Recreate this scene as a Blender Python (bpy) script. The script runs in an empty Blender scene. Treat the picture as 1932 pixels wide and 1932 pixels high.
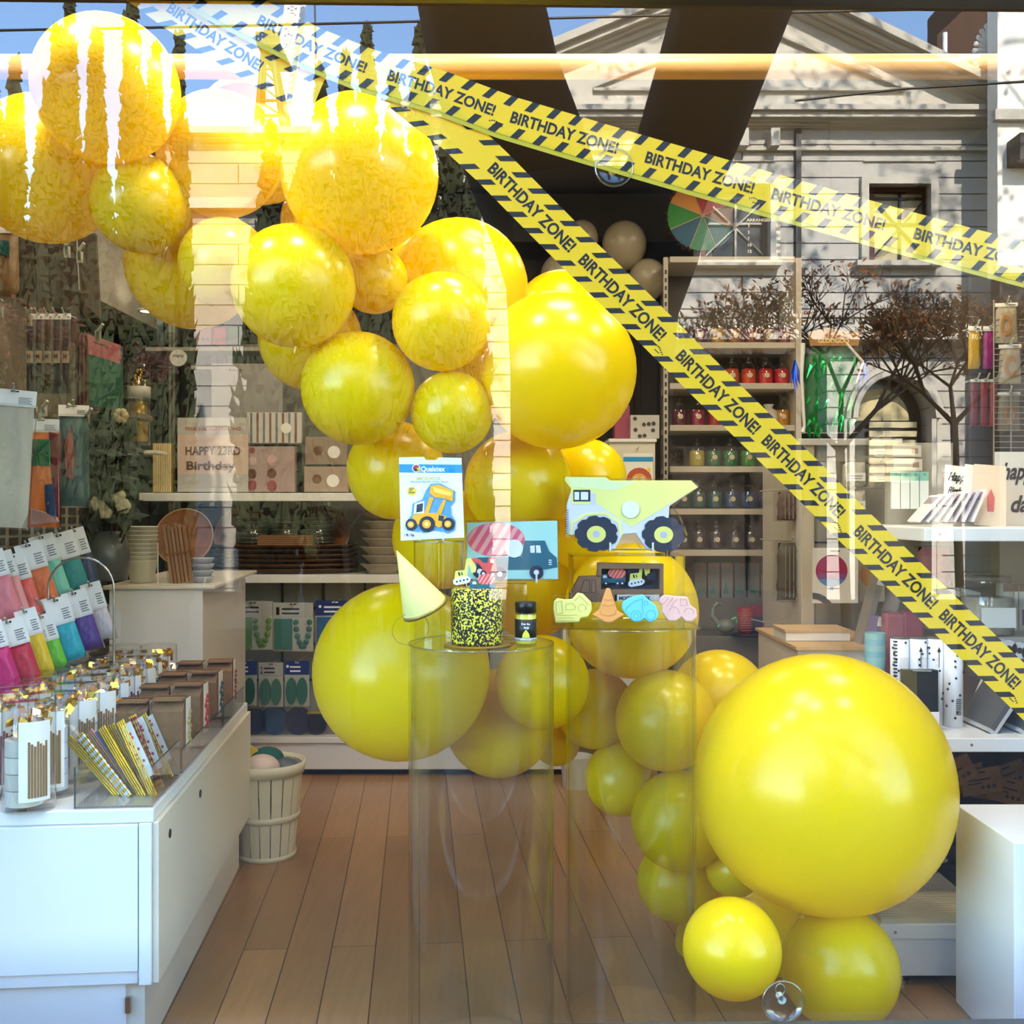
import bpy, math, random
from mathutils import Vector, Matrix
random.seed(7)
# ------------------------------------------------------------------ camera, world, sun, exposure
SC = bpy.context.scene
COL = SC.collection
F = 2000.0; EYE = 1.4
def P(u, v, d): return Vector(((u - 966) * d / F, d, EYE - (v - 966) * d / F))
cam = bpy.data.objects.new('camera', bpy.data.cameras.new('camera')); COL.objects.link(cam)
cam.location = (0, 0, EYE); cam.rotation_euler = (math.pi / 2, 0, 0)
cam.data.sensor_width = 36; cam.data.lens = 36 * F / 1932; cam.data.clip_start = 0.05; cam.data.clip_end = 500
SC.camera = cam
SC.view_settings.view_transform = 'Standard'; SC.view_settings.look = 'None'
SC.view_settings.gamma = 1; SC.view_settings.use_curve_mapping = False
SC.view_settings.exposure = 1.82
SC.cycles.use_denoising = True
SC.cycles.max_bounces = 10; SC.cycles.transparent_max_bounces = 24
SC.cycles.diffuse_bounces = 3; SC.cycles.glossy_bounces = 4
SC.cycles.caustics_reflective = False; SC.cycles.caustics_refractive = False
W = bpy.data.worlds.new('world'); SC.world = W; W.use_nodes = True
nt = W.node_tree; sky = nt.nodes.new('ShaderNodeTexSky'); sky.sky_type = 'NISHITA'
sky.sun_disc = False; sky.sun_elevation = math.radians(32); sky.sun_rotation = math.radians(20)
sky.air_density = 1.2; sky.dust_density = 0.3; sky.ozone_density = 5
bg = nt.nodes['Background']; bg.inputs["Strength"].default_value = 0.6
nt.links.new(sky.outputs[0], bg.inputs[0])
sun = bpy.data.objects.new('sun', bpy.data.lights.new('sun', 'SUN')); COL.objects.link(sun)
sun.data.energy = 12; sun.data.angle = math.radians(0.6); sun.data.color = (1, .93, .82)
sun.rotation_euler = Vector((-.10, -.83, -.50)).to_track_quat('-Z', 'Y').to_euler()
def room_lamp(name, loc, power, size=.5, color=(1, .84, .62), rot=(0, 0, 0)):
    l = bpy.data.lights.new(name, 'AREA'); l.shape = 'DISK'; l.size = size; l.energy = power; l.color = color
    o = bpy.data.objects.new(name, l); COL.objects.link(o); o.location = loc; o.rotation_euler = rot
for x in (-1.25, -.4, .5, 1.4): room_lamp('added_fill_lamp', (x, 2.46, 3.12), 5.5, .25, (1, .88, .66), (math.radians(12), 0, 0))  # unseen fill lamps added behind the header to brighten the upper front balloons
for x, y, e in ((-1.3, 3.7, 2.2), (.2, 3.0, 7), (1.5, 3.7, 4.5), (-1.2, 5.2, 3), (.2, 5.0, 1.5), (1.4, 5.1, 2.6)):
    room_lamp('downlight_lamp', (x, y, 3.2), e)
# ------------------------------------------------------------------ helpers
MATS = {}
def mat(name, col=(.8, .8, .8), rough=.5, metal=0., var=0., scale=20., emit=0., spec=.5, bump=0., trans=0., coat=0.):
    if name in MATS: return MATS[name]
    m = bpy.data.materials.new(name); m.use_nodes = True; MATS[name] = m
    n = m.node_tree; b = n.nodes['Principled BSDF']
    b.inputs['Base Color'].default_value = (*col, 1); b.inputs['Roughness'].default_value = rough
    b.inputs['Metallic'].default_value = metal; b.inputs['Specular IOR Level'].default_value = spec
    b.inputs['Coat Weight'].default_value = coat
    if emit:
        b.inputs['Emission Color'].default_value = (*col, 1); b.inputs['Emission Strength'].default_value = emit
    if var or bump:
        tc = n.nodes.new('ShaderNodeTexCoord'); nz = n.nodes.new('ShaderNodeTexNoise')
        nz.inputs['Scale'].default_value = scale; nz.inputs['Detail'].default_value = 4
        n.links.new(tc.outputs['Object'], nz.inputs['Vector'])
        if var:
            r = n.nodes.new('ShaderNodeValToRGB')
            r.color_ramp.elements[0].position = .3; r.color_ramp.elements[1].position = .7
            r.color_ramp.elements[0].color = (*[c * (1 - var) for c in col], 1)
            r.color_ramp.elements[1].color = (*[min(1, c * (1 + var)) for c in col], 1)
            n.links.new(nz.outputs['Fac'], r.inputs[0]); n.links.new(r.outputs[0], b.inputs['Base Color'])
        if bump:
            bp = n.nodes.new('ShaderNodeBump'); bp.inputs['Strength'].default_value = bump
            n.links.new(nz.outputs['Fac'], bp.inputs['Height']); n.links.new(bp.outputs[0], b.inputs['Normal'])
    if trans:
        out = n.nodes['Material Output']; t = n.nodes.new('ShaderNodeBsdfTranslucent'); mx = n.nodes.new('ShaderNodeMixShader')
        t.inputs[0].default_value = (*col, 1); mx.inputs[0].default_value = trans
        n.links.new(b.outputs[0], mx.inputs[1]); n.links.new(t.outputs[0], mx.inputs[2]); n.links.new(mx.outputs[0], out.inputs[0])
    return m
def facing_weight(n, f, ior):
    """thin sheet reflectance, the same from both sides: r0 + (1 - r0) * (1 - cos)^5"""
    r0 = min(.9, 2 * ((ior - 1) / (ior + 1)) ** 2); lw = n.nodes.new('ShaderNodeLayerWeight'); lw.inputs[0].default_value = .5
    p = n.nodes.new('ShaderNodeMath'); p.operation = 'POWER'; p.inputs[1].default_value = 4.5; f.operation = 'MULTIPLY_ADD'
    n.links.new(lw.outputs['Facing'], p.inputs[0]); n.links.new(p.outputs[0], f.inputs[0]); f.inputs[1].default_value = 1 - r0; f.inputs[2].default_value = r0
def clear(name, tint=(.97, .98, .98), ior=1.5, rough=.02):
    if name in MATS: return MATS[name]
    m = bpy.data.materials.new(name); m.use_nodes = True; MATS[name] = m
    n = m.node_tree; n.nodes.remove(n.nodes['Principled BSDF']); out = n.nodes['Material Output']
    t = n.nodes.new('ShaderNodeBsdfTransparent'); g = n.nodes.new('ShaderNodeBsdfGlossy'); f = n.nodes.new('ShaderNodeMath')
    mx = n.nodes.new('ShaderNodeMixShader'); t.inputs[0].default_value = (*tint, 1); g.inputs['Roughness'].default_value = rough
    facing_weight(n, f, ior)
    n.links.new(f.outputs[0], mx.inputs[0]); n.links.new(t.outputs[0], mx.inputs[1]); n.links.new(g.outputs[0], mx.inputs[2])
    n.links.new(mx.outputs[0], out.inputs[0]); return m
def C(name, r, g, b, rough=.5, **k):
    """plain material from 0-255 display colour"""
    f = lambda c: ((c / 255 + .055) / 1.055) ** 2.4 if c > 10 else c / 3295
    return mat(name, (f(r), f(g), f(b)), rough, **k)
class MB:
    def __init__(s, m=None): s.v = []; s.f = []; s.mi = []; s.sm = []; s.mats = []; s.m = Matrix.Identity(4); s.cur = m
    def slot(s, m):
        m = m or s.cur
        if m not in s.mats: s.mats.append(m)
        return s.mats.index(m)
    def add(s, vs, fs, m=None, smooth=False):
        o = len(s.v); k = s.slot(m)
        s.v += [tuple(s.m @ Vector(p)) for p in vs]
        for f in fs: s.f.append([o + i for i in f]); s.mi.append(k); s.sm.append(smooth)
        return s
    def box(s, c, sz, m=None):
        x, y, z = c; a, b, d = sz[0] / 2, sz[1] / 2, sz[2] / 2
        vs = [(x + i * a, y + j * b, z + k * d) for i in (-1, 1) for j in (-1, 1) for k in (-1, 1)]
        return s.add(vs, [(0, 1, 3, 2), (4, 6, 7, 5), (0, 4, 5, 1), (2, 3, 7, 6), (0, 2, 6, 4), (1, 5, 7, 3)], m)
    def bb(s, x0, x1, y0, y1, z0, z1, m=None):
        return s.box(((x0 + x1) / 2, (y0 + y1) / 2, (z0 + z1) / 2), (x1 - x0, y1 - y0, z1 - z0), m)
    def prism(s, poly, z0, z1, m=None):
        """2D outline in the local xz plane (x right, z up), thick in y from z0 to z1"""
        n = len(poly)
        a = sum(poly[i][0] * poly[(i + 1) % n][1] - poly[(i + 1) % n][0] * poly[i][1] for i in range(n))
        if a < 0: poly = poly[::-1]
        vs = [(x, z0, z) for x, z in poly] + [(x, z1, z) for x, z in poly]
        fs = [tuple(range(n)), tuple(range(2 * n - 1, n - 1, -1))] + [(i + n, (i + 1) % n + n, (i + 1) % n, i) for i in range(n)]
        return s.add(vs, fs, m)
    def cyl(s, p0, p1, r0, r1=None, n=16, caps=True, m=None, smooth=True):
        r1 = r0 if r1 is None else r1; p0 = Vector(p0); p1 = Vector(p1); ax = (p1 - p0).normalized()
        t = ax.orthogonal().normalized(); b = ax.cross(t); vs = []
        for p, r in ((p0, r0), (p1, r1)):
            vs += [p + (t * math.cos(2 * math.pi * i / n) + b * math.sin(2 * math.pi * i / n)) * r for i in range(n)]
        s.add(vs, [(i, (i + 1) % n, n + (i + 1) % n, n + i) for i in range(n)], m, smooth)
        if caps:
            s.add(vs[:n], [tuple(range(n - 1, -1, -1))], m); s.add(vs[n:], [tuple(range(n))], m)
        return s
    def tube(s, pts, r, n=6, m=None):
        for i in range(len(pts) - 1):
            ra = r[i] if isinstance(r, (list, tuple)) else r; rb = r[i + 1] if isinstance(r, (list, tuple)) else r
            s.cyl(pts[i], pts[i + 1], ra, rb, n, True, m)
        return s
    def lathe(s, prof, c=(0, 0, 0), n=24, m=None, smooth=True, sy=1.):
        """profile of (radius, z), closed surface of revolution about z"""
        vs = []; k = len(prof)
        for r, z in prof:
            vs += [(c[0] + r * math.cos(2 * math.pi * i / n), c[1] + sy * r * math.sin(2 * math.pi * i / n), c[2] + z) for i in range(n)]
        fs = [(j * n + i, j * n + (i + 1) % n, (j + 1) * n + (i + 1) % n, (j + 1) * n + i) for j in range(k - 1) for i in range(n)]
        return s.add(vs, fs, m, smooth)
    def ball(s, c, r, n=24, m=None, sz=1., sy=1.):
        pr = [(max(1e-5, r * math.sin(math.pi * i / (n // 2))), -r * sz * math.cos(math.pi * i / (n // 2))) for i in range(n // 2 + 1)]
        return s.lathe(pr, c, n, m, True, sy)
    def disc(s, c, r, y0, y1, m=None, n=24, sx=1.):
        return s.prism([(c[0] + sx * r * math.cos(2 * math.pi * i / n), c[1] + r * math.sin(2 * math.pi * i / n)) for i in range(n)], y0, y1, m)
    def text(s, t, x, z, w, h, y, m=None, flip=False, slant=0.):
        """words fitted to width w and cap height h, lower-left corner at (x, z), facing -y"""
        vs, fs = glyphs(t)
        s.add([(x + (w * (1 - p[0]) if flip else w * p[0]) + slant * p[1] * h, y, z + p[1] * h) for p in vs], fs, m)
        return s
    def obj(s, name, parent=None, M=None, label=None, cat=None, group=None, kind=None, bevel=0., seg=2):
        me = bpy.data.meshes.new(name); me.from_pydata(s.v, [], s.f)
        for q in s.mats: me.materials.append(q)
        me.polygons.foreach_set('material_index', s.mi); me.polygons.foreach_set('use_smooth', s.sm); me.update()
        o = bpy.data.objects.new(name, me); COL.objects.link(o)
        if M is not None: o.matrix_world = M
        if parent is not None: o.parent = parent
        if bevel:
            b = o.modifiers.new('bevel', 'BEVEL'); b.width = bevel; b.segments = seg; b.limit_method = 'ANGLE'; b.angle_limit = .6
        return tag(o, label, cat, group, kind)
GL = {}
def glyphs(t):
    if t not in GL:
        cu = bpy.data.curves.new('t', 'FONT'); cu.body = t; cu.offset = .03; cu.resolution_u = 3
        o = bpy.data.objects.new('t', cu); me = bpy.data.meshes.new_from_object(o)
        vs = [v.co.copy() for v in me.vertices]; fs = [tuple(p.vertices) for p in me.polygons]
        x0 = min(v.x for v in vs); x1 = max(v.x for v in vs); y0 = 0; y1 = .70 if t.upper() == t else max(v.y for v in vs)
        GL[t] = ([((v.x - x0) / (x1 - x0), (v.y - y0) / (y1 - y0)) for v in vs], fs)
        bpy.data.objects.remove(o); bpy.data.curves.remove(cu); bpy.data.meshes.remove(me)
    return GL[t]
def tag(o, label=None, cat=None, group=None, kind=None):
    for k, x in (('label', label), ('category', cat), ('group', group), ('kind', kind)):
        if x: o[k] = x
    return o
def thing(name, label, cat, M, group=None):
    o = bpy.data.objects.new(name, None); COL.objects.link(o); o.empty_display_size = .05
    o.matrix_world = M if isinstance(M, Matrix) else Matrix.Translation(M)
    return tag(o, label, cat, group)
def struct(mb, name, **k): return mb.obj(name, kind='structure', **k)
def Rz(a): return Matrix.Rotation(math.radians(a), 4, 'Z')
def Ry(a): return Matrix.Rotation(math.radians(a), 4, 'Y')
def Rx(a): return Matrix.Rotation(math.radians(a), 4, 'X')
def at(p, yaw=0, tilt=0, roll=0): return Matrix.Translation(p) @ Rz(yaw) @ Rx(tilt) @ Ry(roll)
def pts(l, u0, v0, d): return [((u - u0) * d / F, -(v - v0) * d / F) for u, v in l]
# the shop pane stands at y = 2.2 and is turned by 1.2 degrees; mir() is its mirror
YAW = math.radians(1.2); PN = Vector((-math.sin(YAW), math.cos(YAW), 0)); P0 = Vector((0, 2.2, 0))
def mir(p): p = Vector(p); return p - 2 * (p - P0).dot(PN) * PN
def R(u, v, d): return mir(P(u, v, d))
def across(mb):
    """turn a mesh laid out as seen in the pane into the real place across the street"""
    mb.v = [tuple(mir(p)) for p in mb.v]; mb.f = [f[::-1] for f in mb.f]; return mb
PANE = Matrix.Translation(P0) @ Matrix.Rotation(YAW, 4, 'Z')
# shared materials
WHITE = C('white_laminate', 236, 236, 234, .35); CREAM = C('cream_laminate', 226, 218, 200, .4)
BLACK = C('black_plastic', 18, 18, 18, .35); ACR = clear('clear_acrylic', (.985, .99, .985), 1.45)
FILM = clear('clear_film', (.96, .96, .95), 1.35, .08); GOLD = C('gold_foil', 232, 190, 70, .22, metal=1.)
STEEL = C('steel', 190, 190, 188, .25, metal=1.); PAPER = C('white_card', 240, 238, 232, .6)
GREYW = C('grey_print', 120, 120, 122, .6); KRAFT = C('kraft_paper', 150, 112, 72, .8, var=.12, scale=30)
WOOD = C('palm_wood', 140, 88, 50, .6, var=.3, scale=14)
# ------------------------------------------------------------------ the shop shell
FD = Matrix.Identity(4)
def floor_mat():
    m = mat('oak_boards', (.4, .2, .08), .28); n = m.node_tree; b = n.nodes['Principled BSDF']
    tc = n.nodes.new('ShaderNodeTexCoord'); mp = n.nodes.new('ShaderNodeMapping'); mp.inputs['Rotation'].default_value = (0, 0, math.radians(90 - 5))
    br = n.nodes.new('ShaderNodeTexBrick'); br.inputs['Scale'].default_value = 1; br.inputs['Brick Width'].default_value = 2.3; br.inputs['Row Height'].default_value = .14
    br.inputs['Mortar Size'].default_value = .0018; br.inputs['Color1'].default_value = (.33, .17, .06, 1); br.inputs['Color2'].default_value = (.44, .24, .09, 1)
    br.inputs['Mortar'].default_value = (.08, .035, .015, 1); br.inputs['Bias'].default_value = 0
    nz = n.nodes.new('ShaderNodeTexNoise'); mp2 = n.nodes.new('ShaderNodeMapping'); mp2.inputs['Scale'].default_value = (26, 1.6, 1); mp2.inputs['Rotation'].default_value = (0, 0, math.radians(-5))
    nz.inputs['Scale'].default_value = 2; nz.inputs['Detail'].default_value = 5
    mx = n.nodes.new('ShaderNodeMixRGB'); mx.blend_type = 'MULTIPLY'; mx.inputs[0].default_value = .55
    rp = n.nodes.new('ShaderNodeValToRGB'); rp.color_ramp.elements[0].color = (.55, .5, .45, 1); rp.color_ramp.elements[1].color = (1.25, 1.2, 1.1, 1)
    n.links.new(tc.outputs['Object'], mp.inputs[0]); n.links.new(mp.outputs[0], br.inputs[0]); n.links.new(tc.outputs['Object'], mp2.inputs[0])
    n.links.new(mp2.outputs[0], nz.inputs[0]); n.links.new(nz.outputs[0], rp.inputs[0]); n.links.new(br.outputs[0], mx.inputs[1]); n.links.new(rp.outputs[0], mx.inputs[2])
    n.links.new(mx.outputs[0], b.inputs['Base Color']); return m
struct(MB(floor_mat()).bb(-2.9, 3.0, 2.28, 8.3, -.12, 0), 'floor')
PLAST = C('painted_plaster', 176, 168, 152, .8, var=.05, scale=4)
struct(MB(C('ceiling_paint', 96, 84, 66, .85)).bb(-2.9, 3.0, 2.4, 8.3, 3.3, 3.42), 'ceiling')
struct(MB(C('slat_wall_paint', 128, 116, 94, .7, var=.1, scale=5)).add(
    [(-1.9, 2.4, 0), (-2.75, 8.2, 0), (-2.95, 8.2, 0), (-2.1, 2.4, 0), (-1.9, 2.4, 3.3), (-2.75, 8.2, 3.3), (-2.95, 8.2, 3.3), (-2.1, 2.4, 3.3)],
    [(0, 1, 5, 4), (1, 2, 6, 5), (2, 3, 7, 6), (3, 0, 4, 7)]), 'wall_left')
struct(MB(C('dark_right_wall', 70, 60, 48, .75, var=.08, scale=4)).bb(2.35, 2.5, 2.4, 8.2, 0, 3.3), 'wall_right')
# dark ribbed rear wall
w = MB(C('dark_ribbed_boards', 46, 36, 24, .7, var=.25, scale=3)).bb(-2.9, 2.5, 6.6, 6.75, 0, 3.3)
for i in range(34): w.bb(-2.5 + i * .15, -2.5 + i * .15 + .1, 6.57, 6.6, 0, 3.0)
struct(w, 'wall_back')
struct(MB(C('dark_beam', 40, 33, 24, .7)).bb(-.6, 2.3, 6.2, 6.56, 2.98, 3.26), 'trim_1')
# lowered ceiling over the left rear, with its crown moulding
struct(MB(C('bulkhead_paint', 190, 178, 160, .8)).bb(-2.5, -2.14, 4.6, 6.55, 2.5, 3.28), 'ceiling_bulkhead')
t = thing('ceiling_downlight', 'small round lit downlight in the low ceiling above the left shelves', 'light', P(277, 588, 5.83))
MB(WHITE).lathe([(.035, 0), (.05, 0), (.05, .012), (.035, .012)]).obj('trim_ring', t)
MB(C('lamp_glow', 255, 240, 215, emit=9.)).lathe([(.0001, .002), (.035, .002)]).obj('lens', t)
# shop front: pane, frame, header, sill, piers, parapet
def pane_mat():
    m = bpy.data.materials.new('window_glass'); m.use_nodes = True; n = m.node_tree; n.nodes.remove(n.nodes['Principled BSDF'])
    t = n.nodes.new('ShaderNodeBsdfTransparent'); g = n.nodes.new('ShaderNodeBsdfGlossy'); mx = n.nodes.new('ShaderNodeMixShader'); f = n.nodes.new('ShaderNodeMath')
    t.inputs[0].default_value = (.98, .99, .985, 1); g.inputs['Roughness'].default_value = 0; facing_weight(n, f, 1.60)
    n.links.new(f.outputs[0], mx.inputs[0]); n.links.new(t.outputs[0], mx.inputs[1]); n.links.new(g.outputs[0], mx.inputs[2]); n.links.new(mx.outputs[0], n.nodes['Material Output'].inputs[0]); return m
PG = pane_mat(); GE = clear('glass_edge', (.97, .99, .98), 1.01)
g = MB(PG); g.add([(-1.75, 0, .2), (1.75, 0, .2), (1.75, 0, 2.5), (-1.75, 0, 2.5)], [(0, 1, 2, 3)], PG)
g.add([(-1.75, .01, .2), (1.75, .01, .2), (1.75, .01, 2.5), (-1.75, .01, 2.5)], [(3, 2, 1, 0)], GE)
g.add([(-1.75, 0, .2), (1.75, 0, .2), (1.75, .01, .2), (-1.75, .01, .2), (-1.75, 0, 2.5), (1.75, 0, 2.5), (1.75, .01, 2.5), (-1.75, .01, 2.5)], [(0, 3, 2, 1), (4, 5, 6, 7)], GE)
struct(g, 'window_1', M=PANE)
DKF = C('dark_frame', 16, 14, 12, .4)
struct(MB(DKF).bb(-1.8, 1.8, -.03, .02, 2.462, 2.60).bb(-1.8, 1.8, -.05, -.03, 2.47, 2.60), 'trim_2', M=PANE, bevel=.004)
struct(MB(C('grey_sill', 62, 68, 72, .4)).bb(-1.8, 1.8, -.06, .02, .20, .330), 'trim_3', M=PANE, bevel=.004)
struct(MB(DKF).bb(-1.8, -1.75, -.03, .06, .34, 2.462).bb(1.75, 1.8, -.03, .06, .34, 2.462), 'trim_4', M=PANE)
REND = C('shopfront_render', 120, 116, 108, .85, var=.08, scale=3)
w = MB(REND).bb(-6, -1.8, -.05, .2, -.2, 7.5).bb(1.8, 6, -.05, .2, -.2, 7.5).bb(-1.8, 1.8, -.05, .2, 2.6, 7.5).bb(-1.8, 1.8, -.05, .1, -.2, .2)
struct(w, 'wall_front', M=PANE)
# warm timber roller tube spanning the window head
t = thing('blind_roller', 'long warm beige roller tube across the head of the window', 'roller blind', P(966, 126, 3.02))
MB(C('roller_tan', 214, 170, 118, .35, var=.06, scale=6)).cyl((-1.72, 0, 0), (1.75, 0, 0), .034, n=28).obj('roller', t)
MB(DKF).bb(-1.75, -1.72, -.04, .04, -.04, .63).obj('bracket', t); MB(DKF).bb(1.75, 1.78, -.04, .04, -.04, .63).obj('bracket', t)
# ------------------------------------------------------------------ across the street (seen in the pane)
def stone(name, col, groove=.31):
    m = mat(name, col, .8); n = m.node_tree; b = n.nodes['Principled BSDF']; tc = n.nodes.new('ShaderNodeTexCoord')
    br = n.nodes.new('ShaderNodeTexBrick'); mp = n.nodes.new('ShaderNodeMapping'); mp.inputs['Rotation'].default_value = (math.radians(90), 0, 0)
    br.inputs['Scale'].default_value = 1; br.inputs['Brick Width'].default_value = 60; br.inputs['Row Height'].default_value = groove; br.inputs['Mortar Size'].default_value = .012; br.inputs['Mortar Smooth'].default_value = 0
    br.inputs['Color1'].default_value = (*col, 1); br.inputs['Color2'].default_value = (*[c * .94 for c in col], 1); br.inputs['Mortar'].default_value = (.05, .045, .04, 1)
    nz = n.nodes.new('ShaderNodeTexNoise'); nz.inputs['Scale'].default_value = 1.2; mx = n.nodes.new('ShaderNodeMixRGB'); mx.blend_type = 'MULTIPLY'; mx.inputs[0].default_value = .25
    n.links.new(tc.outputs['Object'], mp.inputs[0]); n.links.new(mp.outputs[0], br.inputs[0]); n.links.new(tc.outputs['Object'], nz.inputs[0])
    n.links.new(br.outputs[0], mx.inputs[1]); n.links.new(nz.outputs[0], mx.inputs[2]); n.links.new(mx.outputs[0], b.inputs['Base Color']); return m
STONE = stone('rusticated_stone', (.56, .52, .45)); TRIM = C('stone_trim', 188, 180, 164, .75, var=.08, scale=2)
DARKG = C('dark_glazing', 30, 28, 26, .2); MAROON = C('maroon_frame', 78, 20, 24, .5)
D = 20.0
def pb(mb, u0, v0, u1, v1, d0, d1, m=None):
    """block whose near face covers a rectangle seen at distance d0"""
    a = P(u0, v1, d0); b = P(u1, v0, d0); return mb.bb(a.x, b.x, d0, d1, a.z, b.z, m)
def quadbar(mb, u0, v0, u1, v1, th, d0, d1, m=None):
    return mb.prism([(P(u, v, d0).x, P(u, v, d0).z) for u, v in ((u0, v0), (u1, v1), (u1, v1 + th), (u0, v0 + th))], d0, d1, m)
b = thing('classical_building', 'grey stone pedimented building across the street mirrored in the window', 'building', R(1400, 1110, D))
BI = b.matrix_world.inverted()
def part(mb, name, root, label=None, bevel=0, under=None):
    across(mb); inv = root.matrix_world.inverted(); mb.v = [tuple(inv @ Vector(p)) for p in mb.v]
    return mb.obj(name, under or root, label=label, bevel=bevel)
w = MB(STONE)
for u0, u1 in ((790, 1322), (1454, 1640), (1757, 1882)): pb(w, u0, 240, u1, 560, D, D + .6)
for u0, u1 in ((1322, 1454), (1640, 1757)): pb(w, u0, 240, u1, 346, D, D + .6); pb(w, u0, 490, u1, 560, D, D + .6)
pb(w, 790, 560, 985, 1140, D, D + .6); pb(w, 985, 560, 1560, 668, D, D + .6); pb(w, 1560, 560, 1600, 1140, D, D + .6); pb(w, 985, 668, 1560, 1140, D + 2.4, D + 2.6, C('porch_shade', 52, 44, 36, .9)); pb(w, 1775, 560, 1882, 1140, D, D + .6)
aw = [(P(u, v, D).x, P(u, v, D).z) for u, v in ([(1600, 560), (1775, 560), (1775, 1140), (1757, 1140), (1757, 790)] + [(1685 + 72 * math.cos(a), 790 - 80 * math.sin(a)) for a in [i * math.pi / 14 for i in range(1, 14)]] + [(1613, 790), (1613, 1140), (1600, 1140)])]
w.prism(aw, D, D + .6)
w.prism([(P(u, v, D).x, P(u, v, D).z) for u, v in ((800, 205), (1418, -60), (1960, 205))], D, D + .6, C('tympanum_stone', 200, 192, 176, .8, var=.1, scale=1.5))
pb(w, 800, 200, 1940, 232, D + .7, D + 3); part(w, 'wall', b)
c = MB(TRIM)
for v0, v1, o in ((196, 206, .55), (206, 220, .45), (220, 228, .3), (228, 236, .18), (236, 241, .1), (277, 283, .12)):
    pb(c, 790 - o * 60, v0, 1882 + o * 60, v1, D - o, D + .02)
for k, (o, th) in enumerate(((.6, 16), (.45, 18), (.3, 12), (.15, 10))):
    off = k * 15
    quadbar(c, 740 + k * 30, 195 + off * .2, 1418, -65 - 17 + off * 1.25, th, D - o, D + .02)
    quadbar(c, 1418, -65 - 17 + off * 1.25, 1990 - k * 30, 198 + off * .2, th, D - o, D + .02)
quadbar(c, 1120, 160, 1418, 40, 5, D - .1, D); quadbar(c, 1418, 40, 1700, 160, 5, D - .1, D); pb(c, 1120, 165, 1710, 170, D - .1, D)
part(c, 'cornice', b)
for u in (1396, 1455): part(pb(MB(TRIM), u, 241, u + 17, 274, D - .35, D), 'corbel', b)
part(pb(MB(C('streak_dark', 40, 36, 32)), 1502, 241, 1512, 1120, D - .12, D), 'streak', b, 'dark vertical downpipe')  # narrow dark block running down the wall face
bal = MB(TRIM); pb(bal, 1200, 592, 1882, 598, D - .5, D - .3); pb(bal, 1200, 612, 1882, 640, D - .55, D)
for i in range(62): pb(bal, 1206 + i * 11, 598, 1211 + i * 11, 613, D - .45, D - .35)
part(bal, 'balustrade', b)
for u0, u1 in ((1322, 1454), (1640, 1757)):
    fr = MB(TRIM)
    for k in (0, 1):
        g_ = 14 - k * 7
        pb(fr, u0 - g_, 346 - g_, u1 + g_, 346, D - .12 + k * .05, D); pb(fr, u0 - g_, 346, u0, 490, D - .12 + k * .05, D); pb(fr, u1, 346, u1 + g_, 490, D - .12 + k * .05, D)
    pb(fr, u0 - 22, 490, u1 + 22, 500, D - .3, D); pb(fr, u0 - 10, 300, u1 + 10, 304, D - .05, D)
    f = part(fr, 'window_surround', b)
    q = MB(MAROON); pb(q, u0, 346, u1, 362, D + .25, D + .4); pb(q, u0, 362, u0 + 10, 490, D + .25, D + .4); pb(q, u1 - 12, 362, u1, 490, D + .25, D + .4); part(q, 'window_frame', b, under=f)
    KA, KB = (C('cream_pane', 190, 172, 130, .3), DARKG) if u0 > 1400 else (C('dark_pane', 36, 38, 34, .25), C('lattice_cream', 170, 160, 140))
    q = MB(KA); pb(q, u0 + 8, 360, u1 - 8, 490, D + .4, D + .45)
    uc = (u0 + u1) / 2
    for p in ((uc - 2, 362, uc + 2, 490), (u0 + 8, 372, u1 - 10, 376), (u0 + 8, 420, u1 - 8, 424)): pb(q, *p, D + .33, D + .4, KB)
    quadbar(q, u0 + 10, 375, u1 - 12, 480, 4, D + .33, D + .39, KB); quadbar(q, u0 + 10, 480, u1 - 12, 375, 4, D + .33, D + .39, KB)
    part(q, 'window_pane', b, under=f)
ar = MB(TRIM)
for k, (r, o) in enumerate(((92, .12), (82, .22))):
    for i in range(14):
        a0, a1 = i * math.pi / 14, (i + 1) * math.pi / 14; r2 = r - 9
        ar.prism([(P(1685 + q * math.cos(a), 790 - q * 1.1 * math.sin(a), D).x, P(1685, 790 - q * 1.1 * math.sin(a), D).z) for q, a in ((r, a0), (r, a1), (r2, a1), (r2, a0))], D - o, D)
    for s in (-1, 1): pb(ar, min(1685 + s * r, 1685 + s * (r - 9)), 790, max(1685 + s * r, 1685 + s * (r - 9)), 1120, D - o, D)
part(ar, 'arch_moulding', b)
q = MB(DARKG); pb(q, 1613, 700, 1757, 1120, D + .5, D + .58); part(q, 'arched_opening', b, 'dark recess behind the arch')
q = MB(C('cream_blind', 206, 190, 140, .7)); q.prism([(P(u, v, D).x, P(u, v, D).z) for u, v in [(1650 + 0, 790)] + [(1685 + 58 * math.cos(a) - 12, 790 - 62 * math.sin(a)) for a in [i * math.pi / 10 for i in range(10, -1, -1)]]], D + .42, D + .46); part(q, 'arched_light', b)
q = MB(C('cream_slats', 196, 182, 140, .6))
for i in range(7): pb(q, 1640, 796 + i * 17, 1730, 807 + i * 17, D + .36, D + .44)
part(q, 'louvre_shutter', b)
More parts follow.
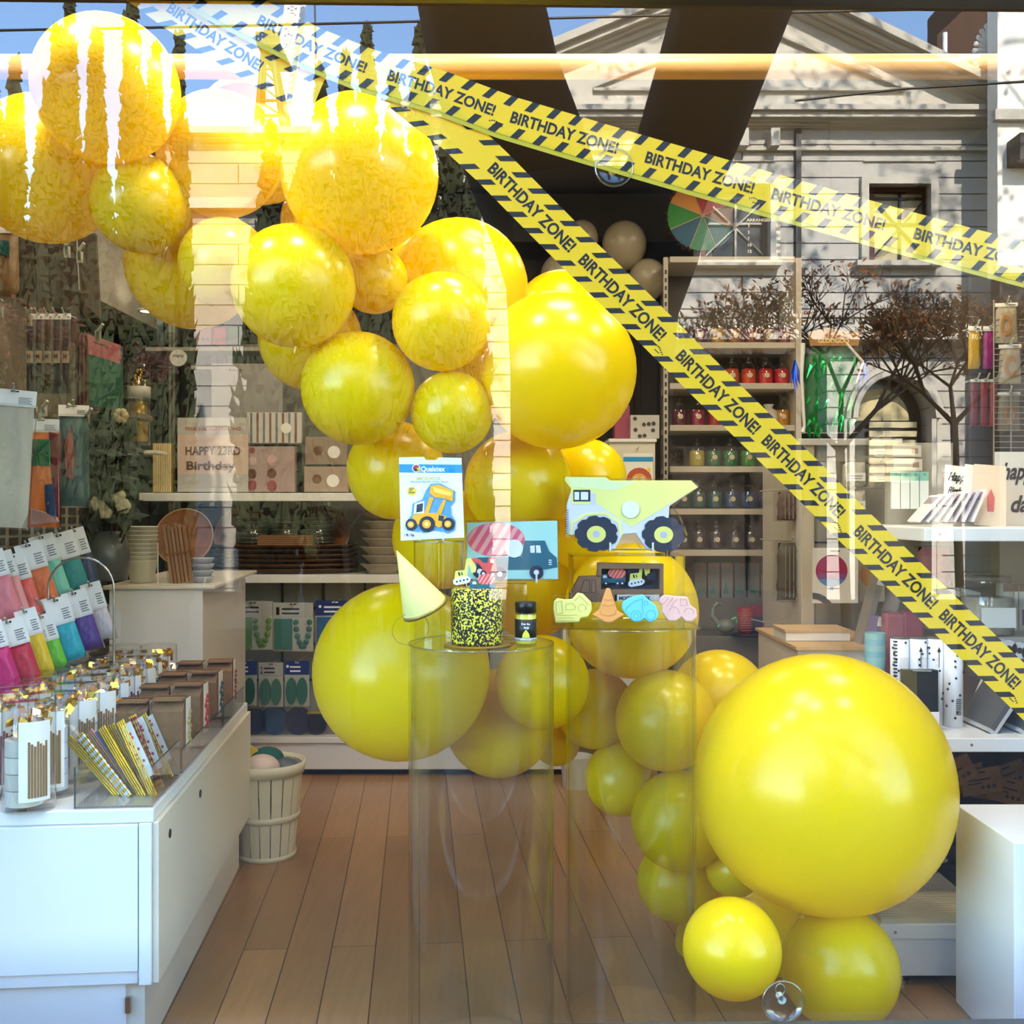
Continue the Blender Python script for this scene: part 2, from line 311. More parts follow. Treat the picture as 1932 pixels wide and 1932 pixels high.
# street number, shop side sign read backwards in the glass
t = thing('number_plate', 'small framed street number plate fixed to the forked trunk, mirrored beside the green jars', 'sign', R(1275, 861, 5.1))
inv = t.matrix_world.inverted()
q = MB(C('plate_grey', 150, 142, 130)); pb(q, 1260, 846, 1290, 874, 5.1, 5.13); pb(q, 1263, 849, 1287, 871, 5.09, 5.1, C('plate_dark', 60, 50, 40)); part(q, 'plate', t)
q = MB(C('number_cream', 225, 210, 180)); a = P(1265, 868, 5.08); q.text('254', a.x, a.z, .050, .035, 5.085, flip=True); part(q, 'lettering', t)
q = MB(DKF); pb(q, 1180, 857, 1262, 863, 5.13, 5.17); part(q, 'bracket', t)
# white neighbour at the right
t = thing('white_building', 'dazzling white sunlit building end at the far right of the mirrored street', 'building', R(1990, 1110, 18.9))
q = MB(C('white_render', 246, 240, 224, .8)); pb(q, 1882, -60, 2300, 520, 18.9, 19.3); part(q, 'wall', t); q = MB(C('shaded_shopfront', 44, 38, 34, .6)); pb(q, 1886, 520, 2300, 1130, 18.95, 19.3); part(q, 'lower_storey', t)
q = MB(TRIM); pb(q, 1878, 205, 2300, 225, 18.75, 18.9); part(q, 'cornice', t); q = MB(TRIM); pb(q, 1879, 500, 2300, 515, 18.8, 18.9); part(q, 'string_course', t)
q = MB(C('iron_dark', 50, 40, 34)); pb(q, 1925, 250, 1990, 300, 18.4, 18.9); part(q, 'wall_lantern', t)
t = thing('brick_chimney', 'dark brick chimney block rising behind the pediment end', 'chimney', R(1820, 110, 24))
q = MB(C('dark_brick', 70, 48, 38, .9, var=.3, scale=8)); q.prism([(P(u, v, 24).x, P(u, v, 24).z) for u, v in ((1768, 115), (1768, 66), (1815, 22), (1815, -40), (1900, -40), (1900, 115))], 24, 26); part(q, 'stack', t)
q = MB(C('vent_white', 235, 232, 224)); q.cyl(P(1783, 110, 23.5), P(1783, 62, 23.5), .05); part(q, 'vent_pipe', t)
t = thing('shell_ornament', 'carved white fan shaped scroll ornament on the cornice end', 'ornament', R(1850, 104, 19.5))
for k in range(9):
    a = math.radians(95 + k * 11); L = .62 - .03 * k
    q = MB(C('ornament_white', 232, 228, 218, .6)); c0 = P(1876, 104, 19.5)
    pth = [c0 + Vector((math.cos(a) * L * s * .9, 0, math.sin(a) * L * s - .10 * k * s * s * .3)) for s in (0.05, .35, .7, 1)]
    q.tube(pth, [.012, .03, .045, .028]); q.ball(pth[-1], .045, 10); part(q, 'lobe', t)
q = MB(C('ornament_white', 232, 228, 218)); pb(q, 1808, 104, 1880, 110, 19.4, 19.7); part(q, 'base', t)
# pale building on the left, between the cypresses
t = thing('pale_building', 'pale flat topped stone building glimpsed between the mirrored cypress trees', 'building', R(450, 1110, 22))
q = MB(stone('pale_stone', (.36, .33, .27), .42)); pb(q, 300, 262, 690, 1150, 22, 28); part(q, 'wall', t)
q = MB(TRIM); pb(q, 290, 238, 696, 250, 21.6, 28); pb(q, 296, 250, 692, 262, 21.8, 28); pb(q, 296, 372, 692, 392, 21.75, 22); part(q, 'cornice', t)
# cypress row
LEAF = mat('cypress_green', (.022, .03, .009), .9, var=.5, scale=3); BARK = C('grey_bark', 74, 60, 46, .9, var=.3, scale=9, bump=.4)
def cypress(u, vtop, halfw, d, label, vlow=None, vbot=1110):
    base = P(u, vbot, d); base.z = -.25; top = P(u, vtop, d).z; h = top - base.z; rr = halfw * d / F; q = MB(LEAF); z0 = P(0, vlow, d).z - base.z if vlow else .5
    t = thing('cypress_tree', label, 'tree', mir(base), 'cypress trees in the mirrored street'); prof = []
    for i in range(15):
        s = i / 14; r = rr * min(1, 1.75 * (1 - s)) * (.55 + .45 * min(1, s * 5))
        prof.append((max(.01, r * .8), z0 + s * (h - z0)))
    q.lathe(prof, base, 12)
    for i in range(1150):
        s = random.random() ** 1.15; r = rr * min(1, 1.75 * (1 - s)) * (.55 + .45 * min(1, s * 5)); a = random.uniform(0, 6.283)
        p = base + Vector((math.cos(a) * r * random.uniform(.75, 1.1), math.sin(a) * r, z0 + s * (h - z0))); L = random.uniform(.12, .34) * (.45 + .55 * (1 - s)); w_ = random.uniform(.03, .07)
        o = Vector((math.cos(a) * .35 + random.uniform(-.25, .25), math.sin(a) * .35, 1)).normalized(); sd = Vector((-math.sin(a), math.cos(a), 0))
        q.add([p - o * L * .4, p + sd * w_, p + o * L, p - sd * w_, p + Vector((math.cos(a), math.sin(a), 0)) * w_ * 1.4], [(0, 1, 2), (0, 2, 3), (0, 1, 4), (1, 2, 4), (2, 3, 4), (3, 0, 4)])
    part(q, 'foliage', t); part(MB(BARK).cyl(base, base + Vector((0, 0, z0 + .4)), .12), 'trunk', t)
for k, (u, vt, hw, d) in enumerate(((-30, 150, 38, 12), (28, 118, 34, 12.6), (108, 60, 36, 12), (132, -30, 24, 13.5), (182, 60, 30, 12.4), (248, -50, 30, 12.8), (292, 90, 32, 12.2), (338, 70, 20, 13), (512, 236, 62, 13), (604, 126, 36, 13.4), (652, 110, 44, 12.8), (692, 56, 34, 12.2), (742, 150, 46, 12.8), (792, 50, 42, 13), (850, 150, 48, 12.6), (890, 300, 30, 12.2))):
    cypress(u, vt, hw, d, ('mirrored dark green cypress', 'slim mirrored cypress', 'broad mirrored cypress')[k % 3] + [' cut by the left edge', ' beside the left edge', ' over the topmost balloon, left spire', ' thin spire rising highest over the topmost balloon', ' crossing the middle of the topmost balloon', ' tall spire on the right of the topmost balloon', ' by the right rim of the topmost balloon', ' standing alone before the pale building', ' right of the lookout tower', ' behind the crane foot', ' under the upper tape', ' whose tip shows beside the tape', ' above the big upper balloon', ' next to the forked trunk', ' behind the forked trunk foot', ' lowest, left of the leaning branch'][k])
for u, vt, hw, d, lb in ((-10, 170, 62, 15.5, 'broad dark tree mass behind the left edge cypresses'), (88, 160, 58, 15.5, 'broad dark tree behind the two left cypresses'), (180, 170, 60, 15.2, 'broad dark tree behind the topmost balloon cypresses'), (268, 165, 58, 15.4, 'broad dark tree behind the right spires of the topmost balloon'), (590, 250, 60, 15.5, 'broad dark tree behind the crane foot cypresses'), (690, 235, 60, 15.5, 'broad dark tree behind the cypresses under the tape'), (800, 240, 66, 15.5, 'broad dark tree beside the forked trunk')):
    cypress(u, vt, hw, d, lb, vlow=600 if 550 < u < 720 else None)
# crane and lookout tower
t = thing('lattice_crane', 'white lattice crane mast beyond the mirrored trees', 'crane', R(552, 230, 45)); q = MB(C('crane_white', 240, 240, 236, .5))
cor = [(533, 0), (571, 0), (538, 1.2), (576, 1.2)]
L = lambda u, v, dd=0: P(u, v, 45 + dd)
for (a, b_), dd in (((572, 530), 0), ((545, 515), 0), ((580, 545), 1.2), ((553, 524), 1.2)): q.cyl(L(a, -40, dd), L(b_, 240, dd), .09, n=6)
for i in range(22):
    s0, s1 = i / 22, (i + 1) / 22; v0, v1 = -40 + 280 * s0, -40 + 280 * s1
    x = lambda a, b_, s: a + (b_ - a) * s
    q.cyl(L(x(572, 530, s0), v0), L(x(545, 515, s1), v1), .045, n=5); q.cyl(L(x(545, 515, s0), v0), L(x(572, 530, s1), v1), .045, n=5)
    q.cyl(L(x(580, 545, s0), v0, 1.2), L(x(553, 524, s1), v1, 1.2), .045, n=5); q.cyl(L(x(545, 515, s0), v0), L(x(572, 530, s0), v0), .05, n=5)
part(q, 'lattice_mast', t); part(MB(DARKG).tube([L(594, -60), L(594, 15), L(596, 110)], .04), 'hoist_cable', t)
t = thing('lookout_tower', 'dark iron lookout tower with railed cabin in the mirrored street', 'tower', R(505, 250, 26)); q = MB(C('tower_iron', 52, 44, 26, .6))
L = lambda u, v, dd=0: P(u, v, 26 + dd)
for u0, u1, dd in ((498, 482, 0), (512, 534, 0), (500, 494, 1.), (514, 546, 1.)): q.cyl(L(u0, 88, dd), L(u1, 245, dd), .07, n=6)
for v in (130, 160, 190, 218):
    s = (v - 88) / 157; q.cyl(L(498 - 16 * s, v), L(512 + 22 * s, v), .035, n=5); q.cyl(L(498 - 16 * s, v), L(512 + 22 * (s + .18), v + 27), .025, n=5)
part(q, 'frame', t)
q = MB(C('tower_iron', 52, 44, 26)); pb(q, 484, 76, 526, 84, 25.6, 27.2); pb(q, 498, 55, 515, 76, 25.8, 27); part(q, 'cabin', t)
q = MB(C('tower_iron', 52, 44, 26))
for v in (62, 69): q.cyl(L(484, v, -.4), L(526, v, -.4), .025, n=5)
for u in range(484, 530, 7): q.cyl(L(u, 60, -.4), L(u, 78, -.4), .025, n=5)
part(q, 'railing', t)
# overhead wires
for pa, r_, lb in ((((-40, 58), (400, 50), (1300, 28), (2000, 12)), .012, 'black overhead wire crossing the mirrored sky near the window head'), (((1500, 190), (1700, 168), (2000, 150)), .012, 'thin black wire looping over the mirrored cornice')):
    q = across(MB(BLACK).tube([P(u, v, 10) for u, v in pa], r_)); q.obj('overhead_wire', label=lb, cat='wire', group='overhead wires')
# forked street tree close behind the photographer
t = thing('forked_tree', 'big dark forked plane tree trunk mirrored in the middle of the window', 'tree', R(1120, 1500, 5.2)); q = MB(C('dark_bark', 58, 46, 34, .95, var=.35, scale=4, bump=.5))
def limb(q, path, d, n=18):
    rings = []
    for u, v, w_ in path:
        c_ = P(u, v, d + .0); r = w_ * d / F
        rings.append([c_ + Vector((math.cos(6.2832 * i / n) * r * (1 + .05 * math.sin(i * 2.4)), math.sin(6.2832 * i / n) * r * .8, 0)) for i in range(n)])
    vs = [p for r in rings for p in r]
    q.add(vs, [(j * n + i, j * n + (i + 1) % n, (j + 1) * n + (i + 1) % n, (j + 1) * n + i) for j in range(len(rings) - 1) for i in range(n)] + [tuple(range(n)), tuple(range(len(vs) - n, len(vs)))], None, True)
limb(q, [(1110, 1640, 200), (1112, 1300, 165), (1116, 1000, 150), (1118, 700, 152), (1122, 520, 165), (1120, 420, 190), (1120, 360, 185)], 5.2)
limb(q, [(1090, 620, 110), (1060, 470, 125), (1015, 360, 122), (970, 230, 128), (930, 110, 122), (908, 0, 120), (880, -200, 115), (800, -700, 90), (700, -1300, 60)], 5.2)
limb(q, [(1150, 620, 120), (1200, 500, 115), (1250, 380, 98), (1305, 250, 100), (1345, 130, 106), (1382, 20, 114), (1440, -200, 105), (1560, -700, 85), (1700, -1300, 60)], 5.2)
part(q, 'trunk', t)
q = MB(BARK); lf = MB(mat('autumn_leaves', (.22, .12, .03), .8, var=.5, scale=2))
for i in range(190):
    s = Vector((random.uniform(-4, 13), random.uniform(6.5, 13), random.uniform(8.5, 17))); e = s + Vector((random.uniform(-1, 1), random.uniform(-1, 1), random.uniform(-.6, .8))) * 1.5
    q.cyl(s, e, .045, .02, 4)
    for j in range(14):
        p = s.lerp(e, random.random()) + Vector([random.gauss(0, .28) for _ in '123']); a = Vector([random.uniform(-1, 1) for _ in '123']).normalized() * .09; b_ = a.orthogonal().normalized() * .07
        lf.add([p - a, p + b_, p + a, p - b_], [(0, 1, 2, 3)])
part(q, 'branches', t)['kind'] = 'stuff'; part(lf, 'leaves', t)['kind'] = 'stuff'
# small bare tree with rusty leaves
def shrub(u, vfork, d, spread, height, n, leafcol, label, leafn=5, rt=.05):
    fork = P(u, vfork, d); base = fork.copy(); base.z = -.25; base.x += .08
    t = thing('bare_tree', label, 'tree', mir(base), 'bare street trees in the mirrored street'); q = MB(C('twig_bark', 104, 80, 58, .9)); lf = MB(leafcol)
    def grow(p, dr, L, r, k):
        e = p + dr * L; q.cyl(p, e, r, r * .7, 5, False)
        if k == 0:
            for _ in range(leafn):
                c_ = p.lerp(e, random.random()) + Vector([random.gauss(0, .05) for _ in '123']); a = Vector([random.uniform(-1, 1) for _ in '123']).normalized() * .03; b_ = a.orthogonal().normalized() * .018
                lf.add([c_ - a, c_ + b_, c_ + a, c_ - b_], [(0, 1, 2, 3)])
            return
        for _ in range(3):
            nd = (dr + Vector((random.uniform(-1, 1) * spread, random.uniform(-.5, .5), random.uniform(-.2, .45)))).normalized(); grow(e, nd, L * random.uniform(.68, .88), r * .62, k - 1)
    q.cyl(base, fork, rt * 1.3, rt, 8)
    for a in (-.75, .0, .7): grow(fork, Vector((a + random.uniform(-.1, .1), random.uniform(-.3, .3), .8)).normalized(), height * .24, rt * .7, n)
    part(q, 'trunk', t); part(lf, 'leaves', t)
RUST = mat('rusty_leaves', (.30, .11, .03), .8, var=.5, scale=4)
shrub(1585, 850, 9, 1.15, 2.0, 5, RUST, 'bare mirrored street tree with rusty leaves before the stone arch', 2, .04)
shrub(1800, 800, 8, .9, 1.3, 4, mat('orange_leaves', (.62, .22, .04), .8, var=.4, scale=4), 'mirrored street tree with orange leaves at the right by the letter packets', 5, .03)
shrub(60, 860, 8.5, .9, 1.6, 4, mat('red_leaves', (.60, .2, .08), .8, var=.4, scale=4), 'mirrored street tree with red leaves at the left edge', 5, .035)
shrub(650, 1010, 8, .6, .9, 2, RUST, 'leafless mirrored sapling behind the stacked bowls', 0, .02)
# ground outside
q = MB(C('asphalt', 36, 34, 32, .9, var=.15, scale=6)).bb(-60, 60, -60, -1.2, -.35, -.25); struct(q, 'road')
struct(MB(C('paving', 58, 54, 48, .85, var=.1, scale=5)).bb(-60, 60, -1.2, 2.1, -.35, -.2), 'pavement')
# ------------------------------------------------------------------ clear plinths
PLA = (P(908, 1212, 2.75), .188); PLB = (P(1190, 1178, 2.95), .18)
PLINTH = clear('plinth_acrylic', (.97, .978, .965), 1.32, .04)
def plinth(c, r, label):
    t = thing('display_plinth', label, 'plinth', (c.x, c.y, 0), 'tall clear display plinths'); z = c.z
    MB(PLINTH).lathe([(r, .002), (r, z - .005)], n=64).lathe([(r - .006, z - .005), (r - .006, .002)], n=64).obj('tube', t)
    q = MB(PLINTH).lathe([(r - .006, z - .005), (r, z - .005), (r, z), (.0001, z)], n=64, smooth=False); q.obj('top_disc', t)
    MB(clear('plinth_rim', (.88, .9, .84), 1.9, .1)).lathe([(r - .003, z - .003), (r + .001, z - .003), (r + .001, z + .001), (r - .003, z + .001), (r - .003, z - .003)], n=64).obj('rim', t)
    return t
plinth(*PLA, 'tall clear acrylic cylinder plinth under the speckled cake'); plinth(*PLB, 'tall clear acrylic cylinder plinth under the soap bar shelf')
def riser(c, r, h, label):
    t = thing('display_riser', label, 'riser', c, None)
    MB(ACR).lathe([(r, 0), (r, h)], n=40).lathe([(r, h), (.0001, h)], n=40, smooth=False).obj('tube', t)
    MB(clear('plinth_rim', (.88, .9, .84), 1.9, .1)).lathe([(r - .003, h - .003), (r + .001, h - .003), (r + .001, h + .001), (r - .003, h + .001), (r - .003, h - .003)], n=40).obj('rim', t)
# ------------------------------------------------------------------ balloon garland
def latex():
    m = mat('yellow_latex', (1.0, .775, .001), .22, spec=.55, trans=.34); n = m.node_tree; b = n.nodes['Principled BSDF']
    lw = n.nodes.new('ShaderNodeTexNoise'); lw.inputs['Scale'].default_value = 3; r = n.nodes.new('ShaderNodeMapRange')
    r.inputs['To Min'].default_value = .17; r.inputs['To Max'].default_value = .3; n.links.new(lw.outputs[0], r.inputs[0]); n.links.new(r.outputs[0], b.inputs['Roughness']); return m
LATEX = latex(); BPOS = []
def balloon(u, v, r, d0, label, sz=1.0, knot=False, fixed=False):
    d = d0
    while not fixed and d < 5:
        p = P(u, v, d); R_ = r * d / F; ok = True
        for q, s in BPOS:
            if (p - q).length < .95 * (R_ + s): ok = False; break
        if ok:
            for c, pr in (PLA, PLB):
                if p.z - R_ < c.z and math.hypot(p.x - c.x, p.y - c.y) < 1.0 * R_ + pr: ok = False
        if ok: break
        d += .01
    p = P(u, v, d); R_ = r * d / F; BPOS.append((p, R_)); n = 40
    prof = [(max(1e-4, R_ * math.sin(a) * (1 + .03 * math.cos(a))), -R_ * sz * math.cos(a)) for a in [math.pi * i / 28 for i in range(29)]]
    prof = [(R_ * .04, -R_ * 1.09 * sz), (R_ * .055, -R_ * 1.05 * sz), (R_ * .03, -R_ * 1.03 * sz), (R_ * .08, -R_ * .985 * sz)] + prof[2:]
    # the neck points back into the garland, away from the window, unless its knot shows
    M = Matrix.Translation(p) @ (Matrix.Rotation(random.uniform(-.5, .5), 4, 'Z') @ Matrix.Rotation(math.pi / 2 + .2, 4, 'X') if not knot else Matrix.Rotation(math.radians(8), 4, 'Y') @ Matrix.Rotation(math.radians(-2), 4, 'X'))
    if abs(sz - 1) > .001: M = Matrix.Translation(p) @ Rz(0) @ Matrix.Rotation(math.radians(170), 4, 'X')
    o = MB(LATEX).lathe(prof, n=n).obj('latex_balloon', M=M, label=label, cat='balloon', group='yellow balloon garland')
    if knot:
        MB(C('knot_latex', 236, 170, 6, .4)).lathe([(1e-4, 0), (.012, .002), (.016, .01), (.009, .018), (.013, .026), (1e-4, .03)], c=(0, 0, -R_ * sz - .022), n=12).obj('knot', o)
Y = 'yellow balloon '
for a in ((1585, 1828, 110, 2.87, 'squat bright yellow balloon resting on the floor at the bottom right'),
          (1382, 1790, 92, 2.66, 'small bright yellow balloon lowest in front, touching the squat floor balloon'),
          (1552, 1475, 240, 2.93, 'giant round yellow balloon, largest in the garland'),
          (977, 915, 102, 3.12, Y + 'directly behind the boxed loader packet and mixer napkins, lit from the front'),
          (852, 778, 78, 2.86, 'small bright ' + Y + 'just above the loader packet'),
          (833, 607, 93, 2.8, 'mid sized ' + Y + 'in the middle of the garland between the big ones'),
          (1052, 699, 149, 2.9, 'large glossy orange-tinted ' + Y + 'under the steep tape with strong highlights'),
          (679, 328, 148, 2.8, 'large ' + Y + 'at the top centre left of the tape crossing'),
          (200, 168, 135, 2.7, 'topmost ' + Y + 'burnt bright with mirrored sky between cypress tips'),
          (554, 540, 116, 2.75, 'bright lemon ' + Y + 'below and left of the large top centre one'),
          (416, 292, 117, 2.85, Y + 'with the mirrored pale building across it, right of the topmost one'),
          (423, 496, 85, 2.85, 'smallish ' + Y + 'tucked left of the lemon bright one'),
          (266, 385, 92, 2.85, Y + 'hanging directly beneath the topmost one'),
          (85, 319, 137, 2.9, 'big ' + Y + 'at the far left edge of the garland'),
          (676, 733, 107, 2.85, Y + 'with a bright mirrored stripe, left of the small one above the packet'),
          (1256, 1360, 95, 3.15, Y + 'seen through the right rim of the right plinth, upper of two alike'),
          (1022, 1288, 89, 3.0, Y + 'half behind the right edge of the left plinth'),
          (757, 1268, 167, 3.05, 'large ' + Y + 'left of the cake, half behind the left plinth'),
          (1283, 1549, 93, 3.15, Y + 'pressed against the left side of the giant one'),
          (1276, 1664, 74, 3.2, 'small ' + Y + 'hanging below, over the floor boards by the right plinth'),
          (1172, 1470, 69, 3.15, 'small ' + Y + 'sticking out leftwards at the middle of the right plinth'),
          (1122, 1338, 75, 3.2, Y + 'between the two plinths, mostly covered'),
          (1192, 1153, 127, 3.2, 'large ' + Y + 'behind the row of soap bars and brown truck box'),
          (705, 528, 64, 3.0, 'small ' + Y + 'under the large top centre one'),
          (485, 262, 120, 3.0, 'dull ' + Y + 'glimpsed between the two upper ones'),
          (362, 497, 123, 3.1, 'shaded ' + Y + 'hanging behind the smallish left one, with a dark rim below'),
          (865, 545, 131, 3.1, 'shaded big ' + Y + 'behind the middle one with a mirrored building strip'),
          (585, 640, 97, 3.1, 'shaded ' + Y + 'peeping out beneath the lemon bright one'),
          (915, 655, 85, 3.3, 'hidden ' + Y + 'between the small and the glossy orange-tinted one'),
          (748, 888, 93, 3.1, Y + 'left of the loader packet, mostly behind it'),
          (1108, 902, 74, 3.3, Y + 'behind the tipper truck napkins'),
          (838, 1015, 97, 3.3, Y + 'behind the small clear riser and the party hat tip'),
          (1098, 1010, 68, 3.3, 'small ' + Y + 'seen between the mixer and the tipper truck napkins'),
          (1000, 1105, 100, 3.3, Y + 'behind the sprinkle jar'),
          (942, 1365, 102, 3.3, Y + 'seen through the left plinth, above the floor boards'),
          (1050, 1400, 45, 3.4, 'little ' + Y + 'sliver right of the left plinth by the cabinet base'),
          (1358, 1320, 93, 3.3, 'shaded ' + Y + 'peeping over the left shoulder of the giant one'),
          (1405, 1795, 129, 3.0, Y + 'behind the smallest front one at the foot of the garland'),
          (1385, 1640, 52, 3.2, 'shaded little ' + Y + 'in the gap left of the giant one\'s underside'),
          (620, 420, 90, 3.3, 'hidden ' + Y + 'in the gap between the top centre and lemon bright ones'),
          (790, 480, 50, 3.4, 'tiny shaded ' + Y + 'left of the shaded big one'),
          (1060, 600, 90, 3.6, 'half hidden ' + Y + 'whose curve shows above the glossy orange-tinted one')):
    balloon(*a[:4], a[4], knot=a[2] == 240, fixed=a[2] in (110, 240, 92) and a[3] < 2.9 or a[2] == 240)
# ------------------------------------------------------------------ printed caution tapes, stuck to the inside of the pane
def tape_mat():
    m = mat('yellow_tape', (.97, .68, .03), .35, spec=.4, trans=.35); return m
TAPE = tape_mat(); INK = C('tape_ink', 14, 14, 16, .5); TFOLD = C('tape_fold', 196, 168, 20, .45)
SP = 2.2 / F
def on_pane(u, v, off):
    r = Vector(((u - 966) / F, 1, -(v - 966) / F)); n = PN; q = P0 + n * off; c = Vector((0, 0, EYE))
    return c + r * ((q - c).dot(n) / r.dot(n))
def tape(path, w, k, texts, label, off, period=43., phase=0., end=None, fold=True):
    q = MB(TAPE); seg = []; L = 0
    for a, b_ in zip(path, path[1:]):
        l = math.dist(a, b_); seg.append((L, l, a, b_)); L += l
    def pos(s):
        for s0, l, a, b_ in seg:
            if s <= s0 + l or (s0, l, a, b_) == seg[-1]:
                f = (s - s0) / l; return a[0] + (b_[0] - a[0]) * f, a[1] + (b_[1] - a[1]) * f, (b_[0] - a[0]) / l, (b_[1] - a[1]) / l
    def X(s, t, o=0):
        # direction is averaged over a short run so the ribbon bends smoothly
        u, v, _, _ = pos(s); x0, y0, _, _ = pos(max(0, s - 30)); x1, y1, _, _ = pos(min(L, s + 30)); l = math.hypot(x1 - x0, y1 - y0) or 1
        dx, dy = (x1 - x0) / l, (y1 - y0) / l
        return on_pane(u + dy * t, v - dx * t, off - o)
    n = int(L / 14)
    vs = []
    for i in range(n + 1): vs += [X(L * i / n, w / 2), X(L * i / n, -w / 2), X(L * i / n, -w / 2, -.0005), X(L * i / n, w / 2, -.0005)]
    fs = []
    for i in range(n):
        a = 4 * i; b_ = a + 4
        fs += [(a, a + 1, b_ + 1, b_), (a + 2, a + 3, b_ + 3, b_ + 2), (a + 1, a + 2, b_ + 2, b_ + 1), (a + 3, a, b_, b_ + 3)]
    fs += [(0, 3, 2, 1), (4 * n, 4 * n + 1, 4 * n + 2, 4 * n + 3)]
    q.add(vs, fs, TAPE)
    s = phase
    e = .0006
    while s < L - period * .5:
        for sg, sh in ((1, 0), (-1, period * .45)):
            t1, t0 = (w / 2, w * .235) if sg > 0 else (-w * .235, -w / 2)
            f = lambda ss, tt: X(min(max(ss + k * tt, 0), L), tt, e)
            a0 = s + sh; q.add([f(a0, t0), f(a0 + 14, t0), f(a0 + 14, t1), f(a0, t1)], [(0, 1, 2, 3)], INK)
        s += period
    vs, fs = glyphs('BIRTHDAY ZONE!'); mv, mf = glyphs('PARTY')
    for s0, wl, h, up in texts:
        q.add([X(s0 + wl * (p[0] if up else 1 - p[0]), (p[1] - .5) * h * (1 if up else -1), e) for p in vs], fs, INK)
    for s0, wl, h, up in texts[1::2]:
        for i in range(7): # little curved maker's mark under the words
            a = s0 + wl - 4 + i * 4; z_ = -w * .30 + 3 * math.sin(i * .7); q.add([X(a, z_, e), X(a + 2.6, z_ + 1, e), X(a + 2.6, z_ + 3.6, e), X(a, z_ + 2.6, e)], [(0, 1, 2, 3)], INK)
        a = s0 + wl + 4; q.add([X(a, -w * .36, e), X(a + 12, -w * .36, e), X(a + 12, -w * .34, e), X(a, -w * .34, e)], [(0, 1, 2, 3)], INK)
    o = q.obj('warning_tape', label=label, cat='tape', group='birthday zone tapes')
    if fold:
        q = MB(TFOLD); vs = []
        for i in range(n + 1): vs += [X(L * i / n, -w / 2 + 6, -.001), X(L * i / n, -w / 2 - 9, -.001), X(L * i / n, -w / 2 - 9, -.002), X(L * i / n, -w / 2 + 6, -.002)]
        q.add(vs, fs_strip(n)); q.obj('folded_edge', o, label='darker folded lower edge of the tape')
def fs_strip(n):
    fs = []
    for i in range(n):
        a = 4 * i; b_ = a + 4
        fs += [(a, a + 1, b_ + 1, b_), (a + 2, a + 3, b_ + 3, b_ + 2), (a + 1, a + 2, b_ + 2, b_ + 1), (a + 3, a, b_, b_ + 3)]
    return fs + [(0, 3, 2, 1), (4 * n, 4 * n + 1, 4 * n + 2, 4 * n + 3)]
def run(path, *uv):
    """distance along a path of the point nearest to (u, v)"""
    best = None; L = 0
    for a, b_ in zip(path, path[1:]):
        l = math.dist(a, b_); f = max(0, min(1, ((uv[0] - a[0]) * (b_[0] - a[0]) + (uv[1] - a[1]) * (b_[1] - a[1])) / l / l))
        dd = math.dist(uv, (a[0] + (b_[0] - a[0]) * f, a[1] + (b_[1] - a[1]) * f))
        if best is None or dd < best[0]: best = (dd, L + f * l)
        L += l
    return best[1]
pA = [(380, -22), (460, 22), (590, 88), (690, 128), (835, 172), (955, 217), (1065, 250), (1200, 290), (1320, 325), (1440, 360), (1565, 395), (1690, 430), (1830, 468), (1990, 510)]
tA = [(run(pA, *a), run(pA, *b_) - run(pA, *a), h, True) for a, b_, h in (((484, 44), (692, 126), 19), ((733, 140), (934, 208), 20), ((964, 222), (1166, 278), 21), ((1218, 298), (1424, 350), 21), ((1457, 366), (1670, 424), 21), ((1725, 441), (1938, 500), 21))]
tape(pA, 75, .55, tA, 'shallow yellow and black birthday tape sloping across the top of the window', .014)
pB = [(742, 158), (800, 205), (860, 250), (930, 316), (1003, 390), (1090, 478), (1175, 560), (1265, 650), (1355, 740), (1517, 898), (1600, 982), (1690, 1070), (1770, 1148), (1850, 1225), (1990, 1362)]
tB = [(run(pB, *a), run(pB, *b_) - run(pB, *a), h, True) for a, b_, h in (((825, 222), (893, 282), 22), ((924, 316), (1082, 468), 22), ((1097, 486), (1252, 636), 22), ((1280, 668), (1430, 812), 22), ((1442, 828), (1590, 970), 22), ((1614, 1000), (1764, 1142), 22), ((1778, 1156), (1922, 1292), 22))]
tape(pB, 78, 1.0, tB[1:], 'steep yellow and black birthday tape running diagonally down to the right edge', .020, fold=False)
pC = [(262, -30), (330, 20), (408, 72), (490, 124), (548, 158), (600, 180)]
tC = [(run(pC, 322, 8), run(pC, 494, 126) - run(pC, 322, 8), 20, True)]
tape(pC, 76, .9, tC, 'short steep birthday tape at the top left washed out by mirrored sky', .026, fold=False)
# suction cups on the pane
def cup(u, v, r, label):
    p = on_pane(u, v, .0); t = thing('suction_cup', label, 'suction cup', Matrix.Translation(p + PN * .012) @ Matrix.Rotation(YAW, 4, 'Z') @ Rx(-90), 'clear suction cups on the pane')
    R_ = r * SP; q = MB(clear('soft_plastic', (.95, .97, .95), 1.6, .12)).lathe([(R_, 0), (R_ * .98, .003), (R_ * .6, .008), (R_ * .3, .010), (1e-4, .010)], n=40); q.v = [(x, y, z) for x, y, z in q.v]; q.obj('cup', t)
    MB(clear('cup_rim', (.85, .88, .8), 1.9, .2)).lathe([(R_ - .002, 0), (R_ + .001, 0), (R_ + .001, .003), (R_ - .002, .003), (R_ - .002, 0)], n=40).obj('rim', t)
    MB(C('cup_stem', 224, 226, 214, .3)).lathe([(.009, .010), (.005, .02), (.008, .028), (.008, .032), (1e-4, .032)], n=14).obj('stem', t)
    q = MB(STEEL); n = 14; q.tube([(.010 * math.cos(6.283 * i / n), -.016 + .012 * math.sin(6.283 * i / n), .024) for i in range(n + 1)], .0012, 5); q.obj('hook', t)
cup(1481, 1896, 40, 'clear suction cup with metal hook at the bottom of the pane by the floor balloon')
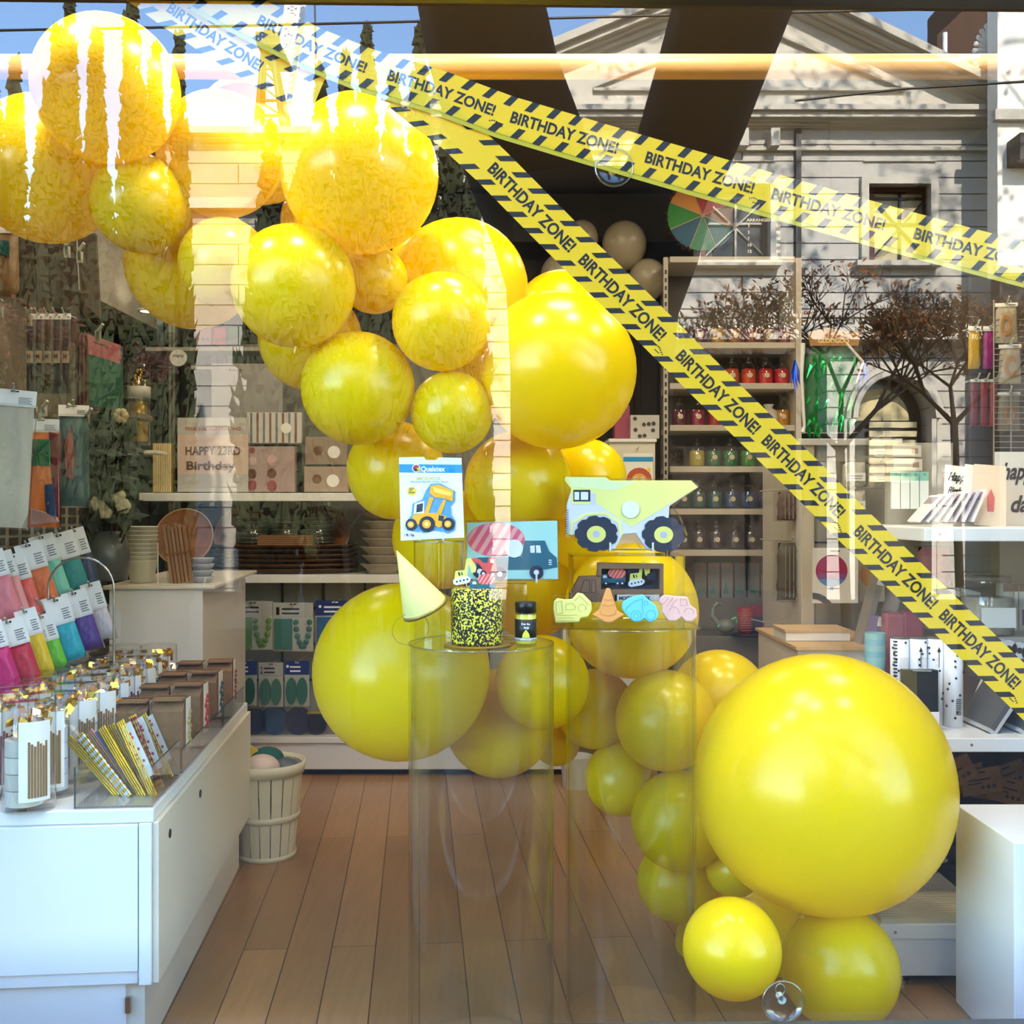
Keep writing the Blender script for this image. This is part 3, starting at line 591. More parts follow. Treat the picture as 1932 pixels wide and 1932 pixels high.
cup(1160, 312, 36, 'suction cup under the shallow tape, seen in the fork of the mirrored trunk')
# ------------------------------------------------------------------ goods on the plinths
def plane_at(u, v, d, yaw=0, tilt=0): return at(P(u, v, d), yaw, tilt)
def S(l, u0, v0, d): return pts(l, u0, v0, d)
def circ(u, v, r, n=22, e=1.): return [(u + r * math.cos(6.2832 * i / n), v + e * r * math.sin(6.2832 * i / n)) for i in range(n)]
def stand(u0, u1, vb, d, label, vt=None, group='clear wire easels'):
    t = thing('display_easel', label, 'easel', P((u0 + u1) / 2, vb, d + .02), group); k = d / F; h = ((vb - (vt or vb - 60)) * k)
    for s in (-1, 1):
        x = s * (u1 - u0) / 2 * k; MB(C('easel_white', 226, 226, 218, .3)).tube([(x, .06, 0), (x, 0, 0), (x, -.034, 0), (x, -.034, .022)], .0028, 6).obj('hook', t)
        MB(C('easel_white', 226, 226, 218, .3)).tube([(x, 0, .0), (x * .8, .03, h)], .0022, 6).obj('upright', t)
    MB(C('easel_white', 226, 226, 218, .3)).cyl((-(u1 - u0) / 2 * k, .06, 0), ((u1 - u0) / 2 * k, .06, 0), .0025, n=6).obj('crossbar', t)
# speckled cake on its board, with wooden-stick toppers
c = P(900, 1216, 2.69); c.z = PLA[0].z
t = thing('cake_board', 'thin scalloped gold cake board under the speckled cake', 'cake board', c)
MB(C('board_gold', 190, 150, 60, .35, metal=.6)).lathe([(1e-4, .0015), (.083, .0015), (.086, .003), (.083, .0045), (1e-4, .0045)], n=28, smooth=False).obj('board', t)
def cake_mat():
    m = mat('yellow_black_sprinkles', (.9, .8, .05), .6); n = m.node_tree; b = n.nodes['Principled BSDF']; tc = n.nodes.new('ShaderNodeTexCoord')
    nz = n.nodes.new('ShaderNodeTexNoise'); nz.inputs['Scale'].default_value = 190; nz.inputs['Detail'].default_value = 1.; r = n.nodes.new('ShaderNodeValToRGB'); r.color_ramp.interpolation = 'CONSTANT'
    r.color_ramp.elements[0].color = (.008, .007, .01, 1); r.color_ramp.elements[1].position = .535; r.color_ramp.elements[1].color = (.93, .82, .06, 1)
    n.links.new(tc.outputs['Object'], nz.inputs[0]); n.links.new(nz.outputs[0], r.inputs[0]); n.links.new(r.outputs[0], b.inputs['Base Color'])
    bp = n.nodes.new('ShaderNodeBump'); bp.inputs['Strength'].default_value = .6; bp.inputs['Distance'].default_value = .002; n.links.new(nz.outputs[0], bp.inputs['Height']); n.links.new(bp.outputs[0], b.inputs['Normal']); return m
t2 = thing('sprinkle_cake', 'tall round cake coated all over in black and yellow sprinkles', 'cake', c + Vector((0, 0, .005)))
MB(cake_mat()).lathe([(1e-4, 0), (.063, 0), (.066, .004), (.066, .132), (.064, .139), (.058, .142), (1e-4, .142)], n=48).obj('cake', t2)
ctop = c.z + .147
def topper(name, label, shapes, u, v, vstick, d, sticks=None):
    """paper topper: layers of card on a stick; shapes are (material, outline, layer)"""
    t = thing(name, label, 'cake topper', P(u, v, d), 'paper vehicle cake toppers'); q = MB()
    for m, poly, ly in shapes: q.prism(S(poly, u, v, d), -.001 - ly * .0006, .001, m)
    q.obj('cut_out', t); k = d / F
    MB(C('stick_wood', 214, 188, 140, .7)).cyl((0, .002, 0), ((sticks or 0) * k, .002, -(vstick - v) * k), .0016, n=6).obj('stick', t)
PALEY = C('pale_yellow_card', 238, 232, 120, .6); TEAL = C('teal_card', 40, 104, 124, .6); CORAL = C('coral_card', 232, 88, 84, .6); PINKS = C('light_coral', 248, 160, 148, .6)
NAVY = C('navy_print', 34, 48, 76, .6); WP = C('white_print', 246, 246, 250, .6)
def digger(x, y, s=1.):
    f = lambda l: [(x + a * s, y + b_ * s) for a, b_ in l]
    return [(PALEY, f([(-22, -10), (-4, -12), (-2, -22), (0, -34), (8, -36), (20, -18), (18, -8), (10, -6), (8, -16), (5, -25), (2, -4), (4, 6), (-24, 8)]), 0),
            (WP, f([(-26, 8), (-20, 3), (2, 0), (8, 4), (8, 9), (2, 14), (-20, 18), (-26, 15)]), 1)] + [(NAVY, f(circ(-19 + 7 * i, 11 - i * 1.6, 1.9, 10)), 2) for i in range(4)] + [(BLACK, f([(-17, -8), (-14, -8), (-12, -1), (-15, -1)]), 1), (BLACK, f([(-11, -8), (-9, -8), (-7, -2), (-9, -2)]), 1)]
topper('digger_topper', 'pale yellow paper digger topper on a stick in the cake, left', digger(880, 1087, .95), 878, 1087, 1125, 2.68, 5)
def loader(x, y, s):
    f = lambda l: [(x + a * s, y + b_ * s) for a, b_ in l]
    return [(CORAL, f([(-28, -14), (-16, -18), (-6, -14), (0, -8), (8, -8), (10, -18), (22, -18), (24, -6), (26, 8), (20, 14), (-4, 12), (-2, 2), (-10, -8), (-20, -8), (-28, -10)]), 0), (WP, f([(13, -15), (20, -15), (21, -8), (13, -8)]), 1),
            (NAVY, f(circ(0, 12, 6)), 1), (NAVY, f(circ(18, 14, 6)), 1), (WP, f(circ(0, 12, 2.6)), 2), (WP, f(circ(18, 14, 2.6)), 2)]
topper('loader_topper', 'coral red paper loader topper on a stick behind the mixer topper', loader(912, 1070, 1.0), 912, 1070, 1125, 2.70)
def stripes(c, rx, ry, n, m, ly):
    """slanted stripes cut to an oval, each a clipped convex outline"""
    oval = [(c[0] + rx * math.cos(a), c[1] + ry * math.sin(a)) for a in [6.2832 * i / 28 for i in range(28)]]; out = []
    def half(poly, f):
        r = []
        for p, q in zip(poly, poly[1:] + poly[:1]):
            fp, fq = f(p), f(q)
            if fp >= 0: r.append(p)
            if fp * fq < 0: k = fp / (fp - fq); r.append((p[0] + (q[0] - p[0]) * k, p[1] + (q[1] - p[1]) * k))
        return r
    w = 2.2 * rx / n
    for i in range(n):
        s0 = -1.1 * rx + i * w; g = lambda p: (p[0] - c[0]) + .62 * (p[1] - c[1])
        pl = half(half(oval, lambda p: g(p) - s0), lambda p: s0 + w * .5 - g(p))
        if len(pl) > 2: out.append((m, pl, ly))
    return out
def mixer_small(x, y, s):
    f = lambda l: [(x + a * s, y + b_ * s) for a, b_ in l]
    return [(CORAL, f(circ(8, -10, 17, 24, .62)), 0)] + [(m, p, l) for m, p, l in stripes((x + 8 * s, y - 10 * s), 17 * s, 10.4 * s, 5, PINKS, 1)] + [(TEAL, f([(-24, 0), (-20, -8), (-10, -9), (-8, 0), (24, -1), (24, 8), (-24, 9)]), 1), (WP, f([(-18, -6), (-12, -6), (-11, -1), (-19, -1)]), 2)] + [z for cx in (-13, 9, 18) for z in ((NAVY, f(circ(cx, 9, 4)), 2), (WP, f(circ(cx, 9, 1.8)), 3))]
topper('mixer_topper', 'small paper cement mixer topper with striped drum at the front of the cake', mixer_small(910, 1103, 1.0), 910, 1103, 1130, 2.645)
# sprinkle shaker jar
c = P(992, 1209, 2.70); c.z = PLA[0].z + .001
t = thing('sprinkle_jar', 'small shaker jar of yellow sprinkles with black lid and black label', 'sprinkle jar', c)
SPK = C('yellow_sprinkles', 240, 228, 70, .6, bump=.6, scale=300); MB(SPK).lathe([(1e-4, .003), (.024, .003), (.025, .008), (.025, .076), (.02, .078), (1e-4, .078)], n=32).obj('sprinkles', t)
MB(ACR).lathe([(1e-4, 0), (.026, 0), (.0272, .003), (.0272, .078), (.024, .084)], n=32).obj('jar', t)
MB(C('label_black', 20, 20, 22, .45)).lathe([(.0275, .014), (.0277, .014), (.0277, .066), (.0275, .066)], n=32).obj('label_band', t)
MB(C('label_silver', 176, 182, 190, .4)).lathe([(.0279, .012), (.0280, .012), (.0280, .019), (.0279, .019)], n=32).obj('silver_band', t)
q = MB(BLACK).lathe([(1e-4, .082), (.0275, .082), (.0275, .106), (.025, .109), (1e-4, .109)], n=32); q.obj('lid', t, bevel=0)
q = MB(WP); q.text('Over the', -.012, .052, .022, .006, -.0284); q.text('top', -.006, .043, .014, .006, -.0286); q.text('SPRINKLES', -.014, .0135, .028, .0042, -.0286)
q.prism(S(circ(0, 0, 5.5), 0, 0, 2.7) and [(-.010, .020), (.010, .020), (.008, .030), (.0, .041), (-.008, .030)], -.0285, -.0278, SPK); q.obj('print', t)
# party hat lying tilted on the plinth edge
t = thing('party_hat', 'pale yellow paper cone party hat with glitter trim, tipped over at the left', 'party hat', Matrix.Translation(P(802, 1148, 2.66)) @ Ry(-24.5) @ Rx(14))
k = 2.66 / F; r0 = 45 * k
HATY = C('hat_paper', 252, 246, 160, .6, trans=.3); MB(HATY).lathe([(r0, 0), (.0006, 125 * k), (.0001, 125 * k)], n=40).obj('cone', t)
MB(C('glitter_trim', 176, 150, 80, .35, metal=.5, bump=1., scale=400)).lathe([(r0 - .001, -.002), (r0 + .001, -.003), (r0 - .001, .006), (r0 - .003, .006), (r0 - .001, -.002)], n=40).obj('glitter_trim', t)
q = MB(C('elastic', 130, 116, 60, .7)); q.tube([(-r0 + .008 + .052 * math.sin(a) * .9 , -r0 * .3 - .01, -.03 - .04 * math.cos(a) + .005) for a in [i * 6.2832 / 22 for i in range(23)]], .0006, 5); q.obj('elastic_loop', t)
# small riser, with the foil balloon packet on an easel
rc = P(828, 1212, 2.80); rc.z = PLA[0].z + .001; rr = 47 * 2.8 / F
riser(rc, rr, 1.4 - (1021 - 966) * 2.8 / F - rc.z, 'small clear cylinder riser under the foil balloon packet')
t = thing('balloon_packet', 'white packet with a yellow loader foil balloon printed on it, blue band on top', 'packet', plane_at(812, 1020, 2.775, 0, -6)); d = 2.77; G = lambda l: S(l, 812, 1020, d)
q = MB(C('packet_white', 244, 246, 250, .4)); q.prism(G([(751, 861), (798, 860), (802, 866), (822, 866), (826, 861), (870, 862), (876, 1014), (756, 1020)]), 0, .006)
q.prism(G([(751, 874), (871, 875), (871, 891), (752, 890)]), -.0005, 0, C('cyan_band', 20, 150, 214, .4)); q.obj('card', t)
q = MB(C('packet_cyan', 10, 140, 210, .4)); kk = d / F
def tx(q, s, u, v, w, h, y, m=None, u0=812, v0=1020, kk=d / F, **k): q.text(s, (u - u0) * kk, -(v - v0) * kk, w * kk, h * kk, y, m, **k)
tx(q, 'Qualatex', 793, 888, 46, 10, -.0012, WP); tx(q, 'MICROFOIL', 785, 905, 47, 6.5, -.0008, C('gold_ink', 232, 206, 130)); tx(q, 'BALLOON | BALLON | GLOBO | BALAO', 774, 909.5, 71, 3, -.0008, C('pale_blue_ink', 120, 170, 214))
q.prism(G(circ(784, 882, 8)), -.0012, -.0005, WP); q.prism(G(circ(784, 882, 6.4)), -.0016, -.0012, C('logo_red', 190, 40, 60)); q.prism(G([(784, 882), (791, 880), (790, 890), (796, 889), (788, 886)]), -.0019, -.0016, C('logo_yellow', 240, 210, 60)); q.prism(G(circ(783, 885, 3, 12)), -.0019, -.0016, NAVY)
q.prism(G(circ(776, 926, 9)), -.0012, 0, C('badge_yellow', 250, 216, 70)); tx(q, '22"', 771, 924, 9, 4, -.0014, NAVY); tx(q, '55cm', 770, 930, 12, 4, -.0014, NAVY)
tx(q, '1 PK / Pqt.', 763, 1012, 19, 5, -.0008, NAVY); q.obj('print', t)
BLU = C('loader_blue', 90, 160, 214, .3); OR = C('loader_orange', 250, 178, 40, .35); q = MB(BLU)
def LL(m, l, y): q.prism(G(l), -y, 0, m)
LL(BLU, [(812, 912), (830, 911), (858, 926), (858, 945), (850, 955), (852, 972), (860, 984), (858, 1000), (846, 1006), (820, 1000), (800, 1005), (784, 1003), (768, 1000), (766, 984), (776, 972), (778, 950), (796, 942), (803, 925)], .004)
LL(OR, [(812, 916), (828, 914), (855, 926), (854, 946), (838, 940), (820, 938), (810, 930)], .006); LL(C('bucket_light', 255, 214, 90), [(816, 918), (852, 929), (850, 936), (818, 928)], .0066)
LL(OR, [(810, 938), (818, 938), (808, 970), (800, 970)], .006); LL(OR, [(836, 942), (842, 944), (832, 970), (824, 968)], .006)
LL(OR, [(778, 972), (800, 968), (822, 968), (842, 974), (840, 990), (828, 996), (818, 990), (780, 990)], .0064); LL(NAVY, [(828, 972), (838, 974), (836, 984), (827, 982)], .007)
LL(WP, [(782, 950), (800, 945), (800, 968), (780, 970)], .0062); LL(NAVY, [(786, 952), (798, 949), (797, 965), (785, 967)], .0066)
for cu, cv, r in ((776, 990, 11), (806, 989, 15), (846, 989, 12)): LL(C('tyre_ink', 34, 40, 60), circ(cu, cv, r), .0075); LL(OR, circ(cu - 1, cv, r * .55), .008); LL(C('hub_light', 255, 226, 150), circ(cu - 1, cv, r * .25), .0084)
q.obj('foil_loader', t, label='yellow loader on blue foil printed on the packet')
stand(795, 838, 1018, 2.775, 'clear easel holding the foil loader packet on the small riser', 985)
# cement mixer napkins in a film pouch
d = 2.86; t = thing('mixer_napkins', 'film pouch of mint napkins printed with a pink striped cement mixer', 'napkins', plane_at(965, 1094, d, 0, -4)); G = lambda l: S(l, 965, 1094, d)
MB(C('mint_paper', 184, 232, 222, .7)).prism(G([(880, 986), (1052, 982), (1053, 1093), (881, 1093)]), 0, .02).obj('napkin_stack', t, bevel=.002)
q = MB()
LL(C('drum_rose', 244, 92, 124), circ(936, 1018, 54, 30, .6), .001); 
for s_ in stripes((936, 1018), 53, 32, 6, C('drum_pink', 255, 176, 172), .0016): q.prism(G(s_[1]), -.0016, 0, s_[0])
LL(TEAL, [(900, 1052), (985, 1050), (990, 1020), (1028, 1020), (1036, 1040), (1050, 1052), (1052, 1070), (1030, 1074), (905, 1076), (896, 1062)], .0022)
LL(WP, [(1000, 1030), (1009, 1029), (1009, 1043), (1001, 1043)], .003); LL(WP, [(1011, 1029), (1019, 1029), (1021, 1043), (1012, 1043)], .003)
for v in (1056, 1060, 1064): LL(WP, [(1035, v), (1041, v), (1041, v + 2), (1035, v + 2)], .003)
for cu, cv in ((905, 1078), (943, 1083), (1012, 1080)): LL(NAVY, circ(cu, cv, 13), .003); LL(WP, circ(cu, cv, 5), .0036)
q.obj('mixer_print', t); MB(C('round_sticker', 250, 250, 252, .5)).prism(G(circ(970, 1035, 17)), -.004, -.003).obj('sticker', t)
MB(FILM).prism(G([(874, 982), (1055, 978), (1056, 1097), (877, 1097)]), -.007, .024).obj('film_pouch', t)
stand(905, 1012, 1097, 2.86, 'clear easel under the mixer napkins', 1080)
c = P(965, 1103, 2.86); pz = PLA[0].z
t = thing('riser_block', 'low clear box riser behind the cake carrying the mixer napkins', 'riser', (P(960, 1100, 2.86).x - .01, 2.852, pz + .001)); hz = 1.4 - (1099 - 966) * 2.86 / F - pz - .004
MB(ACR).bb(-.058, .058, -.04, .04, 0, hz).obj('box', t)
# tipper truck napkins
d = 2.9; t = thing('tipper_napkins', 'film pouch of napkins cut as a pale yellow tipper truck with big navy wheels', 'napkins', plane_at(1190, 1036, d, 0, -3)); G = lambda l: S(l, 1190, 1036, d)
q = MB(C('tipper_lilac', 232, 232, 248, .7)); q.prism(G([(1070, 951), (1078, 925), (1078, 920), (1066, 905), (1067, 899), (1143, 900), (1152, 906), (1305, 906), (1318, 919), (1264, 955), (1262, 990), (1290, 1010), (1280, 1033), (1220, 1036), (1200, 1006), (1176, 1008), (1160, 1036), (1110, 1036), (1088, 1010), (1068, 1008)]), 0, .018); q.obj('napkin_stack', t, bevel=.002)
q = MB(); TY = C('tipper_yellow', 252, 248, 150, .7); LL(TY, [(1067, 899), (1143, 900), (1152, 906), (1305, 906), (1318, 919), (1192, 994), (1124, 948), (1124, 930), (1114, 930), (1114, 951), (1078, 951), (1078, 921), (1066, 906)], .001)
LL(C('tipper_pale', 240, 250, 196), [(1070, 901), (1142, 902), (1151, 908), (1200, 908), (1160, 925), (1080, 918)], .0014)
LL(C('tipper_lilac2', 222, 222, 242), [(1114, 930), (1124, 930), (1124, 952), (1114, 952)], .0016)
LL(NAVY, [(1082, 924), (1114, 924), (1114, 946), (1082, 946)], .002); LL(WP, [(1084, 928), (1093, 928), (1093, 943), (1084, 943)], .0026); LL(WP, [(1096, 928), (1110, 928), (1110, 943), (1096, 943)], .0026)
LL(TY, [(1077, 985), (1105, 968), (1145, 966), (1172, 984), (1174, 1009), (1169, 1009), (1167, 987), (1143, 971), (1107, 972), (1081, 989), (1080, 1009), (1076, 1009)], .0018)
for i in range(11): LL(C('grille_ink', 120, 116, 100), [(1067, 962 + i * 4.3), (1073, 961 + i * 4.3), (1073, 962.4 + i * 4.3), (1067, 963.4 + i * 4.3)], .002)
for cu, cv in ((1125, 1007), (1252, 1008)):
    LL(C('tyre_navy', 38, 50, 72), [(cu + r * math.cos(a), cv + r * .84 * math.sin(a)) for i in range(36) for r, a in ((41 if i % 4 else 37, i * math.pi / 18),)], .003); LL(C('hub_yellow', 246, 238, 130), circ(cu, cv + 1, 18, 24, .88), .0036); LL(C('hub_lilac', 196, 196, 226), circ(cu, cv + 1, 6.5), .0042)
q.obj('truck_print', t); MB(C('round_sticker', 250, 250, 252, .5)).prism(G(circ(1190, 961, 16.5)), -.006, -.004).obj('sticker', t)
MB(FILM).prism(G([(1068, 950), (1064, 898), (1145, 897), (1154, 903), (1307, 903), (1320, 919), (1270, 955), (1284, 975), (1297, 1010), (1280, 1036), (1250, 1042), (1210, 1034), (1196, 1020), (1170, 1018), (1150, 1038), (1110, 1040), (1086, 1020), (1074, 1008), (1067, 1008)]), -.007, .022).obj('film_pouch', t)
stand(1149, 1229, 1038, 2.9, 'clear easel with two white hooks holding the tipper truck napkins', 1010)
# clear table riser on the right plinth
t = thing('clear_table', 'clear acrylic table riser on the right plinth carrying the tipper napkins', 'riser', (P(1180, 0, 2.95).x, 2.95, PLB[0].z + .001)); ht = 1.4 - (1046 - 966) * 2.92 / F - PLB[0].z; hw = 106 * 2.95 / F
MB(ACR).bb(-hw, hw, -.07, .07, ht - .005, ht).obj('top', t)
for s in (-1, 1): MB(ACR).bb(s * hw * .97 - .003, s * hw * .97 + .003, -.07, .07, 0, ht - .005).obj('side', t)
# brown truck-shaped box of toppers
d = 2.93; t = thing('truck_topper_box', 'brown cardboard truck shaped box of paper toppers with a window', 'box', plane_at(1160, 1136, d)); G = lambda l: S(l, 1160, 1136, d)
BRN = C('truck_brown', 132, 96, 70, .7); q = MB(BRN)
fr = [(1073, 1136), (1075, 1120), (1093, 1088), (1126, 1086), (1128, 1062), (1252, 1064), (1252, 1128), (1136, 1128), (1136, 1136)]
for a in ([(1073, 1136), (1075, 1120), (1093, 1088), (1134, 1086), (1134, 1136)], [(1128, 1062), (1252, 1064), (1252, 1073), (1128, 1073)], [(1128, 1073), (1135, 1073), (1135, 1088), (1126, 1088)], [(1245, 1073), (1252, 1073), (1252, 1136), (1245, 1136)], [(1134, 1112), (1245, 1112), (1245, 1122), (1134, 1122)], [(1134, 1122), (1160, 1122), (1160, 1136), (1134, 1136)]): q.prism(G(a), 0, .03)
q.prism(G([(1134, 1062), (1252, 1064), (1252, 1136), (1134, 1136)]), .03, .032, C('box_inside', 60, 70, 96)); q.obj('box', t)
q = MB(NAVY)
for a in ([(1094, 1118), (1102, 1094), (1112, 1094), (1112, 1118)], [(1115, 1118), (1117, 1094), (1123, 1094), (1125, 1118)]):
    for (x0, y0), (x1, y1) in zip(a, a[1:] + a[:1]): q.cyl(((x0 - 1160) * d / F, -.0004, -(y0 - 1136) * d / F), ((x1 - 1160) * d / F, -.0004, -(y1 - 1136) * d / F), .0008, n=4)
LL(C('box_label', 224, 214, 196), [(1164, 1122), (1244, 1122), (1244, 1134), (1164, 1134)], .001); tx(q, 'MIXER TRUCK', 1168, 1132, 60, 7, -.0014, NAVY, u0=1160, v0=1136, kk=d / F); q.obj('print', t)
for nm, lb, sh in (('mixer_card', 'little teal mixer card behind the box window', mixer_small(1157, 1092, 1.)), ('digger_card', 'little pale yellow digger card behind the box window', digger(1210, 1092, .9)), ('tractor_card', 'little navy tractor card behind the box window', [(NAVY, [(1222, 1084), (1236, 1078), (1240, 1094), (1224, 1096)], 0), (BLACK, circ(1228, 1098, 5), 1)])):
    q = MB()
    for m_, pl_, ly in sh: q.prism(G(pl_), .014 - ly * .0006, .016, m_)
    q.obj(nm, t, label=lb)
MB(FILM).prism(G([(1135, 1073), (1245, 1073), (1245, 1112), (1135, 1112)]), .0005, .001).obj('window_film', t)
# soap bars on a clear ledge
d = 2.83; c = P(1180, 1170, d); t = thing('clear_ledge', 'clear acrylic ledge tray at the front of the right plinth holding four bars', 'tray', (c.x, d, PLB[0].z + .002)); hw = 138 * d / F
MB(ACR).bb(-hw, hw, -.03, .05, 0, .004).obj('base', t); MB(ACR).bb(-hw, hw, -.033, -.03, 0, .022).obj('front_lip', t); MB(ACR).bb(-hw, hw, .05, .053, 0, .09).obj('back', t)
def bar(name, label, m, ink, outline, lines, u, v=1166):
    d = 2.815; t = thing(name, label, 'vehicle shaped bar', at(P(u, v + 6, d), 0, -5), 'pastel vehicle shaped bars'); MB(m).prism(S(outline, u, v + 6, d), 0, .014).obj('bar', t, bevel=.003)
    q = MB(ink); k = d / F
    for l in lines: q.tube([((a - u) * k, -.0004, -(b_ - v - 6) * k) for a, b_ in l], .0006, 4)
    q.obj('engraving', t)
arc = lambda x, y, r, a0=0, a1=360, n=14: [(x + r * math.cos(math.radians(a0 + (a1 - a0) * i / n)), y + r * math.sin(math.radians(a0 + (a1 - a0) * i / n))) for i in range(n + 1)]
bar('digger_bar', 'pale yellow digger shaped bar, first on the clear ledge', C('bar_yellow', 252, 240, 136, .55), C('ink_yellow', 200, 190, 90), [(1045, 1135), (1052, 1128), (1066, 1131), (1080, 1130), (1090, 1118), (1100, 1120), (1116, 1136), (1117, 1150), (1110, 1164), (1095, 1166), (1093, 1174), (1048, 1176), (1044, 1150)],
    [[(1049, 1136), (1060, 1134), (1062, 1156), (1050, 1158), (1049, 1136)], [(1068, 1140), (1080, 1138), (1086, 1144), (1084, 1150), (1068, 1150), (1068, 1140)], [(1084, 1134), (1094, 1124), (1110, 1140), (1104, 1150)], arc(1098, 1147, 7, 90, 400), [(1050, 1161), (1088, 1160)], [(1052, 1166), (1084, 1165)], [(1050, 1171), (1088, 1170)]], 1080)
bar('cone_bar', 'orange traffic cone shaped bar on the clear ledge', C('bar_orange', 255, 170, 90, .55), C('ink_orange', 214, 132, 60), [(1141, 1120), (1145, 1109), (1152, 1110), (1156, 1124), (1165, 1152), (1179, 1160), (1152, 1176), (1143, 1175), (1117, 1160), (1131, 1150)],
    [[(1139, 1130), (1148, 1133), (1157, 1130)], [(1135, 1140), (1148, 1144), (1161, 1140)], [(1132, 1150), (1134, 1159), (1148, 1162), (1160, 1159), (1163, 1151)]], 1147)
bar('tipper_bar', 'sky blue tipper truck shaped bar on the clear ledge', C('bar_blue', 122, 218, 236, .55), C('ink_blue', 70, 176, 200), [(1176, 1135), (1190, 1127), (1213, 1121), (1222, 1130), (1238, 1142), (1244, 1158), (1238, 1170), (1226, 1174), (1216, 1167), (1206, 1174), (1194, 1172), (1180, 1158), (1173, 1146)],
    [[(1180, 1148), (1198, 1134), (1212, 1130), (1213, 1160)], [(1216, 1134), (1222, 1134), (1223, 1141), (1216, 1142), (1216, 1134)], arc(1200, 1162, 10), arc(1200, 1162, 5), arc(1228, 1160, 9), [(1180, 1148), (1186, 1158)]], 1208)
bar('mixer_bar', 'pink cement mixer shaped bar, last on the clear ledge', C('bar_pink', 244, 190, 176, .55), C('ink_pink', 220, 150, 138), [(1246, 1128), (1254, 1122), (1270, 1124), (1298, 1126), (1304, 1142), (1315, 1150), (1316, 1164), (1306, 1173), (1294, 1172), (1286, 1164), (1276, 1172), (1262, 1172), (1250, 1156), (1250, 1142), (1244, 1136)],
    [[(1250, 1140), (1262, 1128)], [(1258, 1143), (1270, 1128)], [(1266, 1144), (1278, 1130)], [(1284, 1130), (1296, 1131), (1297, 1142), (1284, 1142), (1284, 1130)], arc(1272, 1154, 9, 180, 380), arc(1300, 1156, 9, 180, 380)], 1280)
# ------------------------------------------------------------------ left: counter, tubs, trays, hanging bags
# counter: long white cabinet running back along the left aisle, turned 5 degrees
CY = math.radians(5.2); CO = Vector((-.912, 2.70, 0)); CM = Matrix.Translation(CO) @ Matrix.Rotation(CY, 4, 'Z')   # origin at the near right corner, local -x = left, +y = back
t = thing('display_counter', 'long white counter cabinet at the left with two dark screw covers on its aisle side', 'counter', CM)
CT = .645
MB(WHITE).bb(-.95, -.004, .004, 1.5, .21, CT - .035).obj('body', t, bevel=.003)
MB(WHITE).bb(-.96, 0, -.004, 1.51, CT - .034, CT).obj('top', t, bevel=.003)
MB(CREAM).bb(-.0035, .012, .0, 1.51, .2, CT - .0345).obj('side_panel', t, bevel=.002, label='cream side panel facing the aisle')
MB(WHITE).bb(-.035, -.004, -.012, .004, .2, CT - .035).obj('end_stile', t, bevel=.002)
MB(WHITE).bb(-.95, -.038, -.010, .003, .235, CT - .037).obj('door', t, bevel=.002)
MB(WHITE).bb(-.95, -.04, .0, .02, .2, .233).obj('front_rail', t, bevel=.002)
MB(CREAM).bb(-.95, -.03, .03, 1.49, 0, .2).obj('plinth_base', t)
q = MB(WHITE).bb(-.95, -.075, .02, .03, .01, .195); d_ = q.obj('lower_door', t, bevel=.002)
MB(STEEL).bb(-.075, -.062, .012, .024, .12, .16).obj('hinge', d_)
for y in (.12, .52): MB(C('screw_dark', 60, 44, 34, .35, metal=.6)).cyl((.012, y, CT - .10), (.0145, y, CT - .10), .012, n=20).obj('screw_cover', t)
CW = lambda x, y, z=0: CM @ Vector((x, y, z))
# confetti and candle tubs
def tub(p, body, band, label, h=.265, r=.064):
    t = thing('party_tub', label, 'tub', Matrix.Translation(p) @ Rz(random.uniform(-20, 20)), 'clear tubs on the left counter')
    q = MB(C('tub_' + body[0], *body[1], .6))
    for k in range(4): q.cyl((-.012, 0, .012 + k * .042), (-.012, 0, .052 + k * .042), r * .72, r * .72, 18, m=C('tub_%s_%d' % (body[0], k % 2), *[max(0, c - 14 * (k % 2)) for c in body[1]], .6))
    q.obj('paper_rolls', t)
    q = MB(GOLD)
    for i in range(46):
        a = random.uniform(0, 6.28); rr = r * .85 * math.sqrt(random.random()); c_ = Vector((rr * math.cos(a), rr * math.sin(a), h - .08 + random.random() * .062)); s_ = Vector([random.uniform(-1, 1) for _ in '123']).normalized() * .016; b_ = s_.orthogonal().normalized() * .012
        q.add([c_ - s_, c_ + b_, c_ + s_, c_ - b_], [(0, 1, 2, 3)], GOLD if i % 4 else C('gold_pale', 250, 236, 180, .3, metal=1.))
    q.obj('gold_confetti', t, kind='stuff')
    MB(ACR).lathe([(1e-4, 0), (r, 0), (r, h), (r - .004, h + .004), (1e-4, h + .004)], n=32).obj('clear_tube', t)
    q = MB(PAPER); n = 10
    for i in range(n):
        a0, a1 = math.radians(-98 + i * 7), math.radians(-91 + i * 7); q.add([((r + .001) * math.cos(a0), (r + .001) * math.sin(a0), .03), ((r + .001) * math.cos(a1), (r + .001) * math.sin(a1), .03), ((r + .001) * math.cos(a1), (r + .001) * math.sin(a1), h - .035), ((r + .001) * math.cos(a0), (r + .001) * math.sin(a0), h - .035)], [(0, 1, 2, 3)])
    l = q.obj('white_label', t); q = MB(C(band[0], *band[1], .5))
    for i in range(7): a = math.radians(-76 + i * 6.2); q.cyl(((r + .0005) * math.cos(a), (r + .0005) * math.sin(a), .04), ((r + .0005) * math.cos(a), (r + .0005) * math.sin(a), h - .085 - .006 * (i % 3)), .0035, n=5)
    q.obj('candles', t)
TB = [('cream', (232, 230, 214)), ('white', (228, 230, 236)), ('ivory', (240, 234, 220))]; BN = [('brown_tassel', (150, 112, 60)), ('maroon_tassel', (128, 32, 50)), ('teal_tassel', (20, 120, 130)), ('purple_tassel', (70, 50, 140))]
k = 0
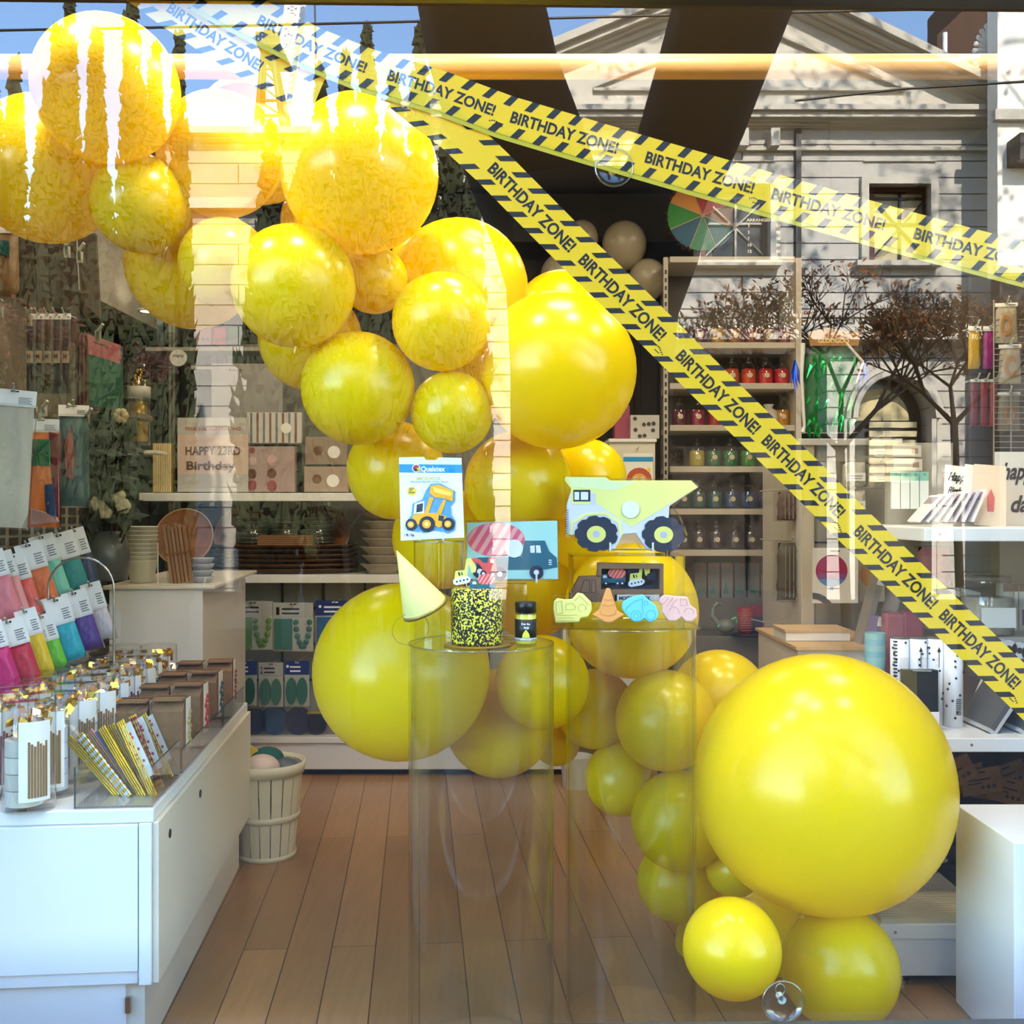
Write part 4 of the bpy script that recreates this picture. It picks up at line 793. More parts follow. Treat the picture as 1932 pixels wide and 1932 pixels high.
for u, d, bn, lb in ((55, 2.70, 0, 'front clear tub of pale paper rolls topped with gold confetti, nearest the window'), (101, 2.84, 0, 'second clear tub from the window on the counter, half behind the front tub'), (143, 2.99, 0, 'third tub from the window behind the straw packets'), (184, 3.14, 0, 'fourth tub from the window with a gold lid, above the straw packets'), (214, 3.29, 1, 'fifth tub from the window, by the kraft bags'), (239, 3.44, 1, 'sixth tub from the window with dark red tassels and gold top'), (261, 3.59, 1, 'seventh tub from the window with dark red tassels'), (282, 3.74, 2, 'eighth tub from the window with teal tassels'), (300, 3.89, 3, 'rearmost tub on the counter with purple lid, before the white cabinet')):
    p = P(u, 966, d); p.z = CT + .001; tub(p, TB[k % 3], BN[bn], lb); k += 1
for u, d, lb in ((-12, 2.82, 'tub cut off by the left edge beside the front tub'), (28, 2.97, 'second row tub behind the front tub at the left edge'), (72, 3.12, 'second row tub under the magenta bag'), (112, 3.27, 'second row tub under the yellow bag'), (148, 3.42, 'second row tub under the cyan bag'), (180, 3.57, 'second row tub under the purple bag'), (208, 3.72, 'second row tub beside the seventh front row tub'), (232, 3.87, 'second row tub at the rear near the white cabinet')):
    p = P(u, 966, d); p.z = CT + .001; tub(p, TB[k % 3], BN[k % 2], lb); k += 1
# clear straw tray and its packets
def tray(x0, x1, y0, y1, h, label, M=CM, z=CT, div=()):
    t = thing('clear_tray', label, 'tray', M @ Matrix.Translation(((x0 + x1) / 2, (y0 + y1) / 2, z + .001)), 'clear open trays'); a, b_ = (x1 - x0) / 2, (y1 - y0) / 2; e = .003
    MB(ACR).bb(-a, a, -b_, b_, 0, e).obj('base', t)
    for q in ((-a, a, -b_, -b_ + e), (-a, a, b_ - e, b_), (-a, -a + e, -b_, b_), (a - e, a, -b_, b_)): MB(ACR).bb(*q, e, h).obj('wall', t)
    for y in div: MB(ACR).bb(-a, a, y, y + e, e, h).obj('divider', t)
    MB(clear('tray_edge', (.55, .6, .58), 2.2, .2)).bb(-a, a, -b_ - .001, -b_ + e, 0, .003).bb(a - e, a + .001, -b_, b_, h - .002, h).bb(-a - .001, -a + e, -b_ - .001, -b_ + e, 0, h).obj('edge', t)
tray(-.2, -.006, .012, .33, .105, 'clear open tray of leaning straw packets at the counter corner')
def straws(u0, v0, u1, v1, d, wpx, kind, label):
    a = P(u0, v0, d + .02); b_ = P(u1, v1, d + .06); ax = (b_ - a); L = ax.length; z = ax.normalized(); y = Vector((.25, 1, .1)); x = y.cross(z).normalized(); y = z.cross(x)
    M = Matrix((x, y, z)).transposed().to_4x4(); M.translation = a; t = thing('straw_packet', label, 'straw packet', M, 'straw packets in the clear tray'); w_ = wpx * d / F
    SG = C('gold_straw', 226, 190, 60, .25, metal=.9); SP_ = C('pink_straw', 244, 150, 180, .5); SR = C('red_stripe', 190, 60, 70, .5)
    for i in range(4):
        q = MB(SG if kind != 'pink' else (SP_ if i % 2 else SG)); x_ = -w_ / 2 + .004 + i * .007; q.cyl((x_, 0, .0), (x_, 0, L * .92), .0032, n=8)
        if kind == 'striped' or kind == 'white':
            for j in range(12): q.cyl((x_, 0, L * (.03 + j * .075)), (x_, 0, L * (.03 + j * .075) + .009), .0034, n=8, m=SR if kind == 'striped' else WP)
        q.obj('straw', t)
    if kind in ('grey', 'card', 'striped', 'pink'):
        MB(C('grey_card', 150, 152, 180, .6) if kind in ('grey', 'pink') else PAPER).bb(w_ * .1, w_ * .5 + .028, -.002, -.001, L * .22, L * .86).obj('card', t)
        if kind in ('card', 'striped'):
            q = MB(C('flower_ink', 190, 90, 90, .6))
            for i in range(9): c_ = (w_ * .2 + .012 + .010 * math.sin(i * 1.9), -.0022, L * .36 + i * .0115); q.ball(c_, .0045, 8, sy=.2)
            q.obj('flower_print', t)
    MB(FILM).bb(-w_ / 2, w_ * .5 + .03, -.006, .006, -.005, L).obj('sleeve', t)
for a in ((222, 1504, 118, 1386, 2.80, 12, 'gold', 'gold straw packet leaning lowest at the left of the tray'), (240, 1507, 140, 1380, 2.79, 12, 'white', 'gold and white spotted straw packet, second from the left in the tray'), (252, 1505, 158, 1372, 2.82, 12, 'pink', 'gold and pink straw packet with grey card in the tray'), (266, 1506, 182, 1364, 2.80, 12, 'gold', 'gold straw packet in the middle of the tray'), (276, 1507, 200, 1358, 2.83, 12, 'grey', 'gold straw packet beside the grey card in the tray'), (288, 1506, 218, 1350, 2.80, 12, 'card', 'gold straw packet with white flower printed card'), (300, 1490, 242, 1340, 2.84, 12, 'striped', 'red striped straw packet with white flower printed card'), (318, 1470, 262, 1340, 2.92, 12, 'card', 'rearmost straw packet with flower card, touching the kraft bags')):
    straws(*a)
# kraft favour bags
tray(-.235, -.006, .36, 1.46, .07, 'long clear tray of kraft favour bags along the counter edge', div=(-.3, 0, .3))
TAGS = [('tag_gold', (190, 170, 110)), ('tag_red', (196, 60, 64)), ('tag_teal', (40, 100, 110)), ('tag_plum', (150, 70, 80)), ('tag_olive', (150, 140, 90))]
def kbag(x, y, col, label, h=.2):
    t = thing('kraft_bag', label, 'gift bag', CM @ Matrix.Translation((x, y, CT + .006)) @ Rz(random.uniform(-5, 5)), 'kraft favour bags in the clear tray'); a, b_ = .046, .062; q = MB(KRAFT)
    q.add([(-a, -b_, 0), (a, -b_, 0), (a, b_, 0), (-a, b_, 0), (-a, -b_, h * .82), (a, -b_, h * .82), (a, b_, h * .82), (-a, b_, h * .82), (-a * .95, -.006, h), (a * .95, -.006, h), (a * .95, .006, h), (-a * .95, .006, h)],
          [(3, 2, 1, 0), (0, 1, 5, 4), (2, 3, 7, 6), (1, 2, 6, 10, 9, 5), (3, 0, 4, 8, 11, 7), (4, 5, 9, 8), (6, 7, 11, 10), (8, 9, 10, 11)]); q.obj('bag', t)
    MB(KRAFT).bb(-a * .97, a * .97, -b_ * .9, b_ * .3, h * .97, h).obj('folded_top', t)
    q = MB(PAPER).bb(a + .002, a + .004, -.03, .02, h * .2, h * .98); g = q.obj('header_tag', t); q = MB(C(*col)); 
    for i in range(8): q.ball((a + .005, -.006 + .01 * math.sin(i * 2.1), h * (.28 + .07 * i)), .008, 8)
    q.obj('print', g)
NM = ['nearest', 'second', 'third', 'rearmost']
for k, y in enumerate((.47, .74, 1.0, 1.27)):
    kbag(-.06, y, (TAGS[k][0], *[TAGS[k][1]])[:1] + TAGS[k][1], f'{NM[k]} kraft bag in the aisle side row with a {["gold", "red", "teal", "plum"][k]} printed tag'); kbag(-.172, y + .03, ('tag_olive',) + TAGS[4][1], f'{NM[k]} kraft bag in the inner row behind the straw packets', .19)
# metal arch stand among the tubs
t = thing('wire_arch_stand', 'thin chrome arch stand rising behind the hanging coloured bags', 'stand', P(153, 1180, 3.45)); q = MB(STEEL); r = 62 * 3.45 / F
q.tube([(r, 0, -.42)] + [(r * math.cos(a), 0, r * .95 * math.sin(a) + .12) for a in [math.pi * i / 16 for i in range(17)]] + [(-r, 0, -.42)], .004, 8); q.obj('arch', t); MB(STEEL).bb(-r - .02, r + .02, -.05, .05, -.425, -.415).obj('foot', t)
# ---- hanging bags on prongs
RACKW = C('prong_grey', 170, 170, 158, .4)
def hanging(u, v, d, w, h, col, label, hd=46, lean=0, puff=.028, group='coloured tassel bags hanging in two rows', card=True, name='hanging_bag', cat='bag', yaw=18, reach=.09):
    """clear bag of coloured goods on a header card; u, v is the bag centre, hd the card height in picture units"""
    k_ = d / F; W_, H_ = w * k_, h * k_; t = thing(name, label, cat, at(P(u, v, d), yaw, 0, lean), group); q = MB(C(*col, .45))
    n, m_ = 7, 8; vs = []
    for s in (-1, 1):
        for j in range(m_ + 1):
            for i in range(n + 1):
                x = i / n * 2 - 1; z = j / m_ * 2 - 1; th = puff * max(0, (1 - x ** 4) * (1 - z ** 6)) ** .6 * (1 + .3 * math.sin(i * 2.3 + j * 1.7 + w))
                vs.append((x * W_ / 2 * (1 - .06 * z), s * th, z * H_ / 2))
    fs = []
    for j in range(m_):
        for i in range(n):
            a = j * (n + 1) + i; o = (m_ + 1) * (n + 1); fs += [(a, a + 1, a + n + 2, a + n + 1), (o + a, o + a + n + 1, o + a + n + 2, o + a + 1)]
    q.add(vs, fs, None, True); q.obj('contents', t)
    MB(FILM).bb(-W_ / 2 - .004, W_ / 2 + .004, -puff - .006, puff + .004, -H_ / 2 - .006, H_ / 2 + .004).obj('film_bag', t)
    if card:
        ch = hd * k_; q = MB(PAPER).bb(-W_ / 2 - .002, W_ / 2 + .002, -puff * .4 - .002, -puff * .4, H_ / 2 - .002, H_ / 2 + ch); c_ = q.obj('header_card', t)
        q = MB(GREYW); q.bb(-W_ * .1, W_ * .1, -puff * .4 - .003, -puff * .4 - .002, H_ / 2 + ch * .86, H_ / 2 + ch * .94, BLACK)
        for i in range(5): q.bb(W_ * .1, W_ * (.42 - .05 * (i % 2)), -puff * .4 - .003, -puff * .4 - .002, H_ / 2 + ch * (.15 + .09 * i), H_ / 2 + ch * (.19 + .09 * i))
        q.obj('print', c_)
    q = MB(RACKW); z = H_ / 2 + hd * k_ * .9; q.tube([(0, -.05, z + .018), (0, -.03, z), (0, reach, z)], .0035, 6); q.obj('prong', t)
    return t
R1 = [(8, 1130, 3.30, 46, 88, ('pale_rose', 232, 130, 140), 'pale rose bag at the left end of the upper hanging row'), (28, 1130, 3.36, 38, 86, ('blush', 240, 160, 160), 'blush pink bag second from the left in the upper row'), (50, 1134, 3.42, 44, 84, ('coral', 232, 96, 84), 'coral red bag in the upper hanging row'),
      (78, 1108, 3.50, 46, 74, ('orange', 242, 120, 60), 'orange bag in the upper hanging row'), (103, 1094, 3.60, 42, 76, ('mint', 130, 214, 186), 'mint green bag under the arch'), (136, 1090, 3.68, 50, 76, ('teal', 14, 140, 134), 'dark teal bag under the arch'), (164, 1080, 3.78, 34, 72, ('midnight', 34, 56, 90), 'midnight blue bag at the right end of the upper row')]
R2 = [(8, 1268, 3.12, 44, 96, ('magenta', 206, 20, 110), 'magenta bag at the left end of the lower hanging row'), (45, 1262, 3.18, 50, 96, ('crimson', 196, 24, 56), 'crimson bag in the lower hanging row'), (74, 1236, 3.26, 36, 82, ('golden', 240, 200, 20), 'golden yellow bag in the lower hanging row'),
      (101, 1234, 3.34, 36, 56, ('lime', 110, 200, 50), 'small lime green bag hanging lowest in the lower row'), (96, 1204, 3.46, 30, 50, ('azure', 20, 140, 190), 'azure bag behind the lime green one'), (130, 1210, 3.44, 42, 72, ('cyan', 40, 180, 200), 'cyan bag in the lower hanging row'), (163, 1194, 3.54, 42, 66, ('violet', 86, 56, 150), 'violet bag in the lower hanging row'), (193, 1176, 3.64, 34, 60, ('pearl', 214, 206, 212), 'pearl white bag at the right end of the lower row')]
for a in R1: hanging(*a[:5], a[5], a[6], hd=50, lean=-16, puff=.02)
for a in R2: hanging(*a[:5], a[5], a[6], hd=50, lean=-16, puff=.02)
t = thing('pegboard_rack', 'grey perforated rack panel carrying the two rows of coloured bags', 'rack', at(P(60, 1120, 3.75), 76)); q = MB(C('rack_panel', 148, 140, 122, .6)); q.bb(-.75, .35, .02, .04, -.28, .34)
for j in range(5):
    for i in range(17): q.bb(-.72 + i * .063, -.68 + i * .063, .015, .02, .14 + j * .035, .165 + j * .035, C('rack_slot', 70, 64, 54, .7))
q.obj('panel', t)
# ---- goods on the left wall
LAST = [None]
def card_thing(name, label, cat, uv, d, thick, m, yaw=0, tilt=0, group=None, prints=()):
    """flat boxed item: outline in picture units, its own thickness, with printed shapes on its face"""
    u0 = sum(a for a, _ in uv) / len(uv); v0 = max(b_ for _, b_ in uv); t = thing(name, label, cat, at(P(u0, v0, d), yaw, tilt), group)
    MB(m).prism(pts(uv, u0, v0, d), 0, thick).obj('board', t); q = MB()
    for k_, (mm, l) in enumerate(prints):
        if isinstance(l, tuple): tx(q, l[0], *l[1:], -.001 - .0003 * k_, mm, u0=u0, v0=v0, kk=d / F)
        else: q.prism(pts(l, u0, v0, d), -.0006 - .0003 * k_, 0, mm)
    if prints: q.obj('print', t)
    LAST[0] = t
    return t
rect = lambda u0, v0, u1, v1: [(u0, v0), (u1, v0), (u1, v1), (u0, v1)]
hanging(18, 880, 3.15, 74, 230, ('kraft_curve', 190, 180, 156), 'long pale paper sleeve with brown brush marks at the left edge', hd=30, lean=4, group=None, puff=.012, name='paper_sleeve', cat='packet')
t = hanging(78, 905, 3.5, 62, 180, ('orange_foil', 238, 120, 24), 'crumpled foil packet in green, orange and blue under the white prongs', hd=24, group=None, name='foil_packet', cat='packet')
for m_, l in ((C('foil_green', 16, 110, 66, .2, metal=.4), rect(48, 830, 96, 880)), (C('foil_blue', 60, 84, 130, .2, metal=.4), [(84, 915), (104, 912), (108, 985), (88, 970)]), (C('foil_pink', 238, 190, 180, .15, metal=.7), [(62, 958), (106, 972), (112, 985), (60, 990)]), (C('foil_wine', 120, 24, 44, .2, metal=.4), [(92, 815), (110, 820), (112, 975), (104, 975)])): MB(m_).prism(pts(l, 78, 905, 3.5), -.034, -.026).obj('foil_patch', t, bevel=.004)
t = hanging(140, 870, 3.7, 52, 170, ('teal_print', 60, 96, 96), 'teal party bag with a red rocket shape hanging beside the plant', hd=20, group=None, name='party_bag', cat='bag'); MB(C('rocket_red', 176, 92, 84, .6)).prism(pts([(128, 900), (124, 845), (134, 805), (142, 845), (140, 905)], 140, 870, 3.7), -.032, -.026).obj('rocket_print', t)
for i, (u, v) in enumerate(((50, 770), (94, 772), (135, 778), (176, 786), (138, 470), (162, 480), (65, 600), (10, 585), (197, 630))):
    t = thing('wall_prong', ('pale wall prong with upturned tip, ' + ['above the foil packet', 'above its right corner', 'above the teal party bag', 'nearest the plant', 'under the far left balloon, upper', 'under the far left balloon, lower', 'above the letter packets', 'alone at the left edge', 'before the low ceiling edge'][i]), 'prong', P(u, v, 3.75), 'pale wall prongs'); MB(RACKW).tube([(.022, -.07, .022), (0, -.06, 0), (-.04, .04, -.002)], .006, 8).obj('rod', t); MB(RACKW).bb(-.05, -.03, .04, .05, -.02, .02).obj('clip', t)
NAVYD = C('letter_navy', 50, 48, 56, .5)
for i in range(5): 
    u = 58 + i * 17; t = hanging(u, 672, 4.3 + i * .02, 15, 140, ('letter_dark_%d' % (i % 3), 44 + 14 * (i % 3), 42 + 8 * (i % 3), 44), ['leftmost', 'second', 'third', 'fourth', 'rightmost'][i] + ' of five narrow dark letter balloon packets above the foil packet', hd=10, group='letter balloon packets', name='letter_packet', cat='packet', puff=.006, yaw=0); q = MB(C('letter_tan', 150, 134, 110)); q.bb(-.015, .015, -.0135, -.0125, -.03, .02); q.text('H', -.008, -.012, .012, .02, -.0145, BLACK); q.obj('letter_print', t)
card_thing('book', 'green and dusty pink upright book leaning on the left wall shelf', 'book', [(168, 632), (226, 650), (227, 778), (170, 765)], 4.4, .05, C('book_green', 30, 84, 60, .5), yaw=10, prints=((C('book_pink', 150, 82, 84), [(168, 632), (226, 650), (226, 686), (168, 668)]), (C('book_ink', 80, 40, 50), [(178, 645), (205, 653), (205, 656), (178, 648)])))
for i in range(4): card_thing('thin_book', ['leftmost', 'second', 'third', 'rightmost'][i] + ' slim brown spine standing left of the green book', 'book', rect(142 + i * 7, 630, 147 + i * 7, 768), 4.42, .12, C('spine_%d' % i, 70 + 18 * i, 48 + 12 * i, 44 + 8 * i), group='slim brown spines')
t = thing('wall_shelf', 'slim wall shelf under the green book on the left wall', 'shelf', P(165, 782, 4.35)); MB(C('shelf_brown', 112, 98, 84, .6)).bb(-.22, .2, 0, .2, -.012, .012).obj('board', t, bevel=.002); MB(RACKW).bb(-.2, -.18, .0, .2, -.05, -.012).obj('bracket', t)
for i, (u0, u1) in enumerate(((22, 62), (66, 88), (92, 140), (146, 180))): MB(C('panel_brown_%d' % (i % 2), 74 + 10 * (i % 2), 58 + 10 * (i % 2), 42 + 10 * (i % 2), .6, var=.3, scale=5)).prism(pts([(u0, 440), (u1, 440), (u1 + 8, 600), (u0 + 5, 565)], 95, 565, 4.6), 0, .02).obj('hanging_banner', M=Matrix.Translation(P(95, 565, 4.6)), label=['leftmost', 'narrow second', 'third', 'rightmost'][i] + ' of the tall dark brown banners under the far left balloon', cat='banner', group='dark brown hanging banners')
t = hanging(10, 500, 3.9, 52, 120, ('print_multi', 130, 96, 60), 'patterned packet in teal and orange at the left edge under the balloon', hd=16, group=None, name='patterned_packet', cat='packet', yaw=0); MB(C('teal_patch', 10, 70, 70)).prism(pts([(-10, 455), (26, 460), (26, 490), (-10, 470)], 10, 500, 3.9), -.04, -.034).obj('teal_patch', t)
# big dark plant with dried flowers below
t = thing('potted_plant', 'dark leafy plant with pale blossoms standing beside the gold tube', 'plant', P(205, 1085, 4.1)); q = MB(C('leaf_dark', 22, 38, 20, .6, var=.4, scale=6)); fl = MB(C('petal_cream', 196, 188, 150, .7)); st = MB(C('stem_brown', 70, 52, 36, .8))
for i in range(150):
    u = random.gauss(205, 26); v = random.uniform(785, 985); c_ = P(u, v, 4.1 + random.uniform(-.1, .1)) - t.matrix_world.translation; a = random.uniform(0, 6.28); ln = Vector((math.cos(a), random.uniform(-.5, .5), math.sin(a) * .8)).normalized() * .055; sd = ln.orthogonal().normalized() * .024
    q.add([c_ - ln, c_ + sd, c_ + ln, c_ - sd, c_ + Vector((0, -.008, 0))], [(0, 1, 4), (1, 2, 4), (2, 3, 4), (3, 0, 4)])
    if i % 5 == 0: st.cyl((0, 0, .03), c_, .004, n=5)
for u, v in ((228, 785), (222, 935), (198, 965), (232, 955), (185, 950)):
    for j in range(6): a = j * 1.05; fl.ball(P(u + 7 * math.cos(a), v + 7 * math.sin(a), 4.02) - t.matrix_world.translation, .018, 8, sy=.5)
q.obj('leaves', t); fl.obj('blossoms', t); st.obj('stems', t); MB(C('vase_grey', 90, 94, 90, .3)).lathe([(1e-4, -.02), (.07, -.02), (.08, .08), (.06, .17), (.055, .17), (.07, .08), (1e-4, 0)], n=24).obj('vase', t)
# white cabinet block behind the counter
WB = Matrix.Translation(P(382, 966, 4.32)) @ Rz(5.2); WB.translation.z = 0; t = thing('white_cabinet', 'plain white square cabinet behind the kraft bags, below the palm plates', 'cabinet', WB)
MB(WHITE).bb(-.37, 0, 0, .02, 0, 1.085).obj('front', t, bevel=.003); MB(CREAM).bb(-.37, -.001, .02, 1.1, 0, 1.085).obj('body', t); MB(CREAM).bb(-.4, .05, -.01, 1.15, 1.086, 1.10).obj('top', t, bevel=.003)
# goods on top of it
zt = 1.10
def stand_on(u, d, z): p = P(u, 966, d); p.z = z; return p
t = thing('cup_stack', 'tall stack of nested pale paper cups at the left of the palm plates', 'cup stack', stand_on(268, 4.5, zt + .002))
for i in range(9): MB(C('cup_paper_%d' % (i % 2), 222 - 8 * (i % 2), 224 - 8 * (i % 2), 206 - 8 * (i % 2), .6)).lathe([(1e-4, 0), (.048, 0), (.064, .09), (.067, .092), (.064, .094), (.062, .09), (.046, .004), (1e-4, .004)], c=(0, 0, i * .018), n=24).obj('cup', t)
def platter(u, v, r, d, label, tilt=74, cup_=True, oval=1., m=None):
    t = thing('palm_plate', label, 'plate', at(P(u, v, d), 0, tilt), 'round palm leaf plates standing upright'); R_ = r * d / F
    q = MB(m or WOOD).lathe([(1e-4, 0), (R_ * .8, 0), (R_, .022), (R_ + .004, .024), (R_ + .004, .029), (R_, .028), (R_ * .8, .006), (1e-4, .006)], n=40); q.obj('plate', t)
    MB(C('plate_rim', 176, 148, 112, .5)).lathe([(R_ + .001, .022), (R_ + .006, .024), (R_ + .006, .030), (R_ + .001, .030), (R_ + .001, .022)], n=40).obj('rim', t)
    if cup_:
        q = MB(WP)
        for i in range(3): a = i * 2.1; q.ball((.3 * R_ * math.cos(a), .3 * R_ * math.sin(a), -.004), .008, 8)
        q.obj('wrap_glint', t)
platter(350, 1016, 53, 4.62, 'round brown palm plate in shiny wrap standing behind the wooden cutlery')
t = thing('cutlery_bundle', 'tall wrapped bundle of wooden cutlery leaning in a wire rack', 'cutlery bundle', at(stand_on(337, 4.40, zt + .006), 0, 0, 7.5) )
t.matrix_world = at(stand_on(341, 4.40, zt + .006), 0, 0, -8); q = MB(WOOD)
for i in range(6): q = MB(C('birch_%d' % (i % 2), 178 - 16 * (i % 2), 136 - 16 * (i % 2), 100 - 12 * (i % 2), .7)); q.bb(-.045 + i * .016, -.032 + i * .016, 0, .02, 0, .25 - .008 * (i % 3)); q.obj('wooden_utensil', t, bevel=.003)
MB(C('kraft_band', 150, 96, 66)).bb(-.05, .052, -.003, .024, .12, .128).obj('band', t); MB(FILM).bb(-.052, .054, -.006, .028, -.002, .26).obj('wrap', t)
t = thing('wire_rack', 'small white wire rack around the cutlery bundle', 'rack', stand_on(330, 4.34, zt + .002)); q = MB(C('easel_white', 226, 226, 218)); x0 = -.07; q.tube([(x0, 0, .17), (x0, 0, .002), (.07, 0, .002), (.12, 0, .002), (.125, 0, .03)], .0025, 6); q.obj('wire', t)
t = thing('bowl_pack', 'short stack of wrapped pale bowls beside the cutlery bundle', 'bowl stack', stand_on(382, 4.5, zt + .002))
for i in range(4): MB(C('bowl_wrap', 170, 172, 176, .3)).lathe([(1e-4, 0), (.034, 0), (.048, .022), (.049, .026), (.045, .024), (1e-4, .008)], c=(0, 0, i * .026), n=24).obj('bowl', t)
# ------------------------------------------------------------------ rear left shelving
BX0, BX1 = P(412, 0, 5.62).x, P(1062, 0, 5.62).x; BY = 5.62
t = thing('rear_shelf_unit', 'long low white shelf unit across the rear with pegboard back and drawer base', 'shelf unit', (0, 0, 0)); zs = 1.4 - (1084 - 966) * BY / F
MB(WHITE).bb(BX0, BX1, BY, BY + .5, zs - .045, zs).obj('top_shelf', t, bevel=.003); MB(CREAM).bb(BX0 - .1, BX0, BY - .02, BY + .5, 0, zs).obj('side_panel', t, bevel=.002); MB(CREAM).bb(BX1, BX1 + .04, BY, BY + .5, 0, zs - .05).obj('side_panel', t)
zb = 1.4 - (1390 - 966) * BY / F
MB(WHITE).bb(BX0, BX1, BY - .02, BY + .5, zb - .03, zb).obj('lower_shelf', t, bevel=.003); MB(WHITE).bb(BX0, BX1, BY, BY + .02, .035, zb - .033).obj('drawer_front', t, bevel=.003); MB(BLACK).bb(BX0, BX1, BY + .05, BY + .4, 0, .034).obj('toe_kick', t)
q = MB(C('peg_back', 166, 166, 156, .7)).bb(BX0, BX1, BY + .3, BY + .32, zb, zs - .05)
for j in range(4): q.bb(BX0, BX1, BY + .285, BY + .3, zb + .05 + j * .2, zb + .062 + j * .2, C('rack_slot', 70, 64, 54, .7))
for i in range(8): q.bb(BX0 + .04 + i * .23, BX0 + .052 + i * .23, BY + .285, BY + .3, zb, zs - .05, C('rack_slot', 70, 64, 54))
q.obj('pegboard', t)
MB(C('rear_panel', 112, 108, 98, .7)).bb(BX0 - .1, BX1, BY + .38, BY + .4, zs + .001, 2.35).obj('rear_panel', t)
# upper shelf with upright posts
zu = 1.4 - (930 - 966) * 5.45 / F; t = thing('upper_shelf', 'white upper shelf carrying the printing sign and napkin packets', 'shelf', (0, 0, 0)); x0, x1 = P(262, 0, 5.45).x, P(1062, 0, 5.45).x
MB(WHITE).bb(x0, x1, 5.45, 5.85, zu - .042, zu).obj('board', t, bevel=.003)
for x in (x0 + .02, P(328, 0, 5.9).x, P(620, 0, 5.9).x): MB(STEEL).bb(x, x + .02, 5.86, 5.9, zs + .002 if x > BX0 else 0, 2.6).obj('post', t)
tdx = [(405, 518, 55), (560, 650, 50)]
platter(462, 1012, 54, 5.82, 'left round brown platter standing behind the wrapped plate stacks', cup_=False); platter(607, 1008, 52, 5.82, 'right round brown platter standing behind the wrapped plate stacks', cup_=False)
for i, (u, v0) in enumerate(((477, 978), (541, 984), (601, 976))):
    t = thing('wrapped_plate_stack', ['left', 'middle', 'right'][i] + ' of three shiny wrapped stacks of small plates above the long platters', 'plate stack', stand_on(u, 5.72, zs + .165), 'shiny wrapped plate stacks')
    for j in range(13): MB(C('foil_plate_%d' % (j % 2), 112 - 34 * (j % 2), 104 - 32 * (j % 2), 96 - 30 * (j % 2), .35)).lathe([(1e-4, 0), (.07, 0), (.088, .007), (.088, .010), (1e-4, .006)], c=(0, 0, j * .0108), n=28).obj('plate', t)
    MB(FILM).lathe([(.092, 0), (.092, .15), (.06, .155)], n=28).obj('wrap', t)
t = thing('wooden_box', 'small ribbed wooden box lying in front of the wrapped plate stacks', 'box', stand_on(539, 5.52, zs + .160)); q = MB(C('box_wood', 150, 106, 62, .6)).bb(-.14, .14, -.03, .03, 0, .052)
for j in range(5): q.bb(-.142, .142, -.032, -.03, .006 + j * .01, .010 + j * .01, C('box_wood_dark', 96, 62, 34))
q.obj('box', t)
for j in range(6):
    t = thing('long_platter', ['lowest', 'second lowest', 'third', 'fourth', 'second topmost', 'topmost'][j] + ' long dark palm leaf platter in the wide stack on the rear shelf', 'platter', stand_on(540, 5.8, zs + .002 + j * .0262), 'stack of long palm leaf platters'); a = .39
    pr = [(1e-4, 0), (a * .88, 0), (a, .02), (a + .004, .024), (a, .025), (a * .86, .005), (1e-4, .005)]; MB(C('palm_dark_%d' % (j % 2), 84 + 16 * (j % 2), 54 + 12 * (j % 2), 36 + 10 * (j % 2), .4, var=.3, scale=18)).lathe(pr, n=40, sy=.42).obj('platter', t)
for j in range(9):
    t = thing('stacked_bowl', ['lowest', 'second', 'third', 'fourth', 'fifth', 'sixth', 'seventh', 'eighth', 'topmost'][j] + ' pale round bowl counting up the stack left of the party hat', 'bowl', stand_on(722 + 3 * (j % 2), 5.72, zs + .002 + j * .046), 'stack of pale bowls'); MB(C('bowl_clay', 190 - 10 * (j % 2), 180 - 10 * (j % 2), 164 - 10 * (j % 2), .6)).lathe([(1e-4, 0), (.075, 0), (.085, .02), (.118, .048), (.122, .052), (.116, .052), (.08, .026), (1e-4, .012)], n=32).obj('bowl', t)
# signs and packs on the upper shelf
card_thing('printing_sign', 'white and pink sign about personalised printing on the upper shelf', 'sign', rect(335, 788, 468, 928), 5.5, .008, C('sign_grey', 196, 192, 186, .5), prints=((C('sign_blush', 222, 196, 180, .5), rect(335, 820, 468, 895)), (C('sign_rust', 178, 92, 74), ('PERSONALISED PRINTING', 350, 812, 104, 6)), (C('sign_brown', 110, 84, 64), ('HAPPY 23RD', 350, 858, 104, 15)), (C('sign_brown', 110, 84, 64), ('Birthday', 352, 886, 92, 16))))
card_thing('grey_backboard', 'plain grey board with tiny ring motif standing behind the printing sign', 'sign', rect(399, 686, 533, 788), 5.7, .015, C('board_grey', 150, 144, 140, .6), prints=((C('sign_brown', 110, 84, 64), ('Kim &', 432, 700, 26, 4)), (C('sign_brown', 110, 84, 64), rect(442, 709, 443, 718)), (C('sign_brown', 110, 84, 64), circ(442.5, 722, 3)), (C('board_grey', 150, 144, 140), circ(442.5, 722, 2))))
t = thing('sign_block', 'grey block shelf box holding up the grey ring board', 'display box', stand_on(466, 5.72, zu + .001)); MB(C('board_grey', 150, 144, 140)).bb(-.19, .19, 0, .1, 0, 1.4 - (790 - 966) * 5.7 / F - zu).obj('box', t, bevel=.002)
card_thing('straw_box', 'gold and white striped straw box standing at the left of the upper shelf', 'straw box', rect(288, 836, 323, 929), 5.5, .06, C('gold_box', 206, 164, 60, .35, metal=.5), prints=[(C('pale_stripe', 250, 236, 190), rect(290 + i * 3.4, 837, 291.4 + i * 3.4, 928)) for i in range(10)])
card_thing('round_sign', 'small round pale sign above the printing sign', 'sign', circ(336, 675, 16), 5.6, .01, C('sign_pale', 206, 204, 196), prints=((GREYW, ('menu', 326, 674, 20, 5)),))
